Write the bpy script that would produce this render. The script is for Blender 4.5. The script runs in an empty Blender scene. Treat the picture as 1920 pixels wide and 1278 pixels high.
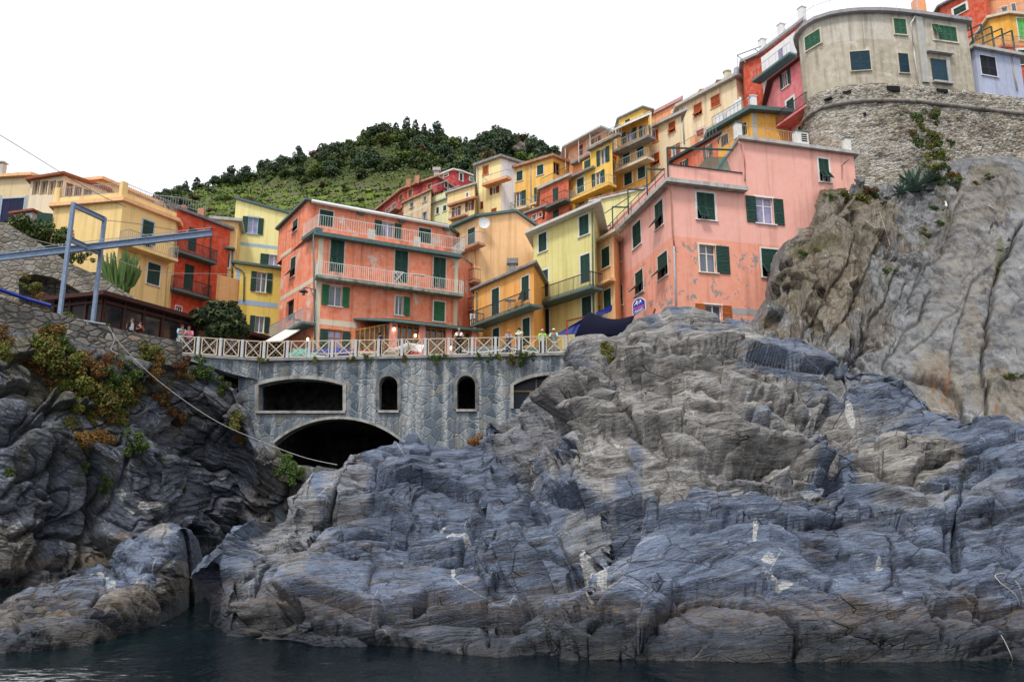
import bpy, bmesh, math, random
import numpy as np
from mathutils import Vector, Matrix
random.seed(7)
R = math.radians
S = bpy.context.scene
COL = S.collection
# ---------------------------------------------------------------- camera, sky, sun, exposure
F_PX, PITCH, CAM_H = 1493.0, R(12.2), 3.0
cam = bpy.data.cameras.new('camera'); cam.sensor_width = 36; cam.lens = 36 * F_PX / 1920
cam.clip_start = 0.1; cam.clip_end = 5000
camo = bpy.data.objects.new('camera', cam); COL.objects.link(camo)
camo.location = (0, 0, CAM_H); camo.rotation_euler = (R(90) + PITCH, 0, 0)
S.camera = camo
SUN_EL, SUN_AZ = R(60), R(207)          # azimuth clockwise from +Y: behind the camera, to the left
W = bpy.data.worlds.new('World'); S.world = W; W.use_nodes = True
wn, wl = W.node_tree.nodes, W.node_tree.links
bg = wn['Background']
sky = wn.new('ShaderNodeTexSky'); sky.sky_type = 'NISHITA'; sky.sun_disc = False
sky.sun_elevation = SUN_EL; sky.sun_rotation = SUN_AZ; sky.dust_density = 6; sky.air_density = 1.0
hs = wn.new('ShaderNodeHueSaturation'); hs.inputs['Saturation'].default_value = 0.12
wl.new(sky.outputs[0], hs.inputs['Color'])
tc = wn.new('ShaderNodeTexCoord'); nz = wn.new('ShaderNodeTexNoise'); nz.inputs['Scale'].default_value = 2.2
nz.inputs['Detail'].default_value = 5
wl.new(tc.outputs['Generated'], nz.inputs['Vector'])
ov = wn.new('ShaderNodeMapRange'); ov.inputs[1].default_value = .3; ov.inputs[2].default_value = .7
ov.inputs[3].default_value = .85; ov.inputs[4].default_value = 1.1
wl.new(nz.outputs['Fac'], ov.inputs[0])
# an overcast deck: most of the blue sky is hidden by an even bright layer of cloud
mx = wn.new('ShaderNodeMix'); mx.data_type = 'RGBA'; mx.inputs['Factor'].default_value = .8
mx.inputs['B'].default_value = (13.0, 13.3, 13.8, 1)
wl.new(hs.outputs[0], mx.inputs['A'])
vm = wn.new('ShaderNodeVectorMath'); vm.operation = 'SCALE'
wl.new(mx.outputs['Result'], vm.inputs[0]); wl.new(ov.outputs[0], vm.inputs['Scale'])
wl.new(vm.outputs[0], bg.inputs['Color']); bg.inputs['Strength'].default_value = 0.062
sun = bpy.data.lights.new('sun', 'SUN'); sun.energy = 1.5; sun.angle = R(10); sun.color = (1, .96, .9)
suno = bpy.data.objects.new('sun', sun); COL.objects.link(suno)
sd = Vector((math.sin(SUN_AZ) * math.cos(SUN_EL), math.cos(SUN_AZ) * math.cos(SUN_EL), math.sin(SUN_EL)))
suno.rotation_euler = sd.to_track_quat('Z', 'Y').to_euler(); suno.location = (0, 0, 150)
S.view_settings.view_transform = 'Standard'; S.view_settings.look = 'None'
S.view_settings.gamma = 1; S.view_settings.exposure = 0.86
S.cycles.max_bounces = 6; S.cycles.diffuse_bounces = 3

# ---------------------------------------------------------------- helpers
CAM = Vector((0, 0, CAM_H)); CP, SP = math.cos(PITCH), math.sin(PITCH)
def ray(px, py):
    a, b = (px - 960) / F_PX, (639 - py) / F_PX
    return Vector((a, CP - b * SP, SP + b * CP))
def at(px, py, Y):
    d = ray(px, py); return CAM + d * (Y / d.y)
def atz(px, py, z):
    d = ray(px, py); return CAM + d * ((z - CAM_H) / d.z)
def proj(p):
    v = p - CAM; f = v.y * CP + v.z * SP; u = v.z * CP - v.y * SP
    return 960 + F_PX * v.x / f, 639 - F_PX * u / f
def tag(o, label=None, cat=None, group=None, kind=None):
    if label: o['label'] = label
    if cat: o['category'] = cat
    if group: o['group'] = group
    if kind: o['kind'] = kind
    return o
BASE = {}
def empty(name, loc, label, cat, group=None):
    o = bpy.data.objects.new(name, None); COL.objects.link(o); o.location = loc
    o.empty_display_size = .3
    BASE[o] = Vector(loc); return tag(o, label, cat, group)
class MB:
    def __init__(s): s.v = []; s.f = []
    def add(s, vs, fs):
        n = len(s.v); s.v += [tuple(v) for v in vs]; s.f += [tuple(i + n for i in f) for f in fs]; return s
    def quad(s, a, b, c, d): return s.add([a, b, c, d], [(0, 1, 2, 3)])
    def box(s, o, x, y, z):
        o, x, y, z = Vector(o), Vector(x), Vector(y), Vector(z)
        v = [o, o + x, o + x + y, o + y]; v += [p + z for p in v]
        return s.add(v, [(3, 2, 1, 0), (4, 5, 6, 7), (0, 1, 5, 4), (1, 2, 6, 5), (2, 3, 7, 6), (3, 0, 4, 7)])
    def cbox(s, c, sx, sy, sz, rz=0):
        ca, sa = math.cos(rz), math.sin(rz)
        x = Vector((ca * sx, sa * sx, 0)); y = Vector((-sa * sy, ca * sy, 0)); z = Vector((0, 0, sz))
        return s.box(Vector(c) - x / 2 - y / 2, x, y, z)
    def bar(s, p, q, r, n=4, r2=None): return s.tube([p, q], r, n, r2)
    def tube(s, pts, r, n=6, r2=None):
        pts = [Vector(p) for p in pts]; m = len(pts); base = len(s.v)
        for i, p in enumerate(pts):
            d = (pts[min(i + 1, m - 1)] - pts[max(i - 1, 0)]).normalized()
            a = d.cross(Vector((0, 0, 1)))
            if a.length < 1e-3: a = Vector((1, 0, 0))
            a.normalize(); b = d.cross(a)
            rr = r if r2 is None else r + (r2 - r) * i / (m - 1)
            for k in range(n):
                t = 2 * math.pi * (k + .5) / n
                s.v.append(tuple(p + a * (rr * math.cos(t)) + b * (rr * math.sin(t))))
        for i in range(m - 1):
            for k in range(n):
                a0 = base + i * n + k; a1 = base + i * n + (k + 1) % n
                s.f.append((a0, a1, a1 + n, a0 + n))
        s.f.append(tuple(base + k for k in range(n))[::-1]); s.f.append(tuple(base + (m - 1) * n + k for k in range(n)))
        return s
    def prism(s, poly, z0, z1):
        n = len(poly); z1 = z1 if isinstance(z1, (list, tuple)) else [z1] * n
        v = [(p[0], p[1], z0) for p in poly] + [(p[0], p[1], z1[i]) for i, p in enumerate(poly)]
        return s.add(v, [tuple(range(n))[::-1], tuple(range(n, 2 * n))] + [(i, (i + 1) % n, n + (i + 1) % n, n + i) for i in range(n)])
    def lathe(s, c, prof, n=12, axis=None):
        base = len(s.v); c = Vector(c)
        for r, z in prof:
            for k in range(n):
                t = 2 * math.pi * k / n; s.v.append((c.x + r * math.cos(t), c.y + r * math.sin(t), c.z + z))
        for i in range(len(prof) - 1):
            for k in range(n):
                a0 = base + i * n + k; a1 = base + i * n + (k + 1) % n; s.f.append((a0, a1, a1 + n, a0 + n))
        s.f.append(tuple(base + k for k in range(n))[::-1]); s.f.append(tuple(base + (len(prof) - 1) * n + k for k in range(n)))
        return s
    def build(s, name, m, parent=None, smooth=False, loc=None, bevel=0, weld=False):
        if parent is not None: b = BASE[parent]
        elif loc is not None: b = Vector(loc)
        else:
            xs = [v[0] for v in s.v]; ys = [v[1] for v in s.v]; zs = [v[2] for v in s.v]
            b = Vector(((min(xs) + max(xs)) / 2, (min(ys) + max(ys)) / 2, min(zs)))
        me = bpy.data.meshes.new(name)
        me.from_pydata([(v[0] - b.x, v[1] - b.y, v[2] - b.z) for v in s.v], [], s.f)
        me.validate(); me.update()
        if weld:
            bm = bmesh.new(); bm.from_mesh(me); bmesh.ops.remove_doubles(bm, verts=bm.verts[:], dist=1e-4); bm.to_mesh(me); bm.free()
        if smooth: me.shade_smooth()
        if m: me.materials.append(m)
        o = bpy.data.objects.new(name, me); COL.objects.link(o)
        if parent is not None: o.parent = parent
        else: o.location = b
        BASE[o] = b
        if bevel:
            md = o.modifiers.new('bevel', 'BEVEL'); md.width = bevel; md.segments = 2; md.limit_method = 'ANGLE'
        return o
def copy_tree(o, parent=None):
    c = o.copy(); COL.objects.link(c); c.parent = parent
    for ch in list(o.children): copy_tree(ch, c)
    return c

# ---------------------------------------------------------------- materials
def lin(r, g, b, k=.93):
    f = lambda c: (c / 255 / 12.92 if c / 255 <= .04045 else ((c / 255 + .055) / 1.055) ** 2.4)
    return tuple(min(f(c) * k, .86) for c in (r, g, b)) + (1,)
class NT:
    def __init__(s, name, rough=.85, spec=.3):
        s.m = bpy.data.materials.new(name); s.m.use_nodes = True
        s.n, s.l = s.m.node_tree.nodes, s.m.node_tree.links
        s.b = s.n['Principled BSDF']; s.b.inputs['Roughness'].default_value = rough
        s.b.inputs['Specular IOR Level'].default_value = spec
        s.tc = s.n.new('ShaderNodeTexCoord'); s.obj = s.tc.outputs['Object']
    def map(s, scale=(1, 1, 1), rot=(0, 0, 0), src=None):
        m = s.n.new('ShaderNodeMapping'); m.inputs['Scale'].default_value = scale; m.inputs['Rotation'].default_value = rot
        s.l.new(src or s.obj, m.inputs['Vector']); return m.outputs[0]
    def bed(s, scale, n, wk=.45):
        n = Vector(n).normalized(); a = n.cross(Vector((0, 1, 0))).normalized(); b = n.cross(a)
        m = s.n.new('ShaderNodeMapping'); m.vector_type = 'TEXTURE'; m.inputs['Scale'].default_value = [1 / q for q in scale]
        m.inputs['Rotation'].default_value = Matrix((a, b, n)).transposed().to_euler(); s.l.new(s.obj, m.inputs['Vector'])
        w = s.n.new('ShaderNodeTexNoise'); w.inputs['Scale'].default_value = .35; w.inputs['Detail'].default_value = 3; s.l.new(s.obj, w.inputs['Vector'])
        o = s.n.new('ShaderNodeVectorMath'); o.operation = 'MULTIPLY_ADD'; o.inputs[1].default_value = [wk * q for q in scale]
        s.l.new(w.outputs['Color'], o.inputs[0]); s.l.new(m.outputs[0], o.inputs[2]); return o.outputs[0]
    def noise(s, scale, detail=4, rough=.55, vec=None, dist=0):
        t = s.n.new('ShaderNodeTexNoise'); t.inputs['Scale'].default_value = scale; t.inputs['Detail'].default_value = detail
        t.inputs['Roughness'].default_value = rough; t.inputs['Distortion'].default_value = dist
        s.l.new(vec or s.obj, t.inputs['Vector']); return t.outputs['Fac']
    def voro(s, scale, feature='F1', vec=None, out='Distance', rnd=1):
        t = s.n.new('ShaderNodeTexVoronoi'); t.feature = feature; t.inputs['Scale'].default_value = scale
        t.inputs['Randomness'].default_value = rnd
        s.l.new(vec or s.obj, t.inputs['Vector']); return t.outputs[out]
    def rng(s, v, a, b, c=0, d=1):
        t = s.n.new('ShaderNodeMapRange')
        for i, x in enumerate((a, b, c, d)): t.inputs[i + 1].default_value = x
        s.l.new(v, t.inputs[0]); return t.outputs[0]
    def math(s, op, a, b=None, c=None):
        t = s.n.new('ShaderNodeMath'); t.operation = op
        for i, x in enumerate((a, b, c)):
            if x is None: continue
            if isinstance(x, (int, float)): t.inputs[i].default_value = x
            else: s.l.new(x, t.inputs[i])
        return t.outputs[0]
    def mix(s, f, a, b, mode='MIX'):
        t = s.n.new('ShaderNodeMix'); t.data_type = 'RGBA'; t.blend_type = mode
        for k, x in (('Factor', f), ('A', a), ('B', b)):
            if isinstance(x, (int, float)): t.inputs[k].default_value = x if k == 'Factor' else (x, x, x, 1)
            elif isinstance(x, tuple): t.inputs[k].default_value = x
            else: s.l.new(x, t.inputs[k])
        return t.outputs['Result']
    def attr(s, name):
        t = s.n.new('ShaderNodeAttribute'); t.attribute_name = name; return t.outputs['Fac']
    def sep(s, vec=None):
        t = s.n.new('ShaderNodeSeparateXYZ'); s.l.new(vec or s.obj, t.inputs[0]); return t.outputs
    def bump(s, h, strength=.3, dist=.05, prev=None):
        t = s.n.new('ShaderNodeBump'); t.inputs['Strength'].default_value = strength; t.inputs['Distance'].default_value = dist
        s.l.new(h, t.inputs['Height'])
        if prev: s.l.new(prev, t.inputs['Normal'])
        return t.outputs[0]
    def done(s, col, bump=None):
        if isinstance(col, tuple): s.b.inputs['Base Color'].default_value = col
        else: s.l.new(col, s.b.inputs['Base Color'])
        if bump: s.l.new(bump, s.b.inputs['Normal'])
        return s.m
def sc(c, k): return (c[0] * k, c[1] * k, c[2] * k, 1)
def mat_plain(name, c, rough=.6, var=.12, metal=0, spec=.2):
    t = NT(name, rough, spec); t.b.inputs['Metallic'].default_value = metal
    n = t.noise(6, 5, .6)
    n2 = t.noise(90, 2)
    col = t.mix(t.rng(n, .3, .7), sc(c, 1 - var), sc(c, 1 + var))
    return t.done(col, t.bump(n2, .1, .01))
def mat_stucco(name, c, stain=.5, c2=None, zsplit=None, peel=0, peelc=None, patch=0):
    t = NT(name, .9, .15)
    big = t.noise(.35, 5, .6); mid = t.noise(2.3, 6, .65); fine = t.noise(38, 3)
    streak = t.noise(1, 5, .6, t.map((2.2, 2.2, .12)))
    base = c
    if c2 is not None:
        z = t.sep()[2]
        zz = t.math('ADD', z, t.math('MULTIPLY', t.math('SUBTRACT', t.noise(1.2, 3), .5), .12))
        base = t.mix(t.rng(zz, zsplit - .02, zsplit + .02), c2, c)
    col = t.mix(t.rng(big, .3, .7, 0, .55 * stain), base, t.mix(1, base, (.80, .78, .76, 1), 'MULTIPLY'))
    col = t.mix(t.rng(mid, .35, .75, 0, .5 * stain), col, t.mix(.45, col, (.85, .80, .74, 1)))
    col = t.mix(t.rng(streak, .50, .74, 0, .9 * stain), col, t.mix(1, col, (.60, .57, .55, 1), 'MULTIPLY'))
    h = t.math('ADD', t.math('MULTIPLY', fine, .4), mid)
    if peel:
        pn = t.noise(1.1, 8, .72, None, .4)
        if zsplit is not None:
            pn = t.math('MULTIPLY', pn, t.rng(t.sep()[2], zsplit - .3, zsplit + .25, 1, .55))
        pm = t.rng(pn, peel, peel + .025)
        pc = t.mix(t.noise(5, 4), peelc or (.42, .40, .39, 1), (.30, .28, .27, 1))
        col = t.mix(pm, col, pc); h = t.math('SUBTRACT', h, t.math('MULTIPLY', pm, .8))
    if patch:
        pm = t.rng(t.noise(.55, 6, .62, None, .3), patch, patch + .07, 0, .8)
        col = t.mix(pm, col, (.62, .56, .50, 1))
    return t.done(col, t.bump(h, .3, .03))
# ---------------------------------------------------------------- numpy noise and rock lofts
_rs = np.random.RandomState(11)
_G = _rs.normal(size=(256, 3)); _G /= np.linalg.norm(_G, axis=1)[:, None]
_P = _rs.permutation(256); _P = np.concatenate([_P, _P, _P])
_RND = _rs.rand(256, 4)
def perlin(p):
    i = np.floor(p).astype(np.int64); f = p - i; i &= 255
    u = f * f * f * (f * (f * 6 - 15) + 10)
    out = None
    def g(dx, dy, dz):
        h = _P[_P[_P[(i[:, 0] + dx) & 255] + ((i[:, 1] + dy) & 255)] + ((i[:, 2] + dz) & 255)]
        q = _G[h]
        return q[:, 0] * (f[:, 0] - dx) + q[:, 1] * (f[:, 1] - dy) + q[:, 2] * (f[:, 2] - dz)
    L = lambda a, b, t: a + (b - a) * t
    x0 = L(L(g(0, 0, 0), g(1, 0, 0), u[:, 0]), L(g(0, 1, 0), g(1, 1, 0), u[:, 0]), u[:, 1])
    x1 = L(L(g(0, 0, 1), g(1, 0, 1), u[:, 0]), L(g(0, 1, 1), g(1, 1, 1), u[:, 0]), u[:, 1])
    return L(x0, x1, u[:, 2]) * 1.6
def fbm(p, o=4, r=.5):
    s = 0; a = 1; p = p.copy()
    for _ in range(o): s = s + a * perlin(p); p = p * 2.03 + 17.3; a *= r
    return s
def worley(p):
    i = np.floor(p).astype(np.int64); f = p - i
    f1 = np.full(len(p), 9.); f2 = np.full(len(p), 9.); idd = np.zeros(len(p), np.int64); dl = np.zeros(p.shape)
    for dx in (-1, 0, 1):
        for dy in (-1, 0, 1):
            for dz in (-1, 0, 1):
                h = _P[_P[_P[(i[:, 0] + dx) & 255] + ((i[:, 1] + dy) & 255)] + ((i[:, 2] + dz) & 255)]
                q = _RND[h]
                v = f - q[:, :3] - np.array([dx, dy, dz]); d = (v * v).sum(1)
                c = d < f1
                f2 = np.where(c, f1, np.minimum(f2, d)); idd = np.where(c, h, idd); f1 = np.where(c, d, f1); dl = np.where(c[:, None], v, dl)
    return np.sqrt(f1), np.sqrt(f2), idd, dl
def sstep(x, a, b):
    t = np.clip((x - a) / (b - a), 0, 1); return t * t * (3 - 2 * t)
def proj_np(p):
    x, y, z = p[:, 0], p[:, 1], p[:, 2] - CAM_H
    f = y * CP + z * SP; u = z * CP - y * SP
    return 960 + F_PX * x / f, 639 - F_PX * u / f
def polydist(px, py, line):
    d = np.full(len(px), 1e9); side = np.zeros(len(px)); tt = np.zeros(len(px))
    for k in range(len(line) - 1):
        ax, ay = line[k]; bx, by = line[k + 1]
        vx, vy = bx - ax, by - ay; l2 = vx * vx + vy * vy
        t = np.clip(((px - ax) * vx + (py - ay) * vy) / l2, 0, 1)
        ex, ey = px - ax - t * vx, py - ay - t * vy
        dd = np.hypot(ex, ey); c = dd < d
        d = np.where(c, dd, d); side = np.where(c, vx * ey - vy * ex, side)
    return d, side     # side > 0: below a line drawn left to right
def catmull(K, t):     # K: (k, n, 3), t in [0, k-1]
    k = len(K); out = np.zeros((len(t),) + K.shape[1:])
    for j, x in enumerate(t):
        i = min(int(x), k - 2); f = x - i
        p0, p1, p2, p3 = K[max(i - 1, 0)], K[i], K[i + 1], K[min(i + 2, k - 1)]
        out[j] = .5 * (2 * p1 + (p2 - p0) * f + (2 * p0 - 5 * p1 + 4 * p2 - p3) * f * f + (3 * p1 - p0 - 3 * p2 + p3) * f ** 3)
    return out
def loft_pts(contours, xs):
    """contours: lists of (px, py, Y); Y None means 'on the water'."""
    rows = []
    for c in contours:
        a = np.array([[q[0], q[1], (atz(q[0], q[1], -.5).y if q[2] is None else q[2])] for q in c], float)
        py = np.interp(xs, a[:, 0], a[:, 1]); Y = np.interp(xs, a[:, 0], a[:, 2])
        rows.append([tuple(at(x, y, d)) for x, y, d in zip(xs, py, Y)])
    return np.array(rows)
def grid_mesh(name, P, m, attrs=None, smooth=True, loc=(0, 0, 0)):
    nv, nu = P.shape[:2]
    v = P.reshape(-1, 3) - np.array(loc)
    idx = np.arange(nv * nu).reshape(nv, nu)
    q = np.stack([idx[:-1, :-1], idx[:-1, 1:], idx[1:, 1:], idx[1:, :-1]], -1).reshape(-1, 4)
    me = bpy.data.meshes.new(name)
    me.vertices.add(len(v)); me.vertices.foreach_set('co', v.ravel().astype(np.float32))
    me.loops.add(q.size); me.loops.foreach_set('vertex_index', q.ravel().astype(np.int32))
    me.polygons.add(len(q)); me.polygons.foreach_set('loop_start', (np.arange(len(q)) * 4).astype(np.int32))
    me.polygons.foreach_set('loop_total', np.full(len(q), 4, np.int32))
    me.update(calc_edges=True)
    if smooth: me.shade_smooth()
    for k, a in (attrs or {}).items():
        at_ = me.attributes.new(k, 'FLOAT', 'POINT'); at_.data.foreach_set('value', a.ravel().astype(np.float32))
    me.materials.append(m)
    o = bpy.data.objects.new(name, me); COL.objects.link(o); o.location = loc; BASE[o] = Vector(loc)
    return o
def normals(P):
    du = np.gradient(P, axis=1); dv = np.gradient(P, axis=0)
    n = np.cross(du, dv); n /= np.linalg.norm(n, axis=2)[..., None] + 1e-9
    return n
def rock_disp(p, bed, amp, seed=0, T=(1.7, .55, .17), blocks=(3.2, 3.2, 1.5), blk=.45, cell=.5, fine=.06, warpk=1.):
    """bedded rock: layers of uneven thickness along the bedding normal, joint blocks, cracks."""
    n = np.array(bed, float); n /= np.linalg.norm(n)
    a = np.cross(n, [0, 1, 0]); a /= np.linalg.norm(a); b = np.cross(n, a)
    p = p + seed * 31.7
    u, v, w = p @ a, p @ b, p @ n
    q = np.stack([u, v, w], 1)
    warp = (fbm(q * .13 + 3.1, 3) * 1.5 + perlin(q * .5) * .22) * warpk
    w = w + warp
    d = fbm(q * .2 + 9, 3) * amp * .6
    for T_, A in zip(T, (.62, .20, .06)):
        ww = w / T_ + perlin(np.stack([u * .2, v * .2, w * .1 / T_], 1)) * .55
        k = np.floor(ww); f = ww - k
        lat = np.stack([u * .16 / T_ ** .4, v * .16 / T_ ** .4, k * 7.31], 1)
        h0 = perlin(lat); h1 = perlin(lat + [0, 0, 7.31]); s = sstep(f, .93, 1.)
        pres = sstep(perlin(np.stack([u * .2, v * .2, w * .2], 1) + T_ * 9), -.3, .3)
        saw0 = (f - .5) * np.where(h0 > 0, 1.25, -1.25); saw1 = -.5 * np.where(h1 > 0, 1.25, -1.25)
        d = d + amp * A * pres * ((h0 + saw0) * (1 - s) + (h1 + saw1) * s - .25 * np.exp(-((f - .975) / .022) ** 2))
    bw = fbm(q * .5 + 5, 2) * .25
    for k, (g, wz, am) in enumerate(((.62, .62, 1.5), (1.3, 1.3, .55), (3.2, 2.6, .16))):
        c = np.stack([u / blocks[0] * g, v / blocks[1] * g, w / blocks[2] * wz], 1) + (bw * (.8 + .4 * k))[:, None] + k * 11.3
        f1, f2, idd, dl = worley(c)
        e = f2 - f1; tilt = (dl * (_RND[idd, :3] - .5) * [1.0, 1.0, 1.9]).sum(1)
        d = d + amp * blk * am * ((_RND[idd, 3] - .5) * 1.5 + tilt * 2.1 - cell * (1.1, .8, .4)[k] * np.exp(-e / (.010 + .010 * k)))
    st = np.stack([u * 1.1, v * 1.1, w * 5.5], 1)
    d = d + fine * (fbm(st, 4, .55)) + fine * .5 * fbm(p * 4., 2)
    return d
def grooves(px, py, lines, scale=1.):
    """lines: (polyline, depth, width px, step): a crack, plus a step that pushes one side out."""
    d = np.zeros(len(px))
    wob = perlin(np.stack([px * .02, py * .02, px * 0], 1)) * 9
    wob2 = perlin(np.stack([px * .07, py * .07, px * 0 + 5], 1)) * 4
    for ln, dep, w, step in lines:
        ds, side = polydist(px + wob + wob2, py + wob - wob2, ln)
        d -= 1.35 * dep * np.exp(-(ds / (w * .58)) ** 1.2)
        if step:
            sg = np.where(side > 0, -1., .55)      # above the line bulges, below is cut back
            d += step * sg * np.exp(-ds / 16.) * sstep(ds, 0, 3)
    return d * scale
def blobs(px, py, E, nscale=.035, namp=.9):
    m = np.zeros(len(px)); n = fbm(np.stack([px * nscale, py * nscale, px * 0 + 2], 1), 4, .6) * namp
    for (x, y, a, b, k) in E:
        r = ((px - x) / a) ** 2 + ((py - y) / b) ** 2
        m = np.maximum(m, k * sstep(1.25 - r + n, 0, .7))
    return m
# ---------------------------------------------------------------- rock materials
def mat_rock(name, blue, brown, rot, wet=True, streak=1., lichen=.5, bmp=.24, wk=.45):
    t = NT(name, .78, .3)
    v = t.obj; lay = t.bed((.8, .8, 4.2), rot, wk); lay2 = t.bed((1.3, 1.3, 15), rot, wk); rough_ = t.math('SUBTRACT', 1, t.math('MULTIPLY', t.attr('calm'), .62))
    n1 = t.noise(.5, 7, .62, v, .3); n2 = t.noise(1., 7, .68, lay, .4); n3 = t.noise(1.2, 6, .72, lay2, .3); n4 = t.noise(9, 6, .7, v)
    vor = t.voro(.8, 'DISTANCE_TO_EDGE', t.bed((.75, .9, 2.6), rot)); vor2 = t.voro(1.1, 'DISTANCE_TO_EDGE', t.bed((1.6, 2.2, 9), rot))
    mod = t.math('MULTIPLY', rough_, t.rng(t.noise(.33, 4, .6, t.map((1, 1, 1), (2, 1, 0))), .38, .62, .25, 1.15)); pres = t.rng(t.noise(.45, 4, .6), .45, .6); pres2 = t.rng(t.noise(.7, 4, .6, t.map((1, 1, 1), (1, 1, 1))), .42, .6)
    b1 = t.mix(t.rng(n1, .3, .7), sc(blue, .58), sc(blue, 1.3))
    b2 = t.mix(t.rng(n1, .3, .7), sc(brown, .66), sc(brown, 1.28))
    br = t.attr('brown')
    f = t.rng(t.math('ADD', br, t.math('ADD', t.math('MULTIPLY', t.math('SUBTRACT', n2, .5), 1.6), t.math('MULTIPLY', t.math('SUBTRACT', n3, .5), .9))), .05, .95)
    col = t.mix(f, b1, b2)
    col = t.mix(t.math('MULTIPLY', rough_, t.rng(n2, .48, .62, 0, .95 * streak)), col, t.mix(1, col, (.36, .36, .39, 1), 'MULTIPLY'))
    col = t.mix(t.math('MULTIPLY', mod, t.rng(n3, .53, .66, 0, .65 * streak)), col, t.mix(.6, col, (.50, .49, .47, 1)))
    col = t.mix(t.math('MULTIPLY', mod, t.rng(n3, .34, .46, .8 * streak, 0)), col, t.mix(1, col, (.36, .35, .36, 1), 'MULTIPLY'))
    crk = t.math('MAXIMUM', t.math('MULTIPLY', t.math('MULTIPLY', t.rng(vor, .0, .018, 1, 0), rough_), pres), t.math('MULTIPLY', t.math('MULTIPLY', t.rng(vor2, 0, .03, .8, 0), rough_), pres2))
    col = t.mix(t.math('MULTIPLY', crk, .85), col, (.012, .012, .013, 1))
    rust = t.rng(t.math('MULTIPLY', t.noise(.8, 6, .7, lay), t.noise(.3, 3)), .34, .44, 0, .35)
    col = t.mix(rust, col, (.26, .15, .06, 1))
    wn_ = t.math('ADD', t.attr('white'), t.math('MULTIPLY', t.math('SUBTRACT', n4, .5), 1.1))
    wb = t.math('MULTIPLY', t.rng(wn_, .50, .68), t.rng(t.noise(4.5, 6, .75, lay), .38, .52))
    col = t.mix(wb, col, (.52, .51, .49, 1))
    vein = t.math('MULTIPLY', t.rng(t.voro(.33, 'DISTANCE_TO_EDGE', t.map((1, 1, 1), (.4, .9, .3))), 0, .008, 1, 0), t.rng(n1, .52, .6))
    col = t.mix(t.math('MULTIPLY', vein, .7), col, (.55, .54, .53, 1))
    dots = t.math('MULTIPLY', t.rng(t.noise(14, 3, .6), .68, .74), t.rng(n1, .45, .65, 0, lichen))
    col = t.mix(dots, col, (.46, .44, .41, 1))
    dk = t.math('MULTIPLY', t.attr('calm'), t.rng(t.noise(1, 6, .65, t.map((1.6, 1.6, .13))), .47, .61, 0, .95)); col = t.mix(dk, col, t.mix(1, col, (.40, .39, .42, 1), 'MULTIPLY'))
    tn_ = t.math('MULTIPLY', t.attr('calm'), t.rng(t.noise(1, 5, .6, t.map((.9, .9, .2), (0, 0, 1))), .50, .66, 0, .6)); col = t.mix(tn_, col, (.20, .185, .16, 1))
    col = t.mix(t.math('MULTIPLY', t.attr('rust'), t.rng(n4, .3, .5, 0, .8)), col, (.19, .075, .02, 1))
    gr = t.math('MULTIPLY', t.attr('green'), t.rng(n4, .40, .55))
    col = t.mix(gr, col, t.mix(n2, (.035, .05, .012, 1), (.10, .075, .02, 1)))
    h = t.math('MULTIPLY', rough_, t.math('SUBTRACT', t.math('MULTIPLY', n3, .5), t.math('MULTIPLY', n2, .9))); h = t.math('ADD', h, t.math('MULTIPLY', n4, .3))
    h = t.math('SUBTRACT', h, t.math('MULTIPLY', crk, .45))
    col = t.mix(1, col, t.mix(t.rng(t.noise(17, 6, .75), .3, .7), (.72, .72, .72, 1), (1.25, 1.25, 1.25, 1)), 'MULTIPLY')
    if wet:
        z = t.sep()[2]
        zz = t.math('ADD', z, t.math('MULTIPLY', t.math('SUBTRACT', n1, .5), 1.6))
        wm = t.rng(zz, .3, 1.15, 1, 0)
        col = t.mix(wm, col, t.mix(1, col, (.34, .31, .27, 1), 'MULTIPLY'))
        alg = t.math('MULTIPLY', t.rng(zz, .45, .8, 0, 1), t.rng(zz, .8, 1.3, 1, 0))
        col = t.mix(t.math('MULTIPLY', alg, t.rng(n4, .4, .6, 0, .6)), col, (.20, .13, .06, 1))
        t.l.new(t.rng(wm, 0, 1, .78, .42), t.b.inputs['Roughness'])
    return t.done(col, t.bump(h, .9, bmp))

M_ROCK = mat_rock('slate_rock', (.142, .180, .262, 1), (.335, .315, .288, 1), (-.14, .22, .95))
M_CLIFF_L = mat_rock('dark_slate_rock', (.125, .140, .180, 1), (.23, .205, .165, 1), (.55, -.25, .75))
M_CLIFF_R = mat_rock('pale_cliff_rock', (.185, .19, .198, 1), (.16, .125, .08, 1), (-.80, -.32, .50), wet=False, streak=1.0, bmp=.16, wk=.10)

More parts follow.
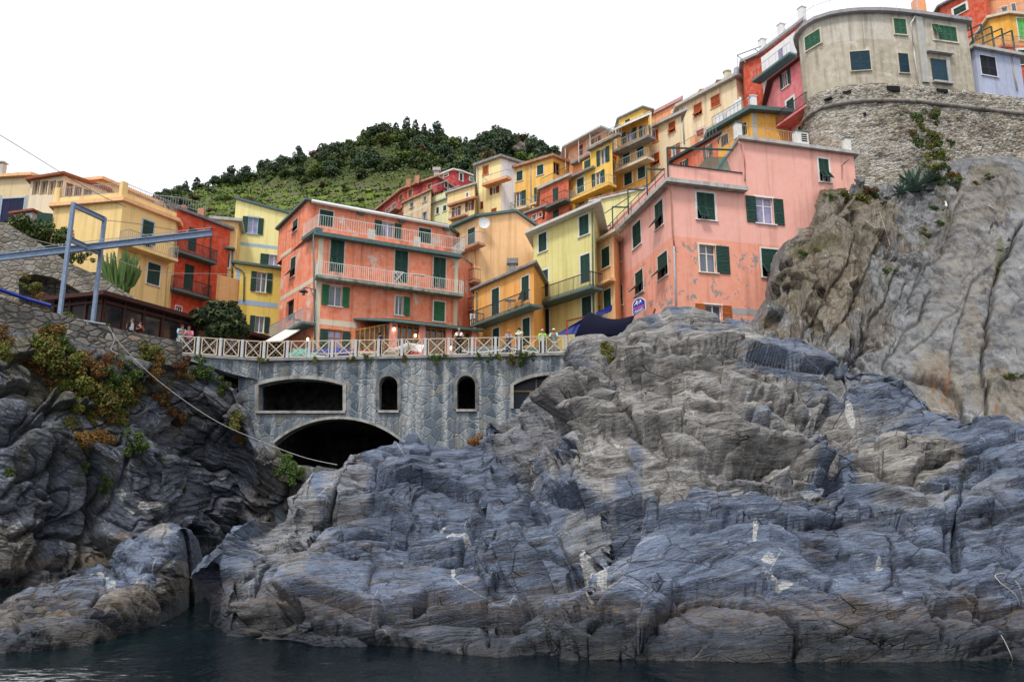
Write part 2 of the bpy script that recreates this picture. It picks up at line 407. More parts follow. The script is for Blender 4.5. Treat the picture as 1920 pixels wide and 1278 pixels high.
# ---------------------------------------------------------------- main front rock
crest = [(378, 1085, 21.7), (388, 1046, 22.5), (402, 1032, 23), (432, 994, 24), (470, 988, 25), (502, 984, 25.5), (522, 934, 26), (566, 893, 26.6), (612, 886, 27),
         (628, 874, 27.4), (640, 862, 27.8), (670, 852, 28.5), (740, 841, 29.6), (774, 843, 30), (808, 850, 30.5), (853, 850, 31), (877, 843, 31.3), (901, 832, 31.6),
         (915, 808, 32), (940, 818, 32.3), (955, 800, 32.5), (972, 786, 32.7), (1000, 764, 33), (1034, 734, 33.3), (1049, 722, 33.4), (1058, 704, 33.5),
         (1069, 673, 33.6), (1078, 650, 33.7), (1085, 645, 33.8), (1104, 640, 33.9), (1132, 636, 34), (1140, 637, 34), (1161, 637, 34.1), (1172, 632, 34.2),
         (1186, 621, 34.4), (1200, 609, 34.6), (1237, 600, 35), (1258, 588, 35.2), (1300, 583, 35.5), (1340, 590, 35.5), (1375, 595, 35.3), (1402, 603, 35),
         (1440, 625, 34.5), (1470, 640, 34), (1500, 645, 33.6), (1550, 672, 32.8), (1570, 697, 32.2), (1600, 690, 31.8), (1650, 695, 31), (1700, 706, 30.2),
         (1740, 722, 29.4), (1760, 745, 28.8), (1790, 770, 28), (1830, 780, 27.2), (1860, 795, 26.6), (1900, 805, 25.8), (1960, 820, 25), (2060, 850, 24)]
water_l = [(372, 1160), (395, 1172), (410, 1192), (515, 1208), (560, 1216), (700, 1222), (800, 1232), (900, 1239), (1000, 1245), (1100, 1249), (1200, 1251),
           (1400, 1253), (1600, 1254), (1750, 1251), (1920, 1249), (2060, 1248)]
NU, NV = 1000, 560
xs = np.concatenate([np.linspace(383, 2050, NU), np.linspace(2054, 2700, 140)]); NU = len(xs)
ca = np.array(crest, float); wa = np.array(water_l, float)
cy = np.interp(xs, ca[:, 0], ca[:, 1]); cY = np.interp(xs, ca[:, 0], ca[:, 2])
wy = np.interp(xs, wa[:, 0], wa[:, 1])
K = [[], [], [], [], [], [], [], [], []]
for x, y1, Y1, y0 in zip(xs, cy, cY, wy):
    p0 = atz(x, y0, 0.); Y0 = p0.y
    sm = math.exp(-((x - 1330) / 330) ** 2)          # the high shoulder stands up more steeply
    q = [p0 + Vector((0, -.5, -2.5)), p0 + Vector((0, -.15, -.7))]
    for tt, g in ((.14, .05), (.36, .22 - .03 * sm), (.60, .50 - .10 * sm), (.82, .77 - .1 * sm)):
        q.append(at(x, y0 + (y1 - y0) * tt, Y0 + (Y1 - Y0) * g))
    c = at(x, y1, Y1); q += [c, c + Vector((.1, 2.2, -.35)), c + Vector((.2, 4.5, -8.))]
    for k in range(9): K[k].append(tuple(q[k]))
K = np.array(K)
tv = np.concatenate([np.linspace(0, 2, 40)[:-1], np.linspace(2, 6, NV - 100), np.linspace(6, 8, 61)[1:]])
P = catmull(K, tv); N = normals(P)
N = N * np.sign((N * (np.array([0, 0, 3.]) - P)).sum(-1).mean())
fl = P.reshape(-1, 3); px, py = proj_np(fl)
d = rock_disp(fl, (-.14, .22, .95), 1.0, 0, T=(2.1, .8, .21), blocks=(5.6, 4.6, 2.1), blk=.44, cell=.9, fine=.045)
LN = [([(1572, 685), (1571, 760), (1575, 820), (1566, 900), (1556, 965)], .7, 5, .0),
      ([(1030, 903), (1085, 911), (1130, 916), (1180, 913), (1245, 921)], .3, 5, .42),
      ([(1100, 745), (1200, 738), (1300, 772), (1400, 790), (1480, 806), (1565, 803)], .22, 4, .25),
      ([(905, 895), (906, 950), (925, 975), (905, 1012), (905, 1100), (908, 1190)], .5, 4.5, 0),
      ([(640, 872), (622, 925), (560, 1000), (520, 1030)], .55, 6, .0),
      ([(520, 1112), (600, 1142), (700, 1172), (780, 1190)], .3, 4, .25),
      ([(1572, 905), (1640, 888), (1690, 886), (1730, 915), (1768, 890)], .4, 5, .45),
      ([(1800, 850), (1803, 920), (1788, 1000), (1795, 1050)], .5, 6, 0), ([(1815, 905), (1868, 862), (1930, 842)], .4, 6, .3),
      ([(1230, 1112), (1300, 1090), (1400, 1108), (1470, 1130), (1492, 1150), (1500, 1205)], .3, 5, .1),
      ([(1492, 1185), (1600, 1158), (1690, 1190), (1800, 1200), (1920, 1180)], .12, 4, .12),
      ([(1738, 1118), (1762, 1148), (1772, 1180)], .3, 4, 0), ([(1760, 1132), (1830, 1112), (1930, 1100)], .25, 4, .2),
      ([(905, 1062), (1000, 1088), (1130, 1112), (1230, 1150)], .22, 4, .2), ([(1015, 955), (1048, 990), (1062, 1045)], .2, 3.5, 0),
      ([(640, 985), (720, 963), (800, 962), (905, 1002)], .25, 4, .2), ([(1245, 938), (1180, 958), (1100, 985), (980, 985), (925, 1003)], .22, 3.5, -.15),
      ([(1140, 690), (1250, 700), (1350, 716), (1450, 736), (1530, 760)], .22, 4, .3), ([(1170, 642), (1260, 655), (1350, 672), (1440, 702), (1490, 735)], .2, 4, .25),
      ([(985, 772), (1100, 792), (1180, 800), (1250, 832), (1330, 842), (1420, 830), (1565, 838)], .25, 4, .3), ([(1035, 832), (1030, 880), (1040, 905)], .25, 4, 0),
      ([(945, 842), (1040, 832), (1100, 838)], .2, 4, .25), ([(1080, 880), (1050, 812), (1090, 770)], .15, 3, 0),
      ([(640, 905), (760, 880), (880, 862)], .15, 3.5, .15), ([(600, 1020), (700, 1010), (800, 1030), (900, 1020)], .2, 4, .2),
      ([(405, 1060), (470, 1090), (530, 1050)], .3, 5, .2), ([(450, 1190), (500, 1120), (545, 1050)], .3, 5, 0),
      ([(1300, 1010), (1420, 1000), (1540, 1040), (1640, 1060), (1760, 1050)], .18, 4, .15), ([(1660, 1010), (1680, 1080), (1650, 1100)], .2, 4, 0),
      ([(540, 1180), (640, 1200), (760, 1215)], .1, 3, .08), ([(1165, 650), (1140, 675), (1150, 700)], .35, 8, 0),
      ([(1100, 1165), (1200, 1172), (1230, 1215)], .1, 3, .08)]
d = d + grooves(px, py, LN, 1.45) - .45 * sstep(np.repeat(tv, NU), 3.5, 5.6)
ew = np.ones_like(P[..., 0]); ew *= sstep(tv, .6, 1.6)[:, None] * .8 + .2; ew *= (.25 + .75 * sstep(xs, 380, 460))[None, :]; ew *= (1 - .62 * sstep(tv, 4.9, 5.9))[:, None]
near = np.clip(P[..., 1] / 26., .62, 1.15)
P2 = P + N * (d.reshape(P.shape[:2]) * ew * near * 1.08)[..., None]
white = blobs(px, py, [(1083, 1018, 38, 16, 1), (1126, 1030, 14, 16, 1), (1104, 1076, 30, 9, 1), (1065, 1052, 20, 7, 1), (828, 985, 16, 9, .9), (1248, 938, 9, 11, 1), (1202, 985, 5, 26, .9),
                       (1148, 985, 9, 12, 1), (758, 1010, 7, 5, 1), (1582, 740, 9, 14, 1), (1565, 695, 8, 5, .9), (1060, 765, 14, 6, .6), (1450, 968, 12, 8, .8), (1355, 1195, 20, 5, .5),
                       (850, 1065, 3, 20, .8), (870, 1005, 30, 4, .7), (1410, 1020, 6, 18, .8), (1440, 1060, 14, 8, .7), (1470, 1085, 22, 5, .7), (1650, 1060, 8, 4, .9), (1480, 840, 9, 10, .5), (1160, 838, 10, 5, .7),
                       (1400, 905, 8, 18, .5), (1395, 960, 5, 16, .7)])
brown = blobs(px, py, [(1300, 745, 330, 175, .85), (1690, 835, 100, 66, .95), (1000, 790, 90, 60, .55), (1440, 905, 120, 70, .6), (545, 985, 70, 110, .6), (1700, 930, 90, 60, .55),
                       (1060, 950, 40, 40, .5), (1140, 1030, 40, 40, .3), (650, 890, 50, 60, .5), (1680, 735, 70, 30, .5), (480, 1120, 60, 70, .4), (1850, 930, 60, 40, .3), (1300, 1225, 900, 22, .4)], .012, .7)
brown = brown * (1 - .8 * blobs(px, py, [(1480, 665, 95, 30, 1), (1650, 720, 90, 22, 1), (1330, 612, 70, 14, .8)], .03, .5))
green = blobs(px, py, [(1150, 662, 22, 12, .5)], .03, .8)
rk = grid_mesh('front_rock', P2, M_ROCK, {'white': white, 'brown': brown, 'green': green})
tag(rk, kind='structure')

# ---------------------------------------------------------------- left cliff
top_l = [(-130, 628, 35), (0, 632, 36.8), (60, 640, 37.6), (120, 650, 38.4), (200, 668, 39.5), (280, 684, 40.6), (330, 690, 42.6), (385, 700, 43.6), (440, 735, 43.7), (475, 838, 43.6), (505, 842, 43.7), (540, 885, 44.0), (660, 895, 44.8)]
bot_l = [(-130, 1112), (0, 1106), (120, 1095), (250, 1085), (375, 1069), (450, 1064), (660, 1062)]
xs = np.concatenate([np.linspace(-520, -122, 110), np.linspace(-120, 655, 560)])
ta = np.array(top_l, float); ba = np.array(bot_l, float)
cy = np.interp(xs, ta[:, 0], ta[:, 1]); cY = np.interp(xs, ta[:, 0], ta[:, 2]); wy = np.interp(xs, ba[:, 0], ba[:, 1])
K = [[] for _ in range(8)]
for x, y1, Y1, y0 in zip(xs, cy, cY, wy):
    p0 = atz(x, y0, 0.); Y0 = p0.y
    q = [p0 + Vector((0, -.3, -2.5)), p0 + Vector((0, -.1, -.6))]
    for tt, g in ((.12, .03), (.42, .28), (.72, .62)): q.append(at(x, y0 + (y1 - y0) * tt, Y0 + (Y1 - Y0) * g))
    c = at(x, y1, Y1); q += [c, c + Vector((0, 1.2, .05)), c + Vector((0, 3., -2.))]
    for k in range(8): K[k].append(tuple(q[k]))
K = np.array(K); tv = np.concatenate([np.linspace(0, 2, 24)[:-1], np.linspace(2, 5, 380), np.linspace(5, 7, 20)[1:]])
P = catmull(K, tv); N = normals(P); N = N * np.sign((N * (np.array([0, 0, 3.]) - P)).sum(-1).mean())
fl = P.reshape(-1, 3); px, py = proj_np(fl)
d = rock_disp(fl, (.55, -.25, .75), 1.1, 3, blocks=(4.4, 3.4, 1.9), blk=.5, cell=.9, fine=.06, warpk=.45)
d += grooves(px, py, [([(0, 840), (60, 820), (95, 760), (130, 720)], .9, 12, -.3), ([(95, 850), (110, 950), (90, 1050)], 1.0, 14, 0), ([(160, 860), (190, 960), (160, 1060)], .8, 10, 0),
                      ([(270, 800), (240, 880), (200, 960)], .6, 10, 0), ([(420, 770), (370, 870), (330, 960)], .5, 8, 0), ([(0, 930), (90, 870)], .6, 10, .3), ([(560, 900), (500, 980), (470, 1050)], .5, 9, 0),
                      ([(20, 1000), (120, 990), (200, 1020)], .5, 8, .3)])
d *= .85
ew = (sstep(tv, .6, 1.6) * (1 - .75 * sstep(tv, 4.6, 5.1)))[:, None] * np.ones(P.shape[:2])
P2 = P + N * (d.reshape(P.shape[:2]) * ew)[..., None]
white = blobs(px, py, [(272, 950, 26, 10, .9), (228, 925, 8, 18, .6), (242, 962, 8, 4, 1), (190, 1005, 20, 8, .3), (65, 1040, 8, 25, .7), (25, 988, 9, 8, .7), (415, 900, 12, 8, .7), (385, 1005, 20, 4, .8), (350, 870, 10, 20, .4), (480, 830, 20, 8, .4), (240, 880, 8, 12, .5), (345, 910, 30, 30, .3)])
brown = blobs(px, py, [(40, 1020, 70, 40, .7), (60, 690, 60, 60, .5), (500, 950, 60, 60, .5), (200, 1030, 60, 40, .6), (350, 790, 40, 30, .5), (520, 860, 50, 30, .5), (420, 760, 60, 50, .3)], .012, .7)
green = blobs(px, py, [(180, 730, 130, 60, .8), (60, 660, 90, 40, .8), (260, 700, 90, 50, .8), (230, 780, 50, 40, .5), (300, 830, 20, 40, .6), (540, 870, 25, 40, .9), (30, 880, 12, 60, .6), (150, 870, 12, 50, .6), (200, 900, 18, 40, .6), (590, 890, 50, 20, .8), (100, 840, 90, 30, .4)])
cl = grid_mesh('left_cliff', P2, M_CLIFF_L, {'white': white, 'brown': brown, 'green': green}); tag(cl, kind='structure')

# ---------------------------------------------------------------- right cliff
top_r = [(1380, 612, 42.5), (1440, 606, 43.2), (1462, 560, 44.2), (1478, 470, 45.6), (1500, 448, 46.2), (1540, 428, 47), (1545, 362, 48.5), (1570, 352, 49), (1600, 345, 50), (1650, 350, 51), (1690, 352, 51.5), (1740, 338, 52), (1800, 305, 53), (1850, 298, 53), (1920, 305, 53), (2050, 300, 53)]
bot_r = [(1380, 655, 38), (1440, 680, 37.5), (1500, 700, 37), (1600, 760, 35.5), (1700, 790, 34), (1800, 850, 32), (1920, 880, 30.5), (2050, 900, 29)]
xs = np.concatenate([np.linspace(1385, 2040, 520), np.linspace(2044, 2700, 130)])
ta = np.array(top_r, float); ba = np.array(bot_r, float)
cy = np.interp(xs, ta[:, 0], ta[:, 1]); cY = np.interp(xs, ta[:, 0], ta[:, 2]); wy = np.interp(xs, ba[:, 0], ba[:, 1]); wY = np.interp(xs, ba[:, 0], ba[:, 2])
K = [[] for _ in range(7)]
for x, y1, Y1, y0, Y0 in zip(xs, cy, cY, wy, wY):
    b = at(x, y0, Y0); q = [b + Vector((0, -1, -4))]
    for tt, g in ((0, 0), (.35, .25), (.7, .6)): q.append(at(x, y0 + (y1 - y0) * tt, Y0 + (Y1 - Y0) * g))
    c = at(x, y1, Y1); q += [c, c + Vector((0, 1.5, .2)), c + Vector((0, 5, .2))]
    for k in range(7): K[k].append(tuple(q[k]))
K = np.array(K); tv = np.concatenate([np.linspace(0, 1, 16)[:-1], np.linspace(1, 4, 400), np.linspace(4, 6, 20)[1:]])
P = catmull(K, tv); N = normals(P); N = N * np.sign((N * (np.array([0, 0, 3.]) - P)).sum(-1).mean())
fl = P.reshape(-1, 3); px, py = proj_np(fl)
calm = sstep(px + (py - 500) * .45 + 14 * perlin(np.stack([px * .02, py * .02, px * 0], 1)), 1700, 1770)
rough = 1 - .72 * calm
d = rock_disp(fl, (-.80, -.32, .50), 1.0, 5, T=(1.5, .5, .16), blocks=(7, 6, 1.5), blk=.4, warpk=.3) * rough
d += grooves(px, py, [([(1925, 420), (1880, 480), (1855, 560), (1848, 640), (1838, 720)], .5, 5, 0), ([(1710, 650), (1760, 610), (1810, 560)], .12, 3, .1), ([(1700, 700), (1760, 715), (1800, 750), (1815, 800)], .45, 6, .3),
                      ([(1835, 705), (1880, 712), (1930, 706)], .4, 4, -.4), ([(1810, 530), (1840, 500), (1810, 470)], .12, 3, 0), ([(1660, 690), (1680, 640), (1720, 590), (1745, 540)], .3, 6, .1), ([(1800, 330), (1770, 430), (1720, 520)], .25, 6, .1),
                      ([(1850, 720), (1848, 770), (1860, 820)], .4, 5, 0), ([(1545, 430), (1580, 380), (1600, 360)], .3, 6, 0), ([(1925, 560), (1895, 590), (1850, 575)], .2, 3, .12), ([(1780, 690), (1790, 620), (1815, 560), (1850, 505)], .2, 3, .15), ([(1700, 560), (1740, 500), (1775, 430), (1800, 380)], .25, 3, .2), ([(1890, 330), (1880, 400), (1850, 470)], .15, 3, .1), ([(1500, 640), (1560, 540), (1600, 450)], .3, 4, .15), ([(1540, 660), (1600, 560), (1650, 460)], .3, 4, .15), ([(1590, 690), (1640, 600), (1690, 500)], .3, 4, .15), ([(1560, 700), (1600, 660), (1625, 620)], .35, 7, 0)])
ew = (1 - .5 * sstep(tv, 3.7, 4.1))[:, None] * np.ones(P.shape[:2])
P2 = P + N * (d.reshape(P.shape[:2]) * ew * .8)[..., None]
white = blobs(px, py, [(1700, 500, 40, 26, .36), (1690, 560, 26, 34, .34), (1650, 640, 40, 46, .36), (1690, 610, 26, 16, .36), (1730, 545, 20, 20, .34), (1870, 600, 40, 60, .12)], .05, 1.1)
brown = blobs(px, py, [(1540, 520, 100, 130, .82), (1600, 430, 110, 80, .8), (1640, 590, 40, 60, .5), (1480, 640, 60, 50, .9), (1760, 730, 60, 70, .6), (1820, 480, 70, 120, .3), (1870, 740, 60, 50, .6), (1850, 370, 70, 60, .5), (1830, 620, 30, 60, .5)], .012, .7)
green = blobs(px, py, [(1580, 365, 70, 12, 1), (1620, 372, 50, 14, .9), (1510, 478, 35, 10, .8), (1770, 380, 16, 60, .7), (1735, 430, 14, 30, .7), (1875, 480, 8, 40, .9), (1890, 708, 60, 5, .9), (1545, 470, 30, 12, .6), (1665, 510, 12, 20, .5), (1445, 640, 40, 14, .4), (1850, 320, 30, 12, .5)], .04, .9)
cr = grid_mesh('right_cliff', P2, M_CLIFF_R, {'white': white, 'brown': brown, 'green': green, 'calm': calm, 'rust': blobs(px, py, [(1751, 722, 3, 20, 1), (1777, 728, 3, 26, 1), (1766, 752, 3, 7, 1), (1783, 760, 2.5, 10, 1), (1868, 768, 3, 14, 1), (1760, 705, 22, 30, .2)], .05, .3)}); tag(cr, kind='structure')

# ---------------------------------------------------------------- low rock in the cove
def boulder(name, cx, cy_, rx, ry, h, seed, rot=0, res=(260, 200), m=None, br=.3):
    th = np.linspace(0, 2 * np.pi, res[0]); s = np.linspace(0, 1, res[1])
    a, b = np.meshgrid(th, s)
    r = np.sin(b * np.pi / 2 * 1.02) ** .9
    x0, y0 = rx * r * np.cos(a), ry * r * np.sin(a)
    z = h * np.cos(b * np.pi / 2) ** .75 * (1 + .25 * np.cos(a + 1)) - 1.2 * b ** 3
    c, s_ = math.cos(rot), math.sin(rot)
    return np.stack([cx + x0 * c - y0 * s_, cy_ + x0 * s_ + y0 * c, z], -1)
is_top = [(-120, 1165, 24), (-60, 1150, 24), (0, 1142, 23.6), (40, 1120, 23.6), (90, 1100, 24), (150, 1072, 24.6), (205, 1064, 25), (222, 1050, 25.6), (245, 1022, 26.2), (262, 1003, 26.6), (290, 990, 26.8), (320, 987, 26.6), (345, 996, 26.2), (356, 1010, 25.6), (361, 1040, 24.8), (362, 1090, 23.5)]
is_bot = [(-120, 1228), (0, 1222), (60, 1222), (120, 1212), (175, 1206), (240, 1188), (300, 1172), (340, 1150), (362, 1128)]
xs = np.concatenate([np.linspace(-480, -112, 90), np.linspace(-110, 357, 420)])
ta = np.array(is_top, float); ba = np.array(is_bot, float)
cy = np.interp(xs, ta[:, 0], ta[:, 1]); cY = np.interp(xs, ta[:, 0], ta[:, 2]); wy = np.interp(xs, ba[:, 0], ba[:, 1])
K = [[] for _ in range(8)]
for x, y1, Y1, y0 in zip(xs, cy, cY, wy):
    p0 = atz(x, y0, 0.); Y0 = p0.y; Y1 = max(Y1, Y0 + 1.2)
    q = [p0 + Vector((0, -.4, -2)), p0 + Vector((0, -.1, -.5))]
    for tt, g in ((.28, .04), (.62, .2), (.88, .55)): q.append(at(x, y0 + (y1 - y0) * tt, Y0 + (Y1 - Y0) * g))
    c = at(x, y1, Y1); q += [c, c + Vector((0, 1.0, -.4)), c + Vector((0, 2.4, -4))]
    for k in range(8): K[k].append(tuple(q[k]))
K = np.array(K); tv = np.concatenate([np.linspace(0, 2, 24)[:-1], np.linspace(2, 5, 220), np.linspace(5, 7, 30)[1:]])
P = catmull(K, tv); N = normals(P); N = N * np.sign((N * (np.array([0, 0, 3.]) - P)).sum(-1).mean())
fl = P.reshape(-1, 3); px, py = proj_np(fl)
d = rock_disp(fl, (.35, .3, .85), .24, 8, T=(1.6, .6, .16), blocks=(3.4, 3.0, 1.6), blk=.5)
d += grooves(px, py, [([(205, 1064), (240, 1080), (215, 1100), (170, 1130)], .35, 7, 0), ([(40, 1150), (90, 1130), (150, 1140), (200, 1160)], .2, 5, .15), ([(60, 1120), (30, 1150), (35, 1190)], .25, 6, 0), ([(330, 1040), (300, 1080), (310, 1140)], .2, 6, 0), ([(225, 1052), (280, 1062), (340, 1080)], .15, 5, .1)])
P2 = P + N * (d.reshape(P.shape[:2]) * (sstep(tv, .5, 1.6)[:, None]) * (1 - .75 * sstep(xs, 290, 350))[None, :])[..., None]
white = blobs(px, py, [(185, 1080, 18, 3, .8), (210, 1092, 10, 9, .6), (315, 1055, 8, 8, .7), (95, 1130, 30, 4, .5), (322, 1008, 10, 5, .5), (150, 1130, 8, 12, .4)])
brown = blobs(px, py, [(100, 1140, 50, 14, .9), (250, 1130, 60, 40, .8), (290, 995, 40, 12, .7), (20, 1160, 50, 25, .5), (150, 1190, 80, 25, .5), (330, 1090, 40, 40, .7)], .02, .7)
isl = grid_mesh('cove_rock', P2, M_ROCK, {'white': white, 'brown': brown, 'green': brown * 0}); tag(isl, kind='structure')

# ---------------------------------------------------------------- water and sea bed
t = NT('sea_water', .06, .28)
t.b.inputs['IOR'].default_value = 1.33
h = t.math('ADD', t.noise(.9, 5, .6, t.map((1, .55, 1))), t.math('MULTIPLY', t.noise(3.5, 4, .6, t.map((1, .5, 1))), .35))
xyz = t.sep(); r2 = t.math('ADD', t.math('POWER', t.math('MULTIPLY', t.math('ADD', xyz[0], 9.3), .55), 2), t.math('POWER', t.math('MULTIPLY', t.math('SUBTRACT', xyz[1], 15.4), .8), 2))
foam2 = t.math('MULTIPLY', t.rng(r2, .2, 1.6, 1, 0), t.rng(t.noise(2.2, 8, .75, t.map((.8, 2.2, 1)), .8), .50, .60))
foam = t.math('MULTIPLY', t.rng(t.noise(1.6, 8, .75, t.map((.8, 2.0, 1)), .6), .60, .68), t.rng(t.noise(.16, 2), .54, .66))
foam = t.math('MAXIMUM', foam, foam2)
col = t.mix(t.rng(t.noise(.12, 3), .35, .7), (.0008, .003, .006, 1), (.0015, .009, .011, 1))
t.l.new(t.rng(foam, 0, 1, .06, .7), t.b.inputs['Roughness'])
M_WATER = t.done(t.mix(t.math('MULTIPLY', foam, .6), col, (.5, .52, .52, 1)), t.bump(h, .45, .25))
wm_ = MB()
wm_.add([(-900, -600, 0), (900, -600, 0), (900, 62, 0), (-900, 62, 0)], [(0, 1, 2, 3)])
tag(wm_.build('water', M_WATER, loc=(0, 0, 0)), kind='structure')
M_BED = mat_plain('sea_bed', (.05, .05, .045, 1), .9, .2)
gb = MB(); gb.add([(-900, -600, -4), (900, -600, -4), (900, 900, -4), (-900, 900, -4)], [(0, 1, 2, 3)])
tag(gb.build('sea_bed', M_BED, loc=(0, 0, -4)), kind='structure')
# ---------------------------------------------------------------- building kit
GREEN = (.018, .055, .042, 1)
M_SHUT = mat_plain('green_shutter_paint', GREEN, .5, .25)
M_SHUT_LT = mat_plain('bright_green_shutter_paint', (.03, .13, .055, 1), .5, .25)
M_SHUT_MINT = mat_plain('mint_green_shutter_paint', (.10, .42, .22, 1), .5, .2)
M_SHUT_BR = mat_plain('rust_red_shutter_paint', (.30, .065, .02, 1), .55, .3)
M_SHUT_DR = mat_plain('dark_red_shutter_paint', (.16, .025, .018, 1), .55, .3)
M_SHUT_BLUE = mat_plain('blue_grey_shutter_paint', (.014, .045, .07, 1), .55, .25)
M_WOOD = mat_plain('varnished_wood', (.36, .16, .05, 1), .5, .35)
M_WHITE = mat_plain('white_paint', (.72, .72, .70, 1), .6, .1)
M_SURR = mat_plain('white_plaster_surround', (.66, .65, .62, 1), .85, .12)
M_BLUEP = mat_plain('pale_blue_trim', (.33, .46, .60, 1), .8, .12)
M_TEAL = mat_plain('grey_green_metal', (.085, .145, .145, 1), .55, .25)
M_TEALD = mat_plain('dark_green_metal', (.02, .07, .06, 1), .5, .25)
M_GREYM = mat_plain('grey_painted_iron', (.30, .34, .36, 1), .5, .2)
M_DARKM = mat_plain('dark_iron', (.045, .045, .05, 1), .55, .3)
M_CONC = mat_stucco('pale_concrete', (.42, .42, .41, 1), 1.2)
M_CONCD = mat_stucco('grey_slate_slab', (.20, .21, .22, 1), 1.0)
M_TERRA = mat_stucco('terracotta', (.42, .17, .09, 1), 1.0)
M_CREAMT = mat_stucco('cream_trim', (.62, .55, .42, 1), .8)
M_DARK = mat_plain('dark_interior', (.012, .012, .013, 1), .9, .2)
M_CURT = mat_plain('pale_curtain', (.60, .58, .60, 1), .9, .15)
def mat_glass(name, c):
    t = NT(name, .06, .6)
    n = t.noise(1.1, 3)
    return t.done(t.mix(t.rng(n, .35, .65), sc(c, .55), sc(c, 1.3)))
M_GLASS = mat_glass('window_glass', (.10, .12, .16, 1))
M_GLASS_V = mat_glass('violet_window_glass', (.26, .24, .40, 1))
M_GLASS_D = mat_glass('dark_window_glass', (.02, .022, .028, 1))

class Fac:
    def __init__(s, a, b):
        s.a = Vector(a); d = Vector(b) - s.a; d.z = 0; s.L = d.length; s.u = d.normalized(); s.n = Vector((s.u.y, -s.u.x, 0))
    def uz(s, px, py, off=0):
        d = ray(px, py); o = s.a + s.n * off; t = (o - CAM).dot(s.n) / d.dot(s.n); p = CAM + d * t
        return (p - s.a).dot(s.u), p.z
    def P(s, u, z, off=0):
        p = s.a + s.u * u + s.n * off; return Vector((p.x, p.y, z))
    def rect(s, x0, y0, x1, y1, off=0):
        cx, cy = (x0 + x1) / 2, (y0 + y1) / 2
        u0, _ = s.uz(x0, cy, off); u1, _ = s.uz(x1, cy, off)
        if u0 > u1: u0, u1 = u1, u0
        _, zc = s.uz(cx, cy, off)
        ya = proj(s.P(u0, zc, off))[1]; yb = proj(s.P(u1, zc, off))[1]; h = abs(ya - yb) / 2
        h = min(h, (y1 - y0) * .3)
        return u0, u1, s.uz(cx, y1 - h, off)[1], s.uz(cx, y0 + h, off)[1]
    def box(s, mb, u0, u1, z0, z1, o0, o1):
        return mb.box(s.P(u0, z0, o0), s.u * (u1 - u0), s.n * (o1 - o0), Vector((0, 0, z1 - z0)))
UP = Vector((0, 0, 1))
def leaf(mb, o, U, V, N, w, h, far=False, mid=.42):
    """one louvred shutter leaf: stiles, rails, slats on a thin backing; o = lower corner on the wall."""
    t = .045; st = min(.075, w * .16)
    mb.box(o, U * st, V * h, N * t); mb.box(o + U * (w - st), U * st, V * h, N * t)
    for y in (0, h * mid - st / 2, h - st): mb.box(o + U * st + V * y, U * (w - 2 * st), V * st, N * t)
    mb.box(o + U * st + V * st + N * .004, U * (w - 2 * st), V * (h - 2 * st), N * .008)
    if not far:
        for (a, b) in ((st, h * mid - st / 2), (h * mid + st / 2, h - st)):
            n = max(2, int((b - a) / .085)); g = (b - a) / n
            for k in range(n):
                y = a + g * k
                mb.box(o + U * st + V * y + N * .034, U * (w - 2 * st), V * (g * .78) - N * .020, N * .008)
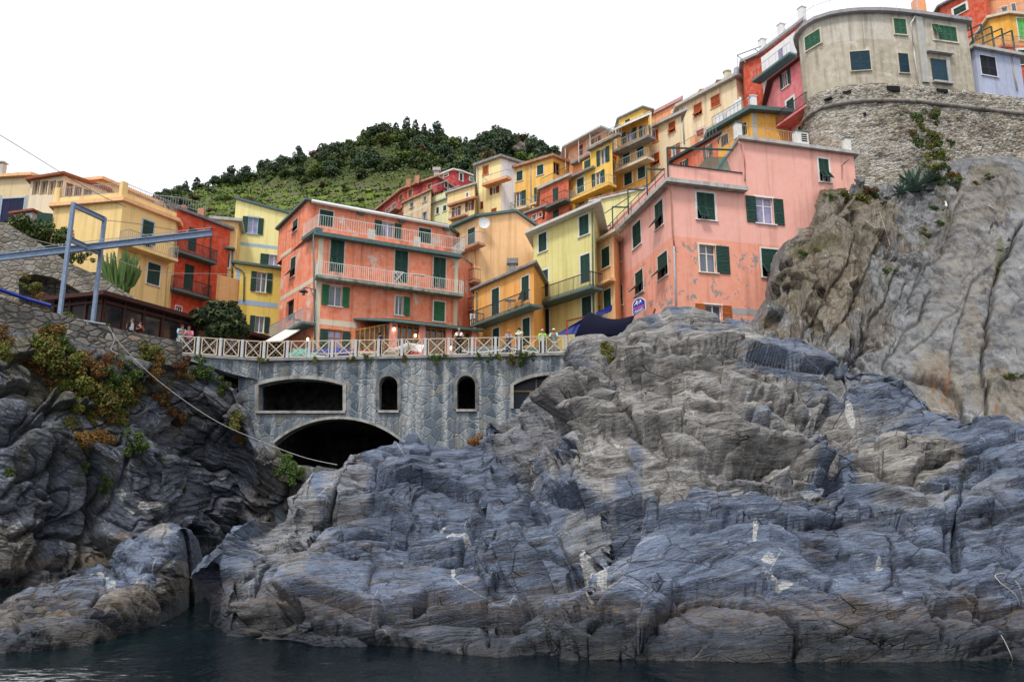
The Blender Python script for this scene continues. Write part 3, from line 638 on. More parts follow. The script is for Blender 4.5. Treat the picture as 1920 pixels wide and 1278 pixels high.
class House:
    def __init__(s, name, label, chain, Y, wall, z0, depth=7, k=0, cat='house', top=0, back=None, group=None, root=None, pts=None):
        if pts: s.pts = [Vector(p) for p in pts]; s.zr = s.pts[0].z
        else:
            s.zr = at(chain[k][0], chain[k][1], Y).z; s.pts = [atz(x, y, s.zr) for x, y in chain]
        s.zt = s.zr + top; s.z0 = z0; s.wall = wall
        c = sum(s.pts, Vector()) / len(s.pts)
        s.root = root or empty(name, (c.x, c.y + 1, z0), label, cat, group)
        s.f = [Fac(s.pts[i], s.pts[i + 1]) for i in range(len(s.pts) - 1)]
        s.holes = [[] for _ in s.f]; s.tops = [None] * len(s.f)
        if back is None: back = Vector((0, depth, 0))
        elif back == 'n': back = -s.f[0].n * depth
        s.back = back
        s.far = Y > 72; s.sh = M_SHUT; s.bars = .24 if s.far else .13
    def mb(s, mb, name, m, parent=None, **k): return mb.build(name, m, parent or s.root, **k)
    def settop(s, i, pix, off=0):
        s.tops[i] = sorted(s.f[i].uz(x, y, off) for x, y in pix)
    def topz(s, i, u):
        k = s.tops[i]
        if not k: return s.zt
        return float(np.interp(u, [q[0] for q in k], [q[1] for q in k]))
    def finish(s, roof='flat', rm=None, ov=.25, th=.22, rname='roof', walls='wall'):
        m = MB()
        for i, F in enumerate(s.f):
            us = {0., F.L}; zs = {s.z0}
            for h in s.holes[i]: us |= {h[0], h[1]}; zs |= {h[2], h[3]}
            if s.tops[i]: us |= {q[0] for q in s.tops[i] if 0 < q[0] < F.L}
            us = sorted(u for u in us if 0 <= u <= F.L); zs = sorted(zs) + [1e6]
            for a, b in zip(us[:-1], us[1:]):
                if b - a < 1e-4: continue
                ta, tb = s.topz(i, a), s.topz(i, b)
                for c, d in zip(zs[:-1], zs[1:]):
                    if any(h[0] - 1e-4 <= a and b <= h[1] + 1e-4 and h[2] - 1e-4 <= c and d <= h[3] + 1e-4 for h in s.holes[i]): continue
                    z = [min(c, ta), min(c, tb), min(d, tb), min(d, ta)]
                    if z[2] - z[1] < 1e-4 and z[3] - z[0] < 1e-4: continue
                    m.quad(F.P(a, z[0]), F.P(b, z[1]), F.P(b, z[2]), F.P(a, z[3]))
            for (u0, u1, z0, z1, dp) in s.holes[i]:
                q = [F.P(u0, z0), F.P(u1, z0), F.P(u1, z1), F.P(u0, z1)]; r = [p - F.n * dp for p in q]
                for k in range(4): m.quad(q[k], q[(k + 1) % 4], r[(k + 1) % 4], r[k])
        A, B = s.pts[0], s.pts[-1]
        bk = s.back; ztA = s.topz(0, 0); ztB = s.topz(-1 if len(s.f) > 1 else 0, s.f[-1].L)
        def w(p, q, zp, zq): m.quad((p.x, p.y, s.z0), (q.x, q.y, s.z0), (q.x, q.y, zq), (p.x, p.y, zp))
        w(A + bk, A, ztA, ztA); w(B, B + bk, ztB, ztB); w(B + bk, A + bk, ztB, ztA)
        s.wallo = m.build(walls, s.wall, s.root)
        if roof == 'flat':
            poly = [Vector((p.x, p.y)) for p in s.pts] + [Vector((B.x + bk.x, B.y + bk.y)), Vector((A.x + bk.x, A.y + bk.y))]
            n = len(poly); out = []
            for i in range(n):
                d1 = (poly[i] - poly[i - 1]).normalized(); d2 = (poly[(i + 1) % n] - poly[i]).normalized()
                n1 = Vector((d1.y, -d1.x)); n2 = Vector((d2.y, -d2.x)); b = (n1 + n2)
                b = b.normalized() / max(.4, b.normalized().dot(n1)); out.append(poly[i] + b * ov)
            r = MB(); r.prism([(p.x, p.y) for p in out], s.zt - .002, s.zt + th); s.roof = r.build(rname, rm or M_CONC, s.root)
        elif roof == 'strip':
            F = s.f[0]; r = MB(); ks = [(0, s.topz(0, 0))] + [q for q in (s.tops[0] or []) if .01 < q[0] < F.L - .01] + [(F.L, s.topz(0, F.L))]
            ks[0] = (-ov, ks[0][1] - ov * (ks[1][1] - ks[0][1]) / max(.1, ks[1][0] - ks[0][0]))
            ks[-1] = (F.L + ov, ks[-1][1] + ov * (ks[-1][1] - ks[-2][1]) / max(.1, ks[-1][0] - ks[-2][0]))
            D = s.back + (-F.n) * 0
            for (u0, z0), (u1, z1) in zip(ks[:-1], ks[1:]):
                a, b = F.P(u0, z0 + .003, ov), F.P(u1, z1 + .003, ov); e = D + D.normalized() * ov
                v = [a, b, b + e, a + e]; v += [p + UP * th for p in v]
                r.add(v, [(3, 2, 1, 0), (4, 5, 6, 7), (0, 1, 5, 4), (1, 2, 6, 5), (2, 3, 7, 6), (3, 0, 4, 7)])
            s.roof = r.build(rname, rm or M_CONC, s.root)
        return s
    # -- openings -------------------------------------------------------
    def win(s, i, x0, y0, x1, y1, kind='c', sh=None, surr=.1, sm=None, pane=None, fm=None, door=False, sill=True, off=0, flap=38):
        F = s.f[i]; sh = sh or s.sh; nm = 'door' if door else 'window'
        u0, u1, z0, z1 = F.rect(x0, y0, x1, y1)
        w = u1 - u0
        lw = rw = 0
        if kind in ('o', 'ol', 'or', 'oc'):
            sw = w * (.27 if kind == 'o' else .45)
            if kind in ('o', 'ol'): lw = sw
            if kind in ('o', 'or'): rw = sw
        a, b = u0 + lw, u1 - rw
        dp = .22
        s.holes[i].append((max(a, .02), min(b, F.L - .02), z0, z1, dp)); a, b = max(a, .02), min(b, F.L - .02)
        fr = MB()
        if surr:
            t = surr; o0, o1 = .002, .022
            F.box(fr, a - t, a, z0, z1, o0, o1); F.box(fr, b, b + t, z0, z1, o0, o1); F.box(fr, a - t, b + t, z1, z1 + t, o0, o1)
            if sill and not door: F.box(fr, a - t - .04, b + t + .04, z0 - .07, z0, o0, .10)
        f = .055; g0, g1 = -dp, -dp + .06
        F.box(fr, a, a + f, z0, z1, g0, g1); F.box(fr, b - f, b, z0, z1, g0, g1); F.box(fr, a + f, b - f, z0, z0 + f, g0, g1); F.box(fr, a + f, b - f, z1 - f, z1, g0, g1)
        if kind != 'c' and b - a > .5: F.box(fr, (a + b) / 2 - .04, (a + b) / 2 + .04, z0 + f, z1 - f, g0, g1)
        if kind in ('o', 'g', 'ol', 'or') and z1 - z0 > 1.5 and not s.far: F.box(fr, a + f, b - f, z0 + (z1 - z0) * .68, z0 + (z1 - z0) * .68 + .05, g0, g1 - .004)
        wo = fr.build(nm, (fm if kind not in 'cf' else None) or sm or M_SURR if kind in 'cf' else (fm or M_WHITE), s.root)
        p = MB(); p.quad(F.P(a, z0, -dp + .02), F.P(b, z0, -dp + .02), F.P(b, z1, -dp + .02), F.P(a, z1, -dp + .02))
        p.build('pane', (pane or M_GLASS) if kind not in 'cf' else M_GLASS_D, wo)
        n = 1 if b - a < .62 else 2 if b - a < 1.9 else 3
        if kind in ('c', 'f'):
            ww = (b - a) / n
            for k in range(n):
                q = MB(); o = F.P(a + ww * k + .006, z0 + .01, -.055)
                if kind == 'f' and (n == 1 or flap > 0 or k == 0):
                    h = z1 - z0 - .02; fh = h * .46
                    leaf(q, o + UP * fh, F.u, UP, F.n, ww - .012, h - fh, s.far, .0)
                    ang = R(abs(flap)); V = UP * math.cos(ang) - F.n * math.sin(ang); Nn = F.n * math.cos(ang) + UP * math.sin(ang)
                    hinge = o + UP * fh + F.n * .03
                    leaf(q, hinge - V * fh, F.u, V, Nn, ww - .012, fh, s.far, .0)
                else: leaf(q, o, F.u, UP, F.n, ww - .012, z1 - z0 - .02, s.far)
                q.build('shutter', sh, wo)
        if lw:
            q = MB(); leaf(q, F.P(u0, z0, .03), F.u, UP, F.n, lw - .02, z1 - z0, s.far); q.build('shutter', sh, wo)
        if rw:
            q = MB(); leaf(q, F.P(b + .02, z0, .03), F.u, UP, F.n, rw - .02, z1 - z0, s.far); q.build('shutter', sh, wo)
        return wo
    def surround(s, i, x0, y0, x1, y1, m, off=.012, name='trim_band'):
        F = s.f[i]; u0, u1, z0, z1 = F.rect(x0, y0, x1, y1)
        q = MB(); F.box(q, u0, u1, z0, z1, .002, off); return q.build(name, m, s.root)
    def band(s, i, xa, ya, xb, yb, h, m, off=.012, name='trim_band'):
        F = s.f[i]; u0, z = F.uz(xa, ya); u1, z2 = F.uz(xb, yb); z = (z + z2) / 2
        q = MB(); F.box(q, u0, u1, z - h / 2, z + h / 2, .002, off); return q.build(name, m, s.root)
    def pipe(s, i, pts, m=None, r=.05, off=.09):
        F = s.f[i]; P_ = [F.P(*F.uz(x, y, off), off) for x, y in pts]
        return MB().tube(P_, r, 6).build('downpipe', m or M_TEAL, s.root, smooth=True)
    def balcony(s, i, pl, pr, d=.9, rail=.95, slab=None, rm=None, th=.16, sides='lr', bars=None, name='balcony', solid=False):
        F = s.f[i]; u0, z0 = F.uz(*pl, d); u1, z1 = F.uz(*pr, d); z = (z0 + z1) / 2
        q = MB(); F.box(q, u0, u1, z, z + th, .003, d); bo = q.build(name, slab or M_CONC, s.root)
        if rail:
            r = MB(); rr = (.030 if rm is M_DARKM else .024) if not s.far else .028; zt = z + th + rail; zb = z + th + .08; e = d - .05
            path = ([F.P(u0 + .05, 0, .03)] if 'l' in sides else []) + [F.P(u0 + .05, 0, e), F.P(u1 - .05, 0, e)] + ([F.P(u1 - .05, 0, .03)] if 'r' in sides else [])
            for a, b in zip(path[:-1], path[1:]):
                r.bar(a + UP * zt, b + UP * zt, rr * 1.2); r.bar(a + UP * zb, b + UP * zb, rr)
                n = max(1, int((b - a).length / (bars or s.bars)))
                for k in range(n + 1):
                    p = a.lerp(b, k / n); big = k % 12 == 0
                    r.bar(p + UP * (z + th if big else zb), p + UP * zt, rr * (.95 if big else .55))
            r.build('railing', rm or M_GREYM, bo)
        return bo
def railing(name, pts, h, m, parent=None, gap=.16, r=.02, **tg):
    q = MB()
    for a, b in zip(pts[:-1], pts[1:]):
        a, b = Vector(a), Vector(b)
        q.bar(a + UP * h, b + UP * h, r * 1.2); q.bar(a + UP * .1, b + UP * .1, r)
        n = max(1, int((b - a).length / gap))
        for k in range(n + 1):
            p = a.lerp(b, k / n); q.bar(p, p + UP * h, r * (1 if k % 10 == 0 else .55))
    o = q.build(name, m, parent); tag(o, **tg); return o
# ---------------------------------------------------------------- quay wall with arches
def mat_arcade():
    t = NT('crazy_slate_masonry', .85, .25)
    v = t.map((1, 1, 1))
    wob = t.n.new('ShaderNodeMix'); wob.data_type = 'VECTOR'; wob.inputs['Factor'].default_value = .12
    nzz = t.n.new('ShaderNodeTexNoise'); nzz.inputs['Scale'].default_value = 1.3; t.l.new(t.obj, nzz.inputs['Vector'])
    t.l.new(v, wob.inputs['A']); t.l.new(nzz.outputs['Color'], wob.inputs['B'])
    vec = t.map((2.5, 2.5, 2.2), src=wob.outputs['Result'])
    e = t.voro(1, 'DISTANCE_TO_EDGE', vec); c = t.voro(1, 'F1', vec, 'Color')
    rnd = t.sep(c)
    st = t.mix(rnd[0], (.062, .088, .120, 1), (.175, .205, .235, 1))
    st = t.mix(t.rng(rnd[1], .82, .95, 0, .5), st, (.24, .22, .17, 1))
    st = t.mix(t.rng(t.noise(7, 6, .7), .4, .7, 0, .5), st, t.mix(1, st, (.55, .56, .58, 1), 'MULTIPLY'))
    mort = t.rng(e, .012, .045, 1, 0)
    col = t.mix(mort, st, t.mix(t.noise(2, 3), (.10, .105, .11, 1), (.32, .33, .33, 1)))
    streak = t.noise(1, 6, .65, t.map((1.9, 1.9, .10)))
    z = t.sep()[2]
    hi = t.rng(z, 3.8, 6.6, .0, 1)
    sm = t.math('MULTIPLY', t.rng(streak, .46, .62), t.math('MULTIPLY', hi, t.rng(t.noise(5, 5, .7), .3, .6)))
    col = t.mix(t.math('MULTIPLY', sm, .62), col, (.58, .59, .58, 1))
    sd_ = t.noise(1, 6, .65, t.map((1.2, 1.2, .14), (0, 0, 2)))
    col = t.mix(t.rng(sd_, .52, .75, 0, .7), col, t.mix(1, col, (.38, .39, .42, 1), 'MULTIPLY'))
    h = t.math('ADD', t.rng(e, 0, .08), t.math('MULTIPLY', t.noise(14, 5, .65), .4))
    return t.done(col, t.bump(h, .7, .06))
M_ARC = mat_arcade()
M_RIM = mat_stucco('weathered_arch_plaster', (.27, .27, .255, 1), 1.8)
M_JAMB = mat_stucco('dark_grey_arch_stone', (.10, .105, .115, 1), 1.4)
YA = 46.0
AF = Fac(at(440, 700, YA), at(1120, 700, YA))
def auz(x, y): return AF.uz(x, y)
def arch_pts(x0, x1, yspring, ycrown, ybot, n=18, xc=None, rnd=False):
    """opening outline as (u, z), anticlockwise from bottom left."""
    out = [auz(x0, ybot), auz(x1, ybot)]
    xm = (x0 + x1) / 2; hw = (x1 - x0) / 2; rise = yspring - ycrown
    if rnd: pts = [(xm + hw * math.cos(math.pi * k / n), yspring - rise * math.sin(math.pi * k / n)) for k in range(n + 1)]
    else:
        Rr = (hw * hw + rise * rise) / (2 * rise); pts = []
        for k in range(n + 1):
            x = x1 - 2 * hw * k / n; pts.append((x, yspring - rise + Rr - math.sqrt(max(0, Rr * Rr - (x - xm) ** 2))))
    return out + [auz(*p) for p in pts]
openings = [arch_pts(485, 643, 722, 710, 770), arch_pts(711, 745.5, 722, 705, 769, rnd=True), arch_pts(857, 891, 722, 704, 767, rnd=True), arch_pts(963, 1110, 722, 703, 766)]
low = arch_pts(508, 762, 836, 785, 905)
quay = empty('quay_wall', (at(760, 700, YA).x, YA + 2, 0), 'grey slate quay wall with arches and dark openings below the white fence', 'wall')
outline = [auz(*p) for p in [(447, 1030), (1130, 1030), (1130, 661), (1076, 663), (671, 671), (487, 674), (447, 672)]]
def face_with_holes(F, outer, holes):
    bm = bmesh.new()
    for loop in [outer] + holes:
        vs = [bm.verts.new(F.P(u, z)) for u, z in loop]
        for k in range(len(vs)): bm.edges.new((vs[k], vs[(k + 1) % len(vs)]))
    bmesh.ops.triangle_fill(bm, use_beauty=True, use_dissolve=False, edges=bm.edges[:])
    bm.verts.index_update()
    v = [tuple(x.co) for x in bm.verts]; f = [tuple(q.index for q in x.verts) for x in bm.faces]; bm.free(); return v, f
def clean(loop):
    out = []
    for q in loop:
        if not out or (Vector(q) - Vector(out[-1])).length > 1e-3: out.append(q)
    return out
openings = [clean(o) for o in openings]; low = clean(low)
m = MB(); m.add(*face_with_holes(AF, outline, openings + [low]))
zt = auz(700, 671)[1]; zb = auz(447, 1030)[1]
n = len(outline)
for k in range(n):
    a, b = outline[k], outline[(k + 1) % n]
    m.quad(AF.P(*a), AF.P(*a, -1.0), AF.P(*b, -1.0), AF.P(*b))
for h in openings + [low]:
    for k in range(len(h)):
        a, b = h[k], h[(k + 1) % len(h)]; m.quad(AF.P(*a), AF.P(*b), AF.P(*b, -.9), AF.P(*a, -.9))
m.build('wall', M_ARC, quay)
# the wing on the left, underside rising to the cliff
YW = YA - .6
WF = Fac(at(300, 660, YW - 1.2), at(490, 674, YW + .55))
wing = [WF.uz(*p) for p in [(326, 664), (487, 674), (483, 712), (474, 709), (440, 702), (383, 684), (350, 674)]]
m = MB(); v = [WF.P(*q) for q in wing]; w2 = [WF.P(*q, -1.2) for q in wing]; k = len(v)
m.add(v + w2, [tuple(range(k)), tuple(range(k, 2 * k))[::-1]] + [(i, (i + 1) % k, k + (i + 1) % k, k + i) for i in range(k)])
m.build('wing_wall', M_ARC, quay)
def rim(loop, t, o, m, name, skip_bottom=True):
    q = MB(); pts = loop[1:] + [loop[0]] if skip_bottom else loop + [loop[0]]
    cu = sum(p[0] for p in loop) / len(loop)
    P_ = [Vector(p) for p in pts]; out = []
    for i, p in enumerate(P_):
        d = (P_[min(i + 1, len(P_) - 1)] - P_[max(i - 1, 0)]).normalized(); nn = Vector((d.y, -d.x)); out.append(p + nn * t)
    for i in range(len(P_) - 1):
        a, b, c, d = AF.P(*P_[i], .003), AF.P(*P_[i + 1], .003), AF.P(*out[i + 1], .003), AF.P(*out[i], .003)
        e = AF.n * o; q.add([a, b, c, d, a + e, b + e, c + e, d + e], [(0, 1, 2, 3), (4, 7, 6, 5), (0, 4, 5, 1), (1, 5, 6, 2), (2, 6, 7, 3), (3, 7, 4, 0)])
    return q.build(name, m, quay)
rim(openings[0], .2, .07, M_RIM, 'arch_surround'); rim(openings[1], .2, .07, M_JAMB, 'arch_surround'); rim(openings[2], .2, .07, M_JAMB, 'arch_surround')
rim(openings[3], .2, .07, M_RIM, 'arch_surround'); rim(low[1:] if False else low, .15, .06, M_RIM, 'arch_surround')
q = MB()
for x0, x1, y in ((480, 648, 772), (709, 748, 771), (855, 894, 769)):
    (u0, z), (u1, _) = auz(x0, y), auz(x1, y); AF.box(q, u0, u1, z - .08, z + .06, .004, .14)
q.build('sill', M_RIM, quay)
# rooms behind the openings
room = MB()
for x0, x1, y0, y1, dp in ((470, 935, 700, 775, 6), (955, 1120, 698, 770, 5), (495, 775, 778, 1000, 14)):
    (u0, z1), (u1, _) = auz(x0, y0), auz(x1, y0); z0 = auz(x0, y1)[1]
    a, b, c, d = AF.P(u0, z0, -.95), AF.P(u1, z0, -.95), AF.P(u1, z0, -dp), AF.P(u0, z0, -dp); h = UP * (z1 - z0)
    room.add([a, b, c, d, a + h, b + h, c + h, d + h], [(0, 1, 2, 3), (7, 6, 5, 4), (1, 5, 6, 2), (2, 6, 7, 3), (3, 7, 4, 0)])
room.build('inner_room', mat_stucco('dark_room_plaster', (.035, .037, .04, 1), 1), quay)  # every inner face gets the same very dark plaster colour
# window grid of the right opening
g = MB(); (u0, z), (u1, _) = auz(962, 731), auz(1110, 731); AF.box(g, u0, u1, z - .05, z + .05, -.55, -.47)
for x in (1006, 1050): u = auz(x, 720)[0]; AF.box(g, u - .04, u + .04, z, auz(x, 700)[1], -.56, -.48)
g.build('window_bar', mat_plain('rusty_iron', (.28, .17, .09, 1), .8, .3), quay)
g = MB(); g.quad(AF.P(u0, auz(962, 775)[1], -.6), AF.P(u1, auz(962, 775)[1], -.6), AF.P(u1, auz(962, 700)[1], -.6), AF.P(u0, auz(962, 700)[1], -.6))
g.build('pane', mat_plain('blue_dark_glass', (.012, .02, .035, 1), .3, .2), quay)
# kerb along the top
q = MB()
top = [(332, 663, YW - .9), (487, 673, YW + .5), (671, 670, YA), (1076, 662, YA), (1130, 660, YA)]
TP = [at(x, y, Y) for x, y, Y in top]
for a, b in zip(TP[:-1], TP[1:]):
    d = (b - a); d.z = 0; nn = Vector((d.y, -d.x, 0)).normalized()
    q.box(a + nn * .10 - UP * .12, b - a, -nn * .75, UP * .16)
q.build('kerb', M_CONCD, quay)

# ---------------------------------------------------------------- terraces of ground behind
M_GROUND = mat_stucco('grey_paving', (.20, .195, .185, 1), 1.5)
zt = TP[2].z + .03
ZP = zt
g = MB()
xl = at(338, 664, YA).x
g.add([(xl, YA + .5, zt), (26, YA + .5, zt), (26, 64, zt), (xl, 64, zt)], [(0, 1, 2, 3)])
tag(g.build('piazza', M_GROUND, loc=(-10, 50, zt)), kind='structure')
g = MB()
prof = [(61, zt - 1), (63, zt + 2), (70, zt + 9), (85, zt + 17), (105, zt + 25), (125, zt + 29)]
g.add([(x, y, z) for y, z in prof for x in (-140, 160)], [(2 * i, 2 * i + 1, 2 * i + 3, 2 * i + 2) for i in range(len(prof) - 1)])
tag(g.build('hillside', mat_plain('dry_hillside_earth', (.09, .085, .05, 1), .95, .3), loc=(0, 80, zt)), kind='structure')

# ---------------------------------------------------------------- white fence of crossed panels
M_FPOST = mat_plain('grey_white_fence_paint', (.46, .465, .48, 1), .6, .12)
M_FPAN = mat_plain('cream_fence_paint', (.55, .47, .36, 1), .6, .15)
fence = empty('fence', (at(700, 672, YA).x, YA, ZP), 'long white wooden fence of crossed panels and wire mesh along the quay wall', 'fence')
post_px = [333, 370, 412, 453, 494, 538, 579, 622, 666, 709, 753, 797, 841, 885, 929, 973, 1018, 1062, 1106]
def top_at(x):
    X = [t[0] for t in top]; return at(x, float(np.interp(x, X, [t[1] for t in top])) + .5, float(np.interp(x, X, [t[2] for t in top])) + .12)
FH = 1.08
for k, x in enumerate(post_px):
    p = top_at(x); q = MB()
    if k: q.cbox(p + UP * .02, .15, .13, FH); q.build('post', M_FPOST, fence)
    if k + 1 == len(post_px): break
    r = top_at(post_px[k + 1]); d = r - p; L = d.length; e = d / L
    a, b = p + e * (.2 if k else .02), p + e * (L - .2)
    lo, hi = UP * .1, UP * (FH - .02); q = MB()
    for s0, s1 in ((a + lo, b + lo), (a + hi, b + hi), (a + lo, a + hi), (b + lo, b + hi), (a + lo, b + hi), (a + hi, b + lo)): q.bar(s0, s1, .034)
    q.bar(p + hi, r + hi, .03)
    q.build('panel', M_FPAN, fence)
    q = MB(); w = (b - a).length; h = FH - .12; stp = .26; off = Vector((0, .045, 0))
    n = int((w + h) / stp)
    for i in range(1, n):
        c = i * stp
        for sgn in (0, 1):
            u0, v0 = (c, 0) if c < w else (w, c - w); u1, v1 = (0, c) if c < h else (c - h, h)
            if sgn: u0, u1 = w - u0, w - u1
            q.bar(a + e * u0 + lo + UP * v0 + off, a + e * u1 + lo + UP * v1 + off, .006, 3)
    q.build('wire_mesh', M_FPAN, fence)
# ---------------------------------------------------------------- houses round the piazza
C_OR = lin(240, 132, 92); C_YE = lin(240, 205, 125); C_RED = lin(214, 72, 30)
# -- orange-red house with two long balconies
M_OR = mat_stucco('coral_stucco', C_OR, 1.3, patch=.575)
oh = House('apartment_house', 'coral red house with long white balcony railings behind the fence', [(524, 563), (595, 521), (858, 556)], 54, M_OR, ZP, k=1, back=Vector((2.5, 7, 0)))
F0, F1 = oh.f
oh.zt = F1.uz(595, 432)[1]
for w in (((619, 448, 645, 512), 'f', -40), ((740, 468, 764.5, 531), 'c', 0), ((812.6, 481, 835.6, 541), 'f', -40)): oh.win(1, *w[0], w[1], door=True, flap=w[2], surr=.09, sm=mat_plain('faded_plaster_frame', (.50, .42, .37, 1), .9, .2))
oh.sh = M_SHUT_LT
oh.win(1, 603, 533, 655, 577, 'o', surr=.06); oh.win(1, 741, 554, 768, 593, 'or', surr=.06); oh.win(1, 813, 564, 834, 604, 'c', surr=.08)
oh.sh = M_SHUT
oh.win(1, 599, 616, 656, 668, 'o', surr=.07, door=True, fm=M_WOOD, pane=M_GLASS_V)
oh.win(0, 544.5, 480, 554, 522, 'f', surr=.04); oh.win(0, 537, 560, 550, 604, 'g', surr=0, door=True, pane=M_DARK, fm=M_DARKM)
oh.finish(roof=None)
zs = oh.zt
up = House('upper_storey', None, [(523, 430), (577, 377), (835, 425)], 55.6, M_OR, zs - .02, k=1, back=Vector((2.5, 6.5, 0)), root=oh.root)
up.zt = up.zr
up.win(1, 599, 392, 625, 426, 'c', door=True, surr=.05); up.win(1, 702, 412, 752, 448, 'o', door=True, surr=.05, pane=M_GLASS_V); up.win(1, 785, 426, 808, 457, 'c', door=True, surr=.05)
up.win(0, 549, 408, 558, 438, 'f', surr=.04)
up.finish(rm=M_TEAL, ov=.28, th=.16, walls='upper_wall')
# terrace floor, slab edge and rails
q = MB(); P_ = [oh.pts[0], oh.pts[1], oh.pts[2]]
B_ = [Vector((p.x, p.y)) for p in P_]; bk = oh.back.xy
q.prism([B_[0] - F0.n.xy * 0, B_[1] , B_[2], B_[2] + bk, B_[0] + bk], zs - .2, zs - .03); q.build('terrace_floor', M_CONC, oh.root)
tb = oh.balcony(1, (590, 444), (867, 478), .55, .0, M_TEALD, name='terrace_slab', th=.26); tb.data.materials[0] = M_TEAL
q = MB(); F0.box(q, F0.L - 2.2, F0.L + .5, zs - .22, zs + .04, .003, .5); q.build('terrace_slab', M_TEAL, oh.root)
e = .45; pl = F1.P(-.25, 0, e); pr = F1.P(F1.L + .3, 0, e); lf = F0.P(F0.L - 2.1, 0, .4)
M_RAIL = mat_plain('whitish_railing_paint', (.60, .66, .63, 1), .5, .12)
railing('railing', [lf + UP * (zs + .04), pl + UP * (zs + .04), pr + UP * (zs + .04), F1.P(F1.L + .3, 0, -2) + UP * (zs + .04)], 1.0, M_RAIL, oh.root, .17, .022)
oh.balcony(1, (594, 519), (870, 556), .85, 1.0, mat_stucco('mossy_balcony_edge', (.16, .20, .17, 1), 2), M_RAIL, th=.2, bars=.15)
ba = oh.balcony(0, (503, 627), (566, 618), 1.0, .95, M_TEAL, M_GREYM, th=.15)
oh.pipe(1, [(588, 440), (589, 560), (591, 668)], M_TEAL, .06, .12)
oh.band(1, 597, 601, 668, 611, .42, M_CREAMT); oh.surround(1, 592, 432, 602, 672, M_CREAMT, .014, 'corner_band'); oh.surround(1, 851, 476, 858, 640, M_CREAMT, .014, 'corner_band')
oh.band(0, 526, 480, 573, 450, .34, M_CREAMT); oh.band(0, 526, 563, 590, 520, .34, M_CREAMT); oh.band(0, 565, 620, 588, 607, .34, M_CREAMT)
# awning cassette under the upper eave
q = MB(); G = up.f[1]; a = G.P(.2, up.zt - .1, .42); b = G.P(G.L + .1, up.zt - .1, .42); q.bar(a, b, .13, 8)
q.build('awning_cassette', M_WHITE, oh.root, smooth=True)
q = MB()
for x in (.34, .64, .98): p = G.P(G.L * x, up.zt - .35, .3); q.box(p, G.u * .5, -G.n * .3, UP * .3)
q.build('awning_bracket', M_TEAL, oh.root)
# small things on the terrace
q = MB()
for x in (690, 776):
    u, z = F1.uz(x, 440, -.9); c = F1.P(u, zs, -.9); q.box(c, F1.u * .55, F1.n * .05, UP * 1.1)
q.build('terrace_screen', mat_plain('pale_mesh_screen', (.5, .47, .42, 1), .8, .2), oh.root)
# -- cream roller awning on the left face
aw = MB(); a = F0.P(*F0.uz(561, 618, .2), .2); b = F0.P(F0.uz(530, 640, .2)[0] - 1.5, a.z, .2)
c1, c2 = at(560, 620, 53.2), at(541, 607, 56.0)
w1 = [at(561, 620, 53.6), at(561, 627, 53.5), at(500, 646, 52.5), at(497, 639, 53.5)]
aw.quad(at(548, 612, 56.4), at(563, 619, 54.2), at(527, 640, 52.6), at(497, 641, 54.2))
ao = aw.build('awning', mat_plain('cream_awning_cloth', (.66, .62, .56, 1), .85, .1)); tag(ao, 'cream cloth awning sloping out below the small side balcony of the coral house', 'awning')
md = ao.modifiers.new('thickness', 'SOLIDIFY'); md.thickness = .06
# -- restaurant porch with green lean-to roof
D = 3.6
por = empty('restaurant_porch', F1.P(5, ZP, 2), 'glazed wooden restaurant porch with dark green lean-to roof in front of the coral house', 'porch')
ul, ze = F1.uz(741, 603, D); ur, ze2 = F1.uz(901, 624, D); ze = (ze + ze2) / 2
uw = F1.uz(664, 598, .05)[0]
q = MB(); zw = ze + .75
v = [F1.P(ul - .2, ze, D + .4), F1.P(ur, ze, D + .4), F1.P(ur, zw, .02), F1.P(uw, zw, .02)]; v += [p + UP * .16 for p in v]
q.add(v, [(3, 2, 1, 0), (4, 5, 6, 7), (0, 1, 5, 4), (1, 2, 6, 5), (2, 3, 7, 6), (3, 0, 4, 7)]); q.build('roof', M_TEALD, por)
q = MB(); q.bar(F1.P(ul - .2, ze - .02, D + .46), F1.P(ur, ze - .02, D + .46), .09, 8); q.bar(F1.P(ul - .22, ze, D + .4), F1.P(uw, zw + .05, .05), .09, 8); q.build('gutter', M_TEAL, por, smooth=True)
M_PINKP = mat_stucco('pink_post_stucco', lin(235, 150, 135), .8)
for x in (737, 790, 840, 888):
    u, _ = F1.uz(x, 640, D - .2); q = MB(); F1.box(q, u - .22, u + .22, ZP, ze, D - .42, D); q.build('post', M_PINKP, por)
q = MB(); gl = MB()
def glazed(p, q_, mbf, mbg, top_, n):
    d = q_ - p; nn = Vector((d.y, -d.x, 0)).normalized()
    for k in range(n + 1):
        a = p.lerp(q_, k / n); mbf.box(a - d.normalized() * .05, d.normalized() * .1, nn * .08, UP * (top_ - ZP))
    for zz in (ZP + .05, ZP + .9, top_ - .15): mbf.box(Vector((p.x, p.y, zz)), d, nn * .06, UP * .12)
    for k in range(n):
        a = p.lerp(q_, (k + .22) / n); mbf.box(Vector((a.x, a.y, ZP + .12)), d / n * .56, nn * .03, UP * .76)
    mbg.box(Vector((p.x, p.y, ZP)), d, -nn * .02, UP * (top_ - ZP))
pa, pb, pc = F1.P(ul + .1, ZP, D - .25), F1.P(ur - .3, ZP, D - .25), F1.P(uw + .2, ZP, .05)
glazed(pa, pb, q, gl, ze + .02, 14); glazed(pc, pa, q, gl, ze + .1, 8)
q.build('glazing_frame', M_WOOD, por); gl.build('pane', mat_glass('amber_glass', (.10, .07, .045, 1)), por)
M_BULB = bpy.data.materials.new('lit_bulb'); M_BULB.use_nodes = True
M_BULB.node_tree.nodes['Principled BSDF'].inputs['Emission Color'].default_value = (1, .72, .32, 1); M_BULB.node_tree.nodes['Principled BSDF'].inputs['Emission Strength'].default_value = 6
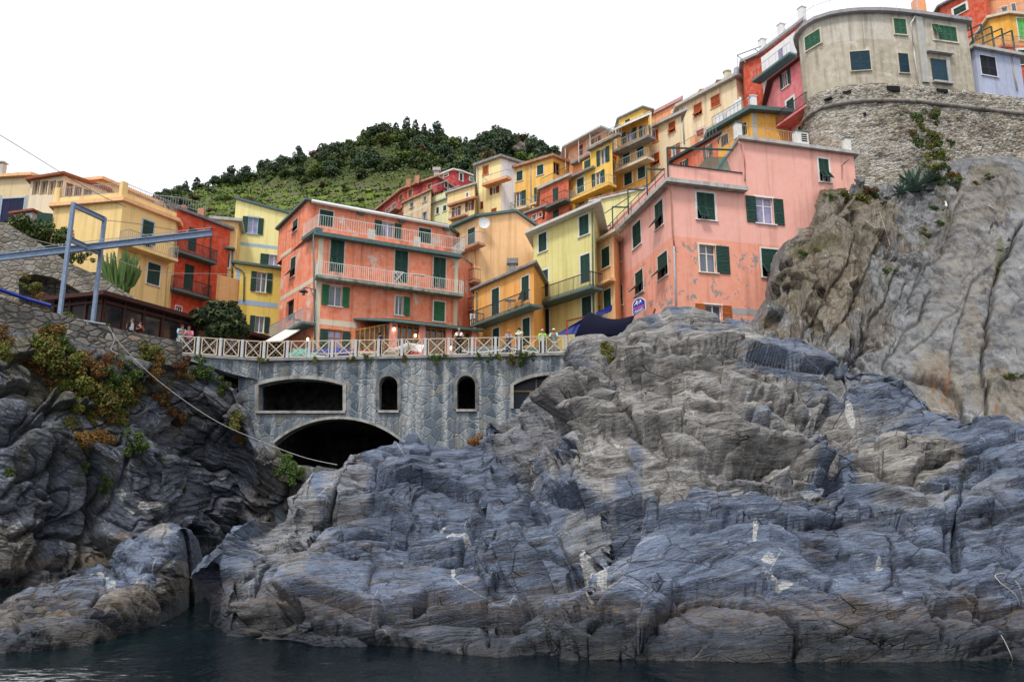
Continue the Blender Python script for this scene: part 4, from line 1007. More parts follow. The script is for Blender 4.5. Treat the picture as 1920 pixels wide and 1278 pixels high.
def wall_lamp(x, y, off, lab, F=F1):
    u, z = F.uz(x, y, off); o = empty('wall_lamp', F.P(u, z, off - .1), lab, 'lamp', 'lit wall lamps')
    q = MB(); q.lathe(F.P(u, z - .13, off), [(.02, .02), (.06, .05), (.08, .12), (.06, .2), (.02, .24)], 10); q.build('globe', M_BULB, o, smooth=True)
    q = MB(); q.bar(F.P(u, z + .18, off), F.P(u, z + .22, off - .25), .02); q.lathe(F.P(u, z + .16, off), [(.14, 0), (.10, .06), (.02, .12)], 10); q.build('bracket', M_DARKM, o)
wall_lamp(739, 617, D + .12, 'lit round lamp on the first pink post of the restaurant porch'); wall_lamp(779, 629, D - .1, 'lit lamp on the wooden glazing between two pink porch posts')
wall_lamp(846, 652, D + .02, 'small lit lamp low beside the third pink porch post'); wall_lamp(577, 636, .35, 'small lit lamp on the side wall of the coral house beside its corner pipe', F0)
# -- street lamp bracket at the corner
lp = empty('street_lamp', F0.P(F0.L - .1, F0.uz(587, 556, .1)[1], .1), 'black wrought iron street lamp on a bracket at the corner of the coral house', 'lamp')
z0 = F0.uz(587, 556, .1)[1]; c = F0.P(F0.L - .1, z0, .05); o = F0.n
q = MB(); q.bar(c - UP * .3, c + UP * .5, .03, 6); q.tube([c + UP * .42, c + UP * .5 + o * .5, c + UP * .46 + o * .85], .028, 6); q.tube([c - UP * .2, c + o * .2 + UP * .1, c + o * .35 + UP * .45], .02, 5); q.build('bracket', M_DARKM, lp)
q = MB(); q.lathe(c + o * .85 + UP * .02, [(.03, .46), (.05, .36), (.07, .34), (.30, .16), (.31, .13), (.12, .12)][::-1], 14); q.build('lamp_shade', M_DARKM, lp, smooth=True)
q = MB(); q.lathe(c + o * .85 + UP * -.12, [(.03, 0), (.10, .05), (.12, .14), (.10, .25)], 12); q.build('lamp_glass', M_GLASS, lp, smooth=True)

# -- peach house with gable end, right of the coral house
M_PE = mat_stucco('peach_stucco', lin(246, 196, 140), .8)
pe = House('gabled_house', 'peach house with a blank gable wall and a satellite dish behind the coral house', [(826, 446), (898, 415), (1003, 426)], 61, M_PE, ZP, k=1, back=Vector((1, 9, 0)))
pe.settop(1, [(898, 407), (967, 398), (1003, 424)]); pe.zt = pe.topz(1, 0)
pe.win(0, 877, 425, 890.6, 461, 'c', door=True, surr=.05); pe.sh = M_SHUT_MINT; pe.win(0, 865, 485, 879, 527, 'c', door=True, surr=.06); pe.sh = M_SHUT
pe.win(0, 866, 543, 879, 582, 'g', door=True, surr=0, pane=M_DARK, fm=M_DARKM)
pe.finish(roof=None)
G = pe.f[1]; ks = [(-.3, pe.topz(1, 0) - .05)] + pe.tops[1][1:2] + [(G.L + .3, pe.tops[1][-1][1] - .15)]
q = MB()
for (u0, z0), (u1, z1) in zip(ks[:-1], ks[1:]):
    a, b = G.P(u0, z0, .25), G.P(u1, z1, .25); v = [a, b, b + pe.back, a + pe.back]; v += [p + UP * .2 for p in v]
    q.add(v, [(3, 2, 1, 0), (4, 5, 6, 7), (0, 1, 5, 4), (1, 2, 6, 5), (2, 3, 7, 6), (3, 0, 4, 7)])
G0 = pe.f[0]; z = pe.zt; G0.box(q, -.4, G0.L + .05, z - .02, z + .18, -.4, .45)
q.build('roof', M_TEAL, pe.root)
pe.balcony(0, (846, 472), (896, 463), .8, .95, M_TERRA, M_GREYM); pe.balcony(0, (862, 534), (889, 530), .7, .95, M_TERRA, M_DARKM); pe.balcony(0, (850, 588), (890, 584), .7, .9, M_TERRA, M_DARKM)
pe.pipe(0, [(889, 468), (891, 520), (891, 610)], M_PE, .05)
q = MB(); u, z = G.uz(908, 419, .4)
dn = (CAM - G.P(u, z, .4)).normalized(); dn = Vector((dn.x, dn.y, .1)).normalized(); sx = dn.cross(UP).normalized(); sy = sx.cross(dn)
c = G.P(u, z, .4); base = len(q.v); rings = [(0, .0), (.18, .02), (.33, .06), (.45, .13)]
q.v.append(tuple(c))
for r_, dd in rings[1:]:
    for k in range(16): q.v.append(tuple(c + sx * r_ * math.cos(k * math.pi / 8) + sy * r_ * 1.1 * math.sin(k * math.pi / 8) + dn * dd))
for k in range(16): q.f.append((0, 1 + k, 1 + (k + 1) % 16))
for j in range(2):
    for k in range(16): q.f.append((1 + 16 * j + k, 17 + 16 * j + k, 17 + 16 * j + (k + 1) % 16, 1 + 16 * j + (k + 1) % 16))
q.bar(c, G.P(u, z - .1, .02), .03); q.bar(c - sy * .4 + dn * .1, c + dn * .5, .012)
q.build('satellite_dish', mat_plain('dish_grey', (.55, .56, .58, 1), .5, .1), pe.root)

# -- amber lower house
M_AM = mat_stucco('amber_stucco', lin(243, 172, 82), .8)
am = House('terrace_house', 'low amber house with a long balcony between the peach and the lime houses', [(889, 545), (1001, 497)], 58.5, M_AM, ZP, back=Vector((1, 5, 0)))
am.win(0, 922, 538, 936, 592, 'c', door=True, surr=.07); am.win(0, 978, 515, 992, 566, 'f', door=True, surr=.07, flap=-25); am.win(0, 924, 613, 936, 660, 'c', door=True, surr=.1); am.win(0, 980, 594, 993.5, 650, 'c', door=True, surr=.1)
am.finish(rm=M_CONCD, ov=.3, th=.16)
am.balcony(0, (883, 609), (993, 577), 1.1, .95, M_TEAL, M_DARKM, th=.16, sides='l')
am.pipe(0, [(893, 548), (894, 600), (895, 655)], M_TEAL, .05)
q = MB(); c = at(961, 500, 61); q.cbox(c - UP * .9, .62, .5, 1.1); q.cbox(c + UP * .2, .9, .75, .42); q.build('chimney', M_CONCD, am.root)
# -- lime house
M_LI = mat_stucco('lime_yellow_stucco', lin(226, 216, 140), .8)
li = House('eaved_house', 'pale lime house with a wide white eave and white window frames', [(1000, 439), (1113, 391)], 58, M_LI, ZP, back=Vector((1, 5, 0)))
for w in ((1010, 434, 1025, 475), (1086, 400, 1104, 445)): li.win(0, *w, 'c', surr=.11)
for w in ((1012, 504, 1028, 560), (1088.5, 474, 1106.5, 533), (1013, 578, 1030, 630), (1091, 553, 1109, 600)): li.win(0, *w, 'c', door=True, surr=.11)
li.finish(rm=mat_stucco('white_eave_plaster', (.58, .57, .55, 1), .8), ov=.62, th=.2)
li.balcony(0, (992, 575), (1108, 541), 1.15, 1.0, M_TEAL, M_DARKM, th=.18, sides='r')
li.pipe(0, [(1110, 396), (1111, 480), (1113, 600)], M_TEAL, .05)
# outside stair beside the lime house
st = empty('outside_stair', li.f[0].P(li.f[0].L, ZP, 1), 'outside stair with a thin green handrail below the lime house', 'stair')
q = MB(); G = li.f[0]; a = at(1078, 612, 53); b = at(1146, 556, 55.5); d = b - a
for k in range(12):
    p = a.lerp(b, k / 12); q.box((p.x, p.y, ZP - 1), Vector((d.x / 12, d.y / 12, 0)), Vector((.3, -1.0, 0)), UP * (p.z - ZP + 1 + d.z / 12 - 1.0))
q.build('steps', M_CONC, st); q = MB(); 
for k in range(13): p = a.lerp(b, k / 12); q.bar(p - UP * 1.0, p, .018)
q.bar(a, b, .03); q.bar(a, a - UP * 1.6, .03); q.bar(a - UP * .5, b - UP * .5, .015); q.build('handrail', M_DARKM, st)
# -- narrow apricot house between lime and pink
M_AP = mat_stucco('apricot_stucco', lin(240, 190, 135), .8)
ap = House('narrow_house', 'narrow apricot house squeezed between the lime and the pink houses', [(1112, 462), (1150, 440)], 55.5, M_AP, ZP, back=Vector((1.5, 4, 0)))
ap.win(0, 1128, 460, 1143, 506, 'c', surr=.09); ap.win(0, 1132, 539, 1146, 590, 'c', door=True, surr=.06)
ap.finish(rm=M_CREAMT, ov=.35, th=.2); ap.balcony(0, (1110, 540), (1143, 526), .5, 0, M_AP, th=.2)
M_LI2 = mat_stucco('second_lime_stucco', lin(224, 214, 150), .8)
l2 = House('lime_house', 'lime green house wall under a red tiled edge behind the pink house stairs', [(1108, 379), (1240, 348)], 66, M_LI2, ZP + 8, back=Vector((0, 5, 0)))
l2.finish(rm=mat_stucco('white_eave', (.62, .60, .58, 1), .7), ov=.2, th=.18)
q = MB(); G = l2.f[0]; G.box(q, -.1, G.L, l2.zt + .182, l2.zt + .30, -1.5, .25); q.build('roof_tiles', mat_stucco('red_roof_tiles', (.30, .09, .05, 1), 1.5), l2.root)

# -- pink house
z_cut = at(1257, 442, 46).z
pk_z0 = at(1257, 640, 46).z
M_PK = mat_stucco('pink_stucco', lin(243, 178, 164), .7, lin(240, 160, 134), z_cut - pk_z0, .552, (.26, .25, .25, 1))
pk = House('large_pink_house', 'large pink house with peeling lower storey on the rock at the right', [(1138, 455), (1257, 339), (1404, 356)], 46, M_PK, pk_z0, k=1, back=Vector((.6, 8.5, 0)))
pk.zt = pk.f[1].uz(1257, 309)[1]; zl = pk.f[1].uz(1257, 341)[1]
G1 = pk.f[1]
# one front plane runs on to the right: lengthen it
pr = at(1604, 300, 1); dr = ray(1604, 330); t_ = (G1.a - CAM).dot(G1.n) / dr.dot(G1.n); pR = CAM + dr * t_
pk.pts[2] = Vector((pR.x, pR.y, pk.zr)); pk.f[1] = Fac(pk.pts[1], pk.pts[2]); G1 = pk.f[1]
ux = G1.uz(1392, 330)[0]; zT = G1.uz(1386, 262)[1]
zT2 = G1.uz(1602, 293)[1]; zT = (zT + zT2) / 2
pk.tops[1] = [(0, pk.zt), (ux - .001, pk.zt), (ux + .001, zT), (G1.L, zT)]
pk.win(1, 1307, 360, 1340, 414, 'f', surr=.13, flap=-28); pk.win(1, 1399, 367, 1468.5, 423, 'o', surr=.12, pane=M_GLASS_V); pk.win(1, 1536, 297, 1554.6, 342.6, 'f', surr=.12)
pk.win(1, 1312, 458, 1367, 514, 'or', surr=.10, sm=M_CONC, fm=mat_plain('cream_window_frame', (.70, .66, .56, 1), .6, .1)); pk.win(1, 1428.5, 465.6, 1464, 522, 'f', surr=.10)
pk.sh = mat_plain('orange_wood_shutter', (.36, .10, .025, 1), .55, .3); pk.win(1, 1304, 569, 1371.5, 600, 'o', surr=.08, sill=False); pk.sh = M_SHUT
pk.win(0, 1228, 371, 1243.5, 434, 'f', surr=.07); pk.win(0, 1186, 410, 1202, 470, 'c', surr=.09); pk.win(0, 1152, 446, 1164, 501, 'c', surr=.05)
pk.win(0, 1233, 468, 1252, 528, 'f', surr=.05, flap=45); pk.win(0, 1191, 502, 1206, 555, 'f', surr=.05, flap=45); pk.win(0, 1156, 532, 1168, 580, 'f', surr=.05, flap=45)
pk.finish(roof=None)
# upper block side wall and roof slab
q = MB(); bk = pk.back; a = G1.P(ux, 0); b = a + Vector((-.3, 5.5, 0))
q.quad((b.x, b.y, pk.zt - 2), (a.x, a.y, pk.zt - 2), (a.x, a.y, zT), (b.x, b.y, zT)); q.build('side_wall', M_PK, pk.root)
SW = Fac(b, a)
u0, u1, z0, z1 = 1.2, 2.8, pk.zt - .6, pk.zt + 1.5
q = MB(); leaf(q, SW.P(u0, z0, .02), SW.u, UP, SW.n, u1 - u0, z1 - z0); q.build('shutter', M_SHUT, pk.root)
q = MB(); SW.box(q, u0 - .12, u0, z0, z1, .002, .03); SW.box(q, u1, u1 + .12, z0, z1, .002, .03); SW.box(q, u0 - .12, u1 + .12, z1, z1 + .12, .002, .03); q.build('window_frame', M_WHITE, pk.root)
q = MB(); a2, b2 = G1.P(ux - .25, 0, .3), G1.P(G1.L + .25, 0, .3)
q.prism([a2.xy, b2.xy, (b2 + bk).xy, (a2 + Vector((-.3, 6, 0))).xy], zT - .002, zT + .22); q.build('roof', M_CONC, pk.root)
q = MB(); q.prism([(p.x, p.y) for p in (pk.pts[0], pk.pts[1], G1.P(ux, 0), G1.P(ux, 0) + bk, pk.pts[0] + bk)], pk.zt - 1.05, pk.zt - .9); q.build('terrace_floor', M_CONC, pk.root)
q = MB(); G1.box(q, -.02, ux, pk.zt, pk.zt + .05, -.2, .06); q.build('coping', M_DARKM, pk.root)
q = MB(); G1.box(q, -.5, ux + .05, zl - .2, zl + .06, .003, .5); G0 = pk.f[0]; G0.box(q, -.4, G0.L + .5, zl - .202, zl + .058, .003, .5); q.build('ledge', M_CONC, pk.root)
# the left facade stops at the ledge: terrace behind it
pk.pipe(1, [(1250, 342), (1258, 360), (1261, 440), (1266, 470)], mat_plain('copper_pipe', (.42, .20, .14, 1), .5, .2), .055, .1)
pk.pipe(1, [(1264, 462), (1266, 540), (1268, 600)], M_GREYM, .06, .1)
pk.pipe(1, [(1384, 266), (1392, 272), (1396, 300), (1397, 340)], M_PK, .05, .1)
M_PANC = mat_stucco('grey_cement_patch', (.34, .35, .36, 1), 1)
pk.surround(1, 1496, 427, 1538, 446, M_PANC, .01, 'cement_patch'); pk.surround(1, 1370, 577, 1450, 594, M_PANC, .01, 'cement_patch'); pk.surround(1, 1536, 412, 1545, 428, M_DARK, .012, 'vent')
q = MB(); u, z = G1.uz(1580, 310, .1); q.bar(G1.P(u, z, 0), G1.P(u, z + .1, .5), .025); q.bar(G1.P(u + .2, z + .25, .5), G1.P(u - .2, z - .05, .5), .03); q.bar(G1.P(u - .1, z - 1.0, .03), G1.P(u, z, .03), .015); q.build('antenna', M_DARKM, pk.root)
# faded scrawl on the wall near the rock
q = MB(); rr = random.Random(4)
for k in range(5):
    x = 1436 + k * 5.4; pts = [G1.P(*G1.uz(x + rr.uniform(-2, 2), y, .012), .012) for y in (545, 551, 557, 563)]; q.tube(pts, .02, 4)
q.build('painted_scrawl', mat_plain('faded_violet_paint', (.30, .24, .30, 1), .9, .2), pk.root)
# green frames over the terrace stair
fr = empty('pergola_frame', G0.P(G0.L * .6, zl, .2), 'dark green metal frames and handrails along the roof edge of the pink house', 'frame')
def fpt(x, y, off=.25): return G0.P(*G0.uz(x, y, off), off)
for xp, yt, yb, xr in ((1250.5, 277, 340, 1378), (1212, 317, 372, 1250), (1177, 355, 405, 1227), (1148, 388, 440, 1194)):
    q = MB(); a = fpt(xp, yt); q.bar(a, Vector((a.x, a.y, fpt(xp, yb).z)), .06)
    L_ = (ray(xr, yt + 1).x / ray(xr, yt + 1).y - ray(xp, yt).x / ray(xp, yt).y) * a.y; q.bar(a, a + Vector((L_, .25 * L_ * .3, 0)), .065); q.build('post', M_TEALD, fr)
q = MB(); a, b = G0.P(.3, zl + .02, .3), G0.P(G0.L - .2, zl + .02, .3)
for h in (.55, .95): q.bar(a + UP * h, b + UP * h, .028)
for k in range(9): p = a.lerp(b, k / 8); q.bar(p, p + UP * .95, .022)
q.build('handrail', M_TEALD, fr)
q = MB(); a = fpt(1140, 400); q.bar(fpt(1120, 409, -1.5), fpt(1182, 368, -1.5), .035); q.bar(fpt(1119, 436, -.8), fpt(1145, 422, -.8), .035); q.build('handrail', M_DARKM, fr)
sn = MB(); a, b, c, d = G1.P(2.2, pk.zt + .1, -1.2), G1.P(ux - .15, pk.zt + .2, -.9), G1.P(ux - .1, pk.zt + 1.85, -1.6), G1.P(ux - 1.5, pk.zt + 1.75, -1.7)
n_ = 8
for i in range(n_):
    for j in range(n_):
        f = lambda s, t_: (a.lerp(b, s)).lerp(d.lerp(c, s), t_) - UP * .25 * math.sin(math.pi * s) * math.sin(math.pi * t_)
        sn.quad(f(i / n_, j / n_), f((i + 1) / n_, j / n_), f((i + 1) / n_, (j + 1) / n_), f(i / n_, (j + 1) / n_))
t = NT('green_shade_net', .9, .1); t.b.inputs['Alpha'].default_value = .72
so = sn.build('shade_net', t.done((.03, .12, .10, 1)), smooth=True, weld=True); tag(so, 'dark green shade net slung over the terrace of the pink house', 'shade net')
# railings and piers on the upper roof
zr = zT + .22
for (x, y, w_) in ((1385, 240, .42), (1503, 254, .95), (1590, 270, .40)):
    u, _ = G1.uz(x, y, -.1); q = MB(); G1.box(q, u - w_ / 2, u + w_ / 2, zr, zr + 1.05, -.45, -.05); q.build('roof_pier', M_SURR, pk.root)
    q = MB(); G1.box(q, u - w_ / 2 - .05, u + w_ / 2 + .05, zr + 1.05, zr + 1.11, -.5, 0); q.build('pier_cap', M_TEAL, pk.root)
u, _ = G1.uz(1505, 254, -.04); q = MB()
for k in range(4): G1.box(q, u - .1, u + .32, zr + .35 + k * .15, zr + .43 + k * .15, -.05, -.035)
q.build('vent_slots', M_DARK, pk.root)
M_RBAR = mat_plain('rusty_pink_rail', (.42, .28, .22, 1), .6, .2)
ua, ub, uc = G1.uz(1390, 240, -.1)[0], G1.uz(1493, 254, -.1)[0], G1.uz(1586, 270, -.1)[0]; ud = G1.uz(1514, 254, -.1)[0]
railing('railing', [G1.P(ua, zr, -.2), G1.P(ub, zr, -.2)], 1.0, M_RBAR, pk.root, .17, .02); railing('railing', [G1.P(ud, zr, -.2), G1.P(uc, zr, -.2)], .95, M_RBAR, pk.root, .17, .02)
railing('railing', [G1.P(ua - .4, zr, -.4), G1.P(ua - .6, zr, -5)], 1.0, M_RBAR, pk.root, .17, .02)

# -- blue awning and rust red frame beside the pink house
M_TARP = mat_plain('dark_blue_tarpaulin', (.003, .004, .015, 1), .8, .1, 0, .08)
M_TARPL = mat_plain('bright_blue_tarpaulin', (.012, .025, .20, 1), .5, .25)
q = MB(); a, b, c, d = at(1104, 585, 46.5), at(1190, 592, 44.2), at(1176, 632, 43.2), at(1078, 632, 45)
n_ = 10
f = lambda s, t_: (a.lerp(b, s)).lerp(d.lerp(c, s), t_) - UP * .35 * math.sin(math.pi * s) * (1 - t_) + Vector((0, -.4, .15)) * math.sin(math.pi * t_)
for i in range(n_):
    for j in range(n_): q.quad(f(i / n_, j / n_), f((i + 1) / n_, j / n_), f((i + 1) / n_, (j + 1) / n_), f(i / n_, (j + 1) / n_))
o = q.build('awning', M_TARP, smooth=True, weld=True); tag(o, 'large dark blue tarpaulin awning at the foot of the pink house', 'awning'); md = o.modifiers.new('thickness', 'SOLIDIFY'); md.thickness = .05
q = MB(); a, b, c, d = at(1112, 588, 47.5), at(1148, 566, 49), at(1146, 586, 48.6), at(1113, 598, 47.2)
a, b, c, d = at(1086, 602, 47.2), at(1107, 589, 47.5), at(1085, 626, 47.0), at(1040, 628, 47.6)
for i in range(5): q.quad(a.lerp(b, i / 5), a.lerp(b, (i + 1) / 5), d.lerp(c, (i + 1) / 5), d.lerp(c, i / 5))
o = q.build('tarpaulin', M_TARPL, weld=True); tag(o, 'bright blue tarpaulin strip left of the dark awning behind the fence', 'tarpaulin'); md = o.modifiers.new('thickness', 'SOLIDIFY'); md.thickness = .05
q = MB(); a, b = at(1063, 602, 46.6), at(1110, 590, 48.2); q.bar(Vector((a.x, a.y, ZP)), a, .075); q.bar(a, b, .07); q.bar(b, Vector((b.x, b.y, b.z - 2)), .07)
o = q.build('steel_frame', mat_plain('rust_red_steel', (.22, .06, .03, 1), .7, .3)); tag(o, 'rust red steel frame standing behind the fence beside the blue awning', 'frame')
q = MB(); q.quad(at(1116, 587, 50), at(1147, 572, 51.5), at(1147, 582, 51.3), at(1120, 592, 49.8)); o = q.build('tarpaulin', M_TARPL); tag(o, 'sloping blue tarpaulin strip on the stair below the apricot house', 'tarpaulin'); md = o.modifiers.new('thickness', 'SOLIDIFY'); md.thickness = .05

# -- hanging sign
sg = empty('hanging_sign', fpt(1199, 575, .6), 'six sided blue hanging sign with white shapes and pink letters on the pink house', 'sign')
mid = fpt(1199, 574, .75)
dn = (CAM - mid); dn.z = 0; dn.normalize(); ang = R(-38); dn = Vector((dn.x * math.cos(ang) - dn.y * math.sin(ang), dn.x * math.sin(ang) + dn.y * math.cos(ang), 0)); sx = UP.cross(dn).normalized()
k_ = mid.y / F_PX * 1.0
hexp = [(-12, -14), (-12, 7), (-5, 15), (5, 15), (12, 8), (12, -8), (-9, -17)]
def spt(x, y, o=0): return mid + sx * (x * k_ * 1.2) + UP * (y * k_) + dn * o
M_SB = mat_plain('deep_blue_sign_enamel', (.02, .03, .30, 1), .4, .15); M_SP = mat_plain('pink_sign_letters', (.75, .14, .24, 1), .5, .1)
q = MB(); v = [spt(x * 1.1, y * 1.1) for x, y in hexp] + [spt(x * 1.1, y * 1.1, .05) for x, y in hexp]; n = len(hexp)
q.add(v, [tuple(range(n)), tuple(range(n, 2 * n))[::-1]] + [(i, (i + 1) % n, n + (i + 1) % n, n + i) for i in range(n)]); q.build('border', M_WHITE, sg)
q = MB(); v = [spt(x, y, .04) for x, y in hexp] + [spt(x, y, .062) for x, y in hexp]
q.add(v, [tuple(range(n)), tuple(range(n, 2 * n))[::-1]] + [(i, (i + 1) % n, n + (i + 1) % n, n + i) for i in range(n)]); q.build('panel', M_SB, sg)
q = MB()
def stroke(pts, w): q.tube([spt(x, y, .066) for x, y in pts], w * k_, 4)
stroke([(-6, 8), (-3, 3), (-1, 10), (1, 4), (3, 11), (5, 6)], 1.0); stroke([(-4, 12), (-4, 6)], 1.2); stroke([(4, 12), (4, 7)], 1.2); stroke([(-9, 3), (-6, 6)], .8)
stroke([(-9, -10), (-6, -8.5), (-3, -9), (0, -7), (3, -7.5), (6, -5), (9, -5)], .9); stroke([(-9, -13.5), (10, -8)], .7); q.build('white_marking', M_WHITE, sg)
cu = bpy.data.curves.new('lettering', 'FONT'); cu.body = 'PIZZERIA'; cu.size = 6.6 * k_; cu.align_x = 'CENTER'; cu.extrude = .006; cu.space_character = .95
lo = bpy.data.objects.new('lettering', cu); COL.objects.link(lo)
me = bpy.data.meshes.new_from_object(lo.evaluated_get(bpy.context.evaluated_depsgraph_get())); bpy.data.objects.remove(lo)
me.materials.clear(); me.materials.append(M_SP); lo = bpy.data.objects.new('lettering', me); COL.objects.link(lo)
mt = Matrix((sx, UP, dn)).transposed().to_4x4(); sh_ = Matrix.Identity(4); sh_[1][0] = .14
mt.translation = spt(0, -4.5, .068) - BASE[sg]; me.transform(mt @ sh_); lo.parent = sg
q = MB(); a = spt(0, 16); q.bar(a + sx * -.5 + UP * .1, a + sx * .5 + UP * .25, .03); q.bar(a + UP * .2, G0.P(*G0.uz(1199, 550, 0), 0), .03)
for x in (-6, 6): q.bar(spt(x, 14), spt(x, 18), .015)
q.build('bracket', M_DARKM, sg)
q = MB(); a = at(1223, 602, 37.5); q.tube([a - UP * .4, a + UP * .25 + Vector((.04, 0, 0)), a + Vector((.16, 0, .62))], .05, 6); o = q.build('iron_stake', mat_plain('rusted_iron', (.16, .055, .035, 1), .85, .3)); tag(o, 'bent rusty iron stake standing on top of the front rock', 'stake')

# ---------------------------------------------------------------- houses on the left
M_Y1 = mat_stucco('warm_yellow_stucco', lin(244, 210, 140), .8); M_Y1O = mat_stucco('orange_cornice', lin(243, 190, 140), .8)
yh = House('yellow_house', 'big warm yellow house with roof terrace behind the blue gantry', [(101, 389), (231, 378), (330, 416)], 54, M_Y1, ZP, k=1, back=Vector((-1.5, 7, 0)))
yh.win(1, 266, 410, 287, 466, 'f', door=True, surr=.1, sm=M_BLUEP, flap=28); yh.win(1, 276, 490, 300, 538, 'c', surr=.07); 
yh.finish(rm=M_Y1O, ov=.3, th=.28, rname='cornice')
yh.balcony(1, (238, 462), (334, 488), 1.0, 1.0, M_Y1, M_GREYM, th=.2, bars=.16)
zc = yh.zt + .28; q = MB(); Fa, Fb = yh.f
Fa.box(q, 0, Fa.L - .003, zc - .003, zc + .45, -.2, .0); Fb.box(q, 0, Fb.L, zc - .002, zc + .45, -.2, .003); q.build('parapet', M_Y1, yh.root)
q = MB(); Fa.box(q, -.1, .35, zc, zc + 1.25, -.32, .05); q.build('pillar', M_Y1, yh.root); q = MB(); Fb.box(q, -.25, .2, zc + .01, zc + 1.2, -.25, .1); q.build('pillar', M_Y1, yh.root)
railing('railing', [Fa.P(.4, zc + .45, -.1), Fa.P(Fa.L - .3, zc + .45, -.1)], .8, M_GREYM, yh.root, .15, .022); railing('railing', [Fb.P(.3, zc + .45, -.1), Fb.P(Fb.L, zc + .45, -.1)], .75, M_GREYM, yh.root, .15, .02)
yh.pipe(1, [(316, 500), (313, 540), (309, 585)], M_Y1, .05)
yb = House('rooftop_room', 'yellow rooftop room with an orange roof edge behind the big terrace', [(140, 343), (192, 338), (300, 384)], 62, M_Y1, ZP + 6, k=1, back=Vector((-1, 5, 0)))
yb.finish(rm=M_Y1O, ov=.3, th=.25)
M_BEI = mat_stucco('beige_stucco', lin(226, 203, 160), .9)
be = House('beige_house', 'beige house with a large dark blue door at the left edge', [(-60, 338), (59, 331), (80, 338)], 60, M_BEI, ZP + 3, k=1, back=Vector((-1, 6, 0)))
be.win(0, 2, 371, 43, 418, 'c', sh=mat_plain('navy_blue_door', (.015, .018, .06, 1), .6, .3), door=True, surr=.09, sm=M_BLUEP); be.finish(rm=M_Y1O, ov=.35, th=.25)
be.surround(0, -60, 366, 0, 420, M_PANC, .02, 'grey_plinth'); be.surround(0, 45.5, 366, 57, 420, M_PANC, .02, 'grey_plinth')
q = MB(); c = at(1, 330, 61); q.cbox(c, .5, .5, 1.0); q.cbox(c + UP * 1.1, .65, .65, .1); q.cbox(c + UP * .95, .3, .3, .2); q.build('chimney', M_CONC, be.root)
M_BRW = mat_plain('brown_sunroom_frame', (.25, .08, .035, 1), .6, .25)
su = House('glazed_veranda', 'brown roofed glass veranda on a cream wall beside the beige house', [(58, 339), (120, 329), (200, 357)], 58, mat_stucco('cream_veranda_wall', lin(228, 212, 184), .7), ZP + 3, k=1, back=Vector((-1, 5, 0)), cat='veranda')
M_GB = mat_glass('amber_blind_glass', (.28, .18, .10, 1))
for x0, x1 in ((61, 74), (75.5, 89), (90.5, 104), (105.5, 118)): su.win(0, x0, 338, x1, 366, 'g', surr=.0, pane=M_GB, fm=M_CREAMT)
for x0, x1, y in ((123, 137, 341), (139, 153, 346), (156, 172, 352)): su.win(1, x0, y, x1, y + 31, 'g', surr=.0, pane=M_GB, fm=M_BRW, door=True)
su.finish(rm=M_BRW, ov=.35, th=.2)
sh = House('shed', 'small shed with a brown pitched roof and a striped curtain above the stone wall', [(26, 402), (61, 397), (86, 408)], 55, M_CURT, ZP + 2, k=1, back=Vector((-.4, 1.8, 0)), cat='shed'); sh.finish(rm=M_BRW, ov=.3, th=.14)
q = MB(); G = sh.f[1]; G.box(q, .1, 3.0, sh.zt - 3, sh.zt - .1, -.6, -.5); q.build('dark_doorway', M_DARK, sh.root)
q = MB(); a = at(70, 400, 54.6); b = at(98, 398, 54.9); d = b - a; q.box(a - UP * 2, Vector((d.x, d.y, 0)), Vector((0, .12, 0)), UP * 2.1)
o = q.build('gate', M_SHUT); tag(o, 'dark green wooden gate beside the shed and the yellow house', 'gate')
M_RD = mat_stucco('vermilion_stucco', C_RED, .8)
rd = House('red_house', 'narrow vermilion house with two green doors and small balconies', [(326, 391), (432, 431)], 58.5, M_RD, ZP, back=Vector((-1.5, 6, 0)))
rd.win(0, 353, 424, 369, 474, 'c', door=True, surr=0); rd.win(0, 345, 493, 363, 546, 'c', door=True, surr=0); rd.win(0, 329, 573, 340, 588, 'g', surr=.08)
rd.finish(rm=mat_stucco('slate_roof_edge', (.16, .17, .20, 1), 1), ov=.3, th=.22)
rd.balcony(0, (332, 474), (408, 493), .9, .95, M_TEAL, M_DARKM, th=.18); rd.balcony(0, (326, 545), (396, 560), .9, .95, M_TEAL, M_DARKM, th=.18); rd.pipe(0, [(397, 425), (394, 500), (390, 560)], M_DARKM, .05)
q = MB()
for k, x in enumerate((300, 343, 378)): q = MB(); c = at(x, 384 + k * 6, 61); q.cbox(c - UP * .8, .5, .4, 1.0); q.build('roof_pier', M_TERRA, rd.root)
railing('railing', [at(290, 383, 60.5), at(338, 388, 60.5), at(385, 399, 62)], .8, M_GREYM, rd.root, .2, .02)
M_TAN = mat_stucco('tan_stucco', lin(232, 190, 120), .8)
tn = House('tan_house', 'slim tan house with a blue glazed window between the vermilion and pale yellow houses', [(400, 412), (447, 416)], 63, M_TAN, ZP, back=Vector((-1, 4, 0)))
tn.win(0, 417, 435, 429, 461, 'g', surr=.05, pane=mat_glass('blue_glass', (.06, .22, .34, 1))); tn.win(0, 417, 473, 431, 503, 'g', surr=.05, pane=M_GLASS_D); tn.finish(rm=M_CONC, ov=.3, th=.25)
tn.balcony(0, (405, 466), (440, 464), .5, 0, M_TEAL, th=.14); tn.pipe(0, [(436, 468), (435, 500), (435, 520)], M_TEAL, .05)
M_TAN2 = mat_stucco('tan_garden_wall', lin(226, 176, 112), .8)
q = MB(); a, b = at(408, 514, 60), at(447, 528, 61.5); q.box((a.x, a.y, ZP), Vector((b.x - a.x, b.y - a.y, 0)), Vector((0, .25, 0)), UP * (a.z - ZP)); o = q.build('garden_wall', M_TAN2); tag(o, 'low tan garden wall between the vermilion house and the blue pilaster', 'wall')
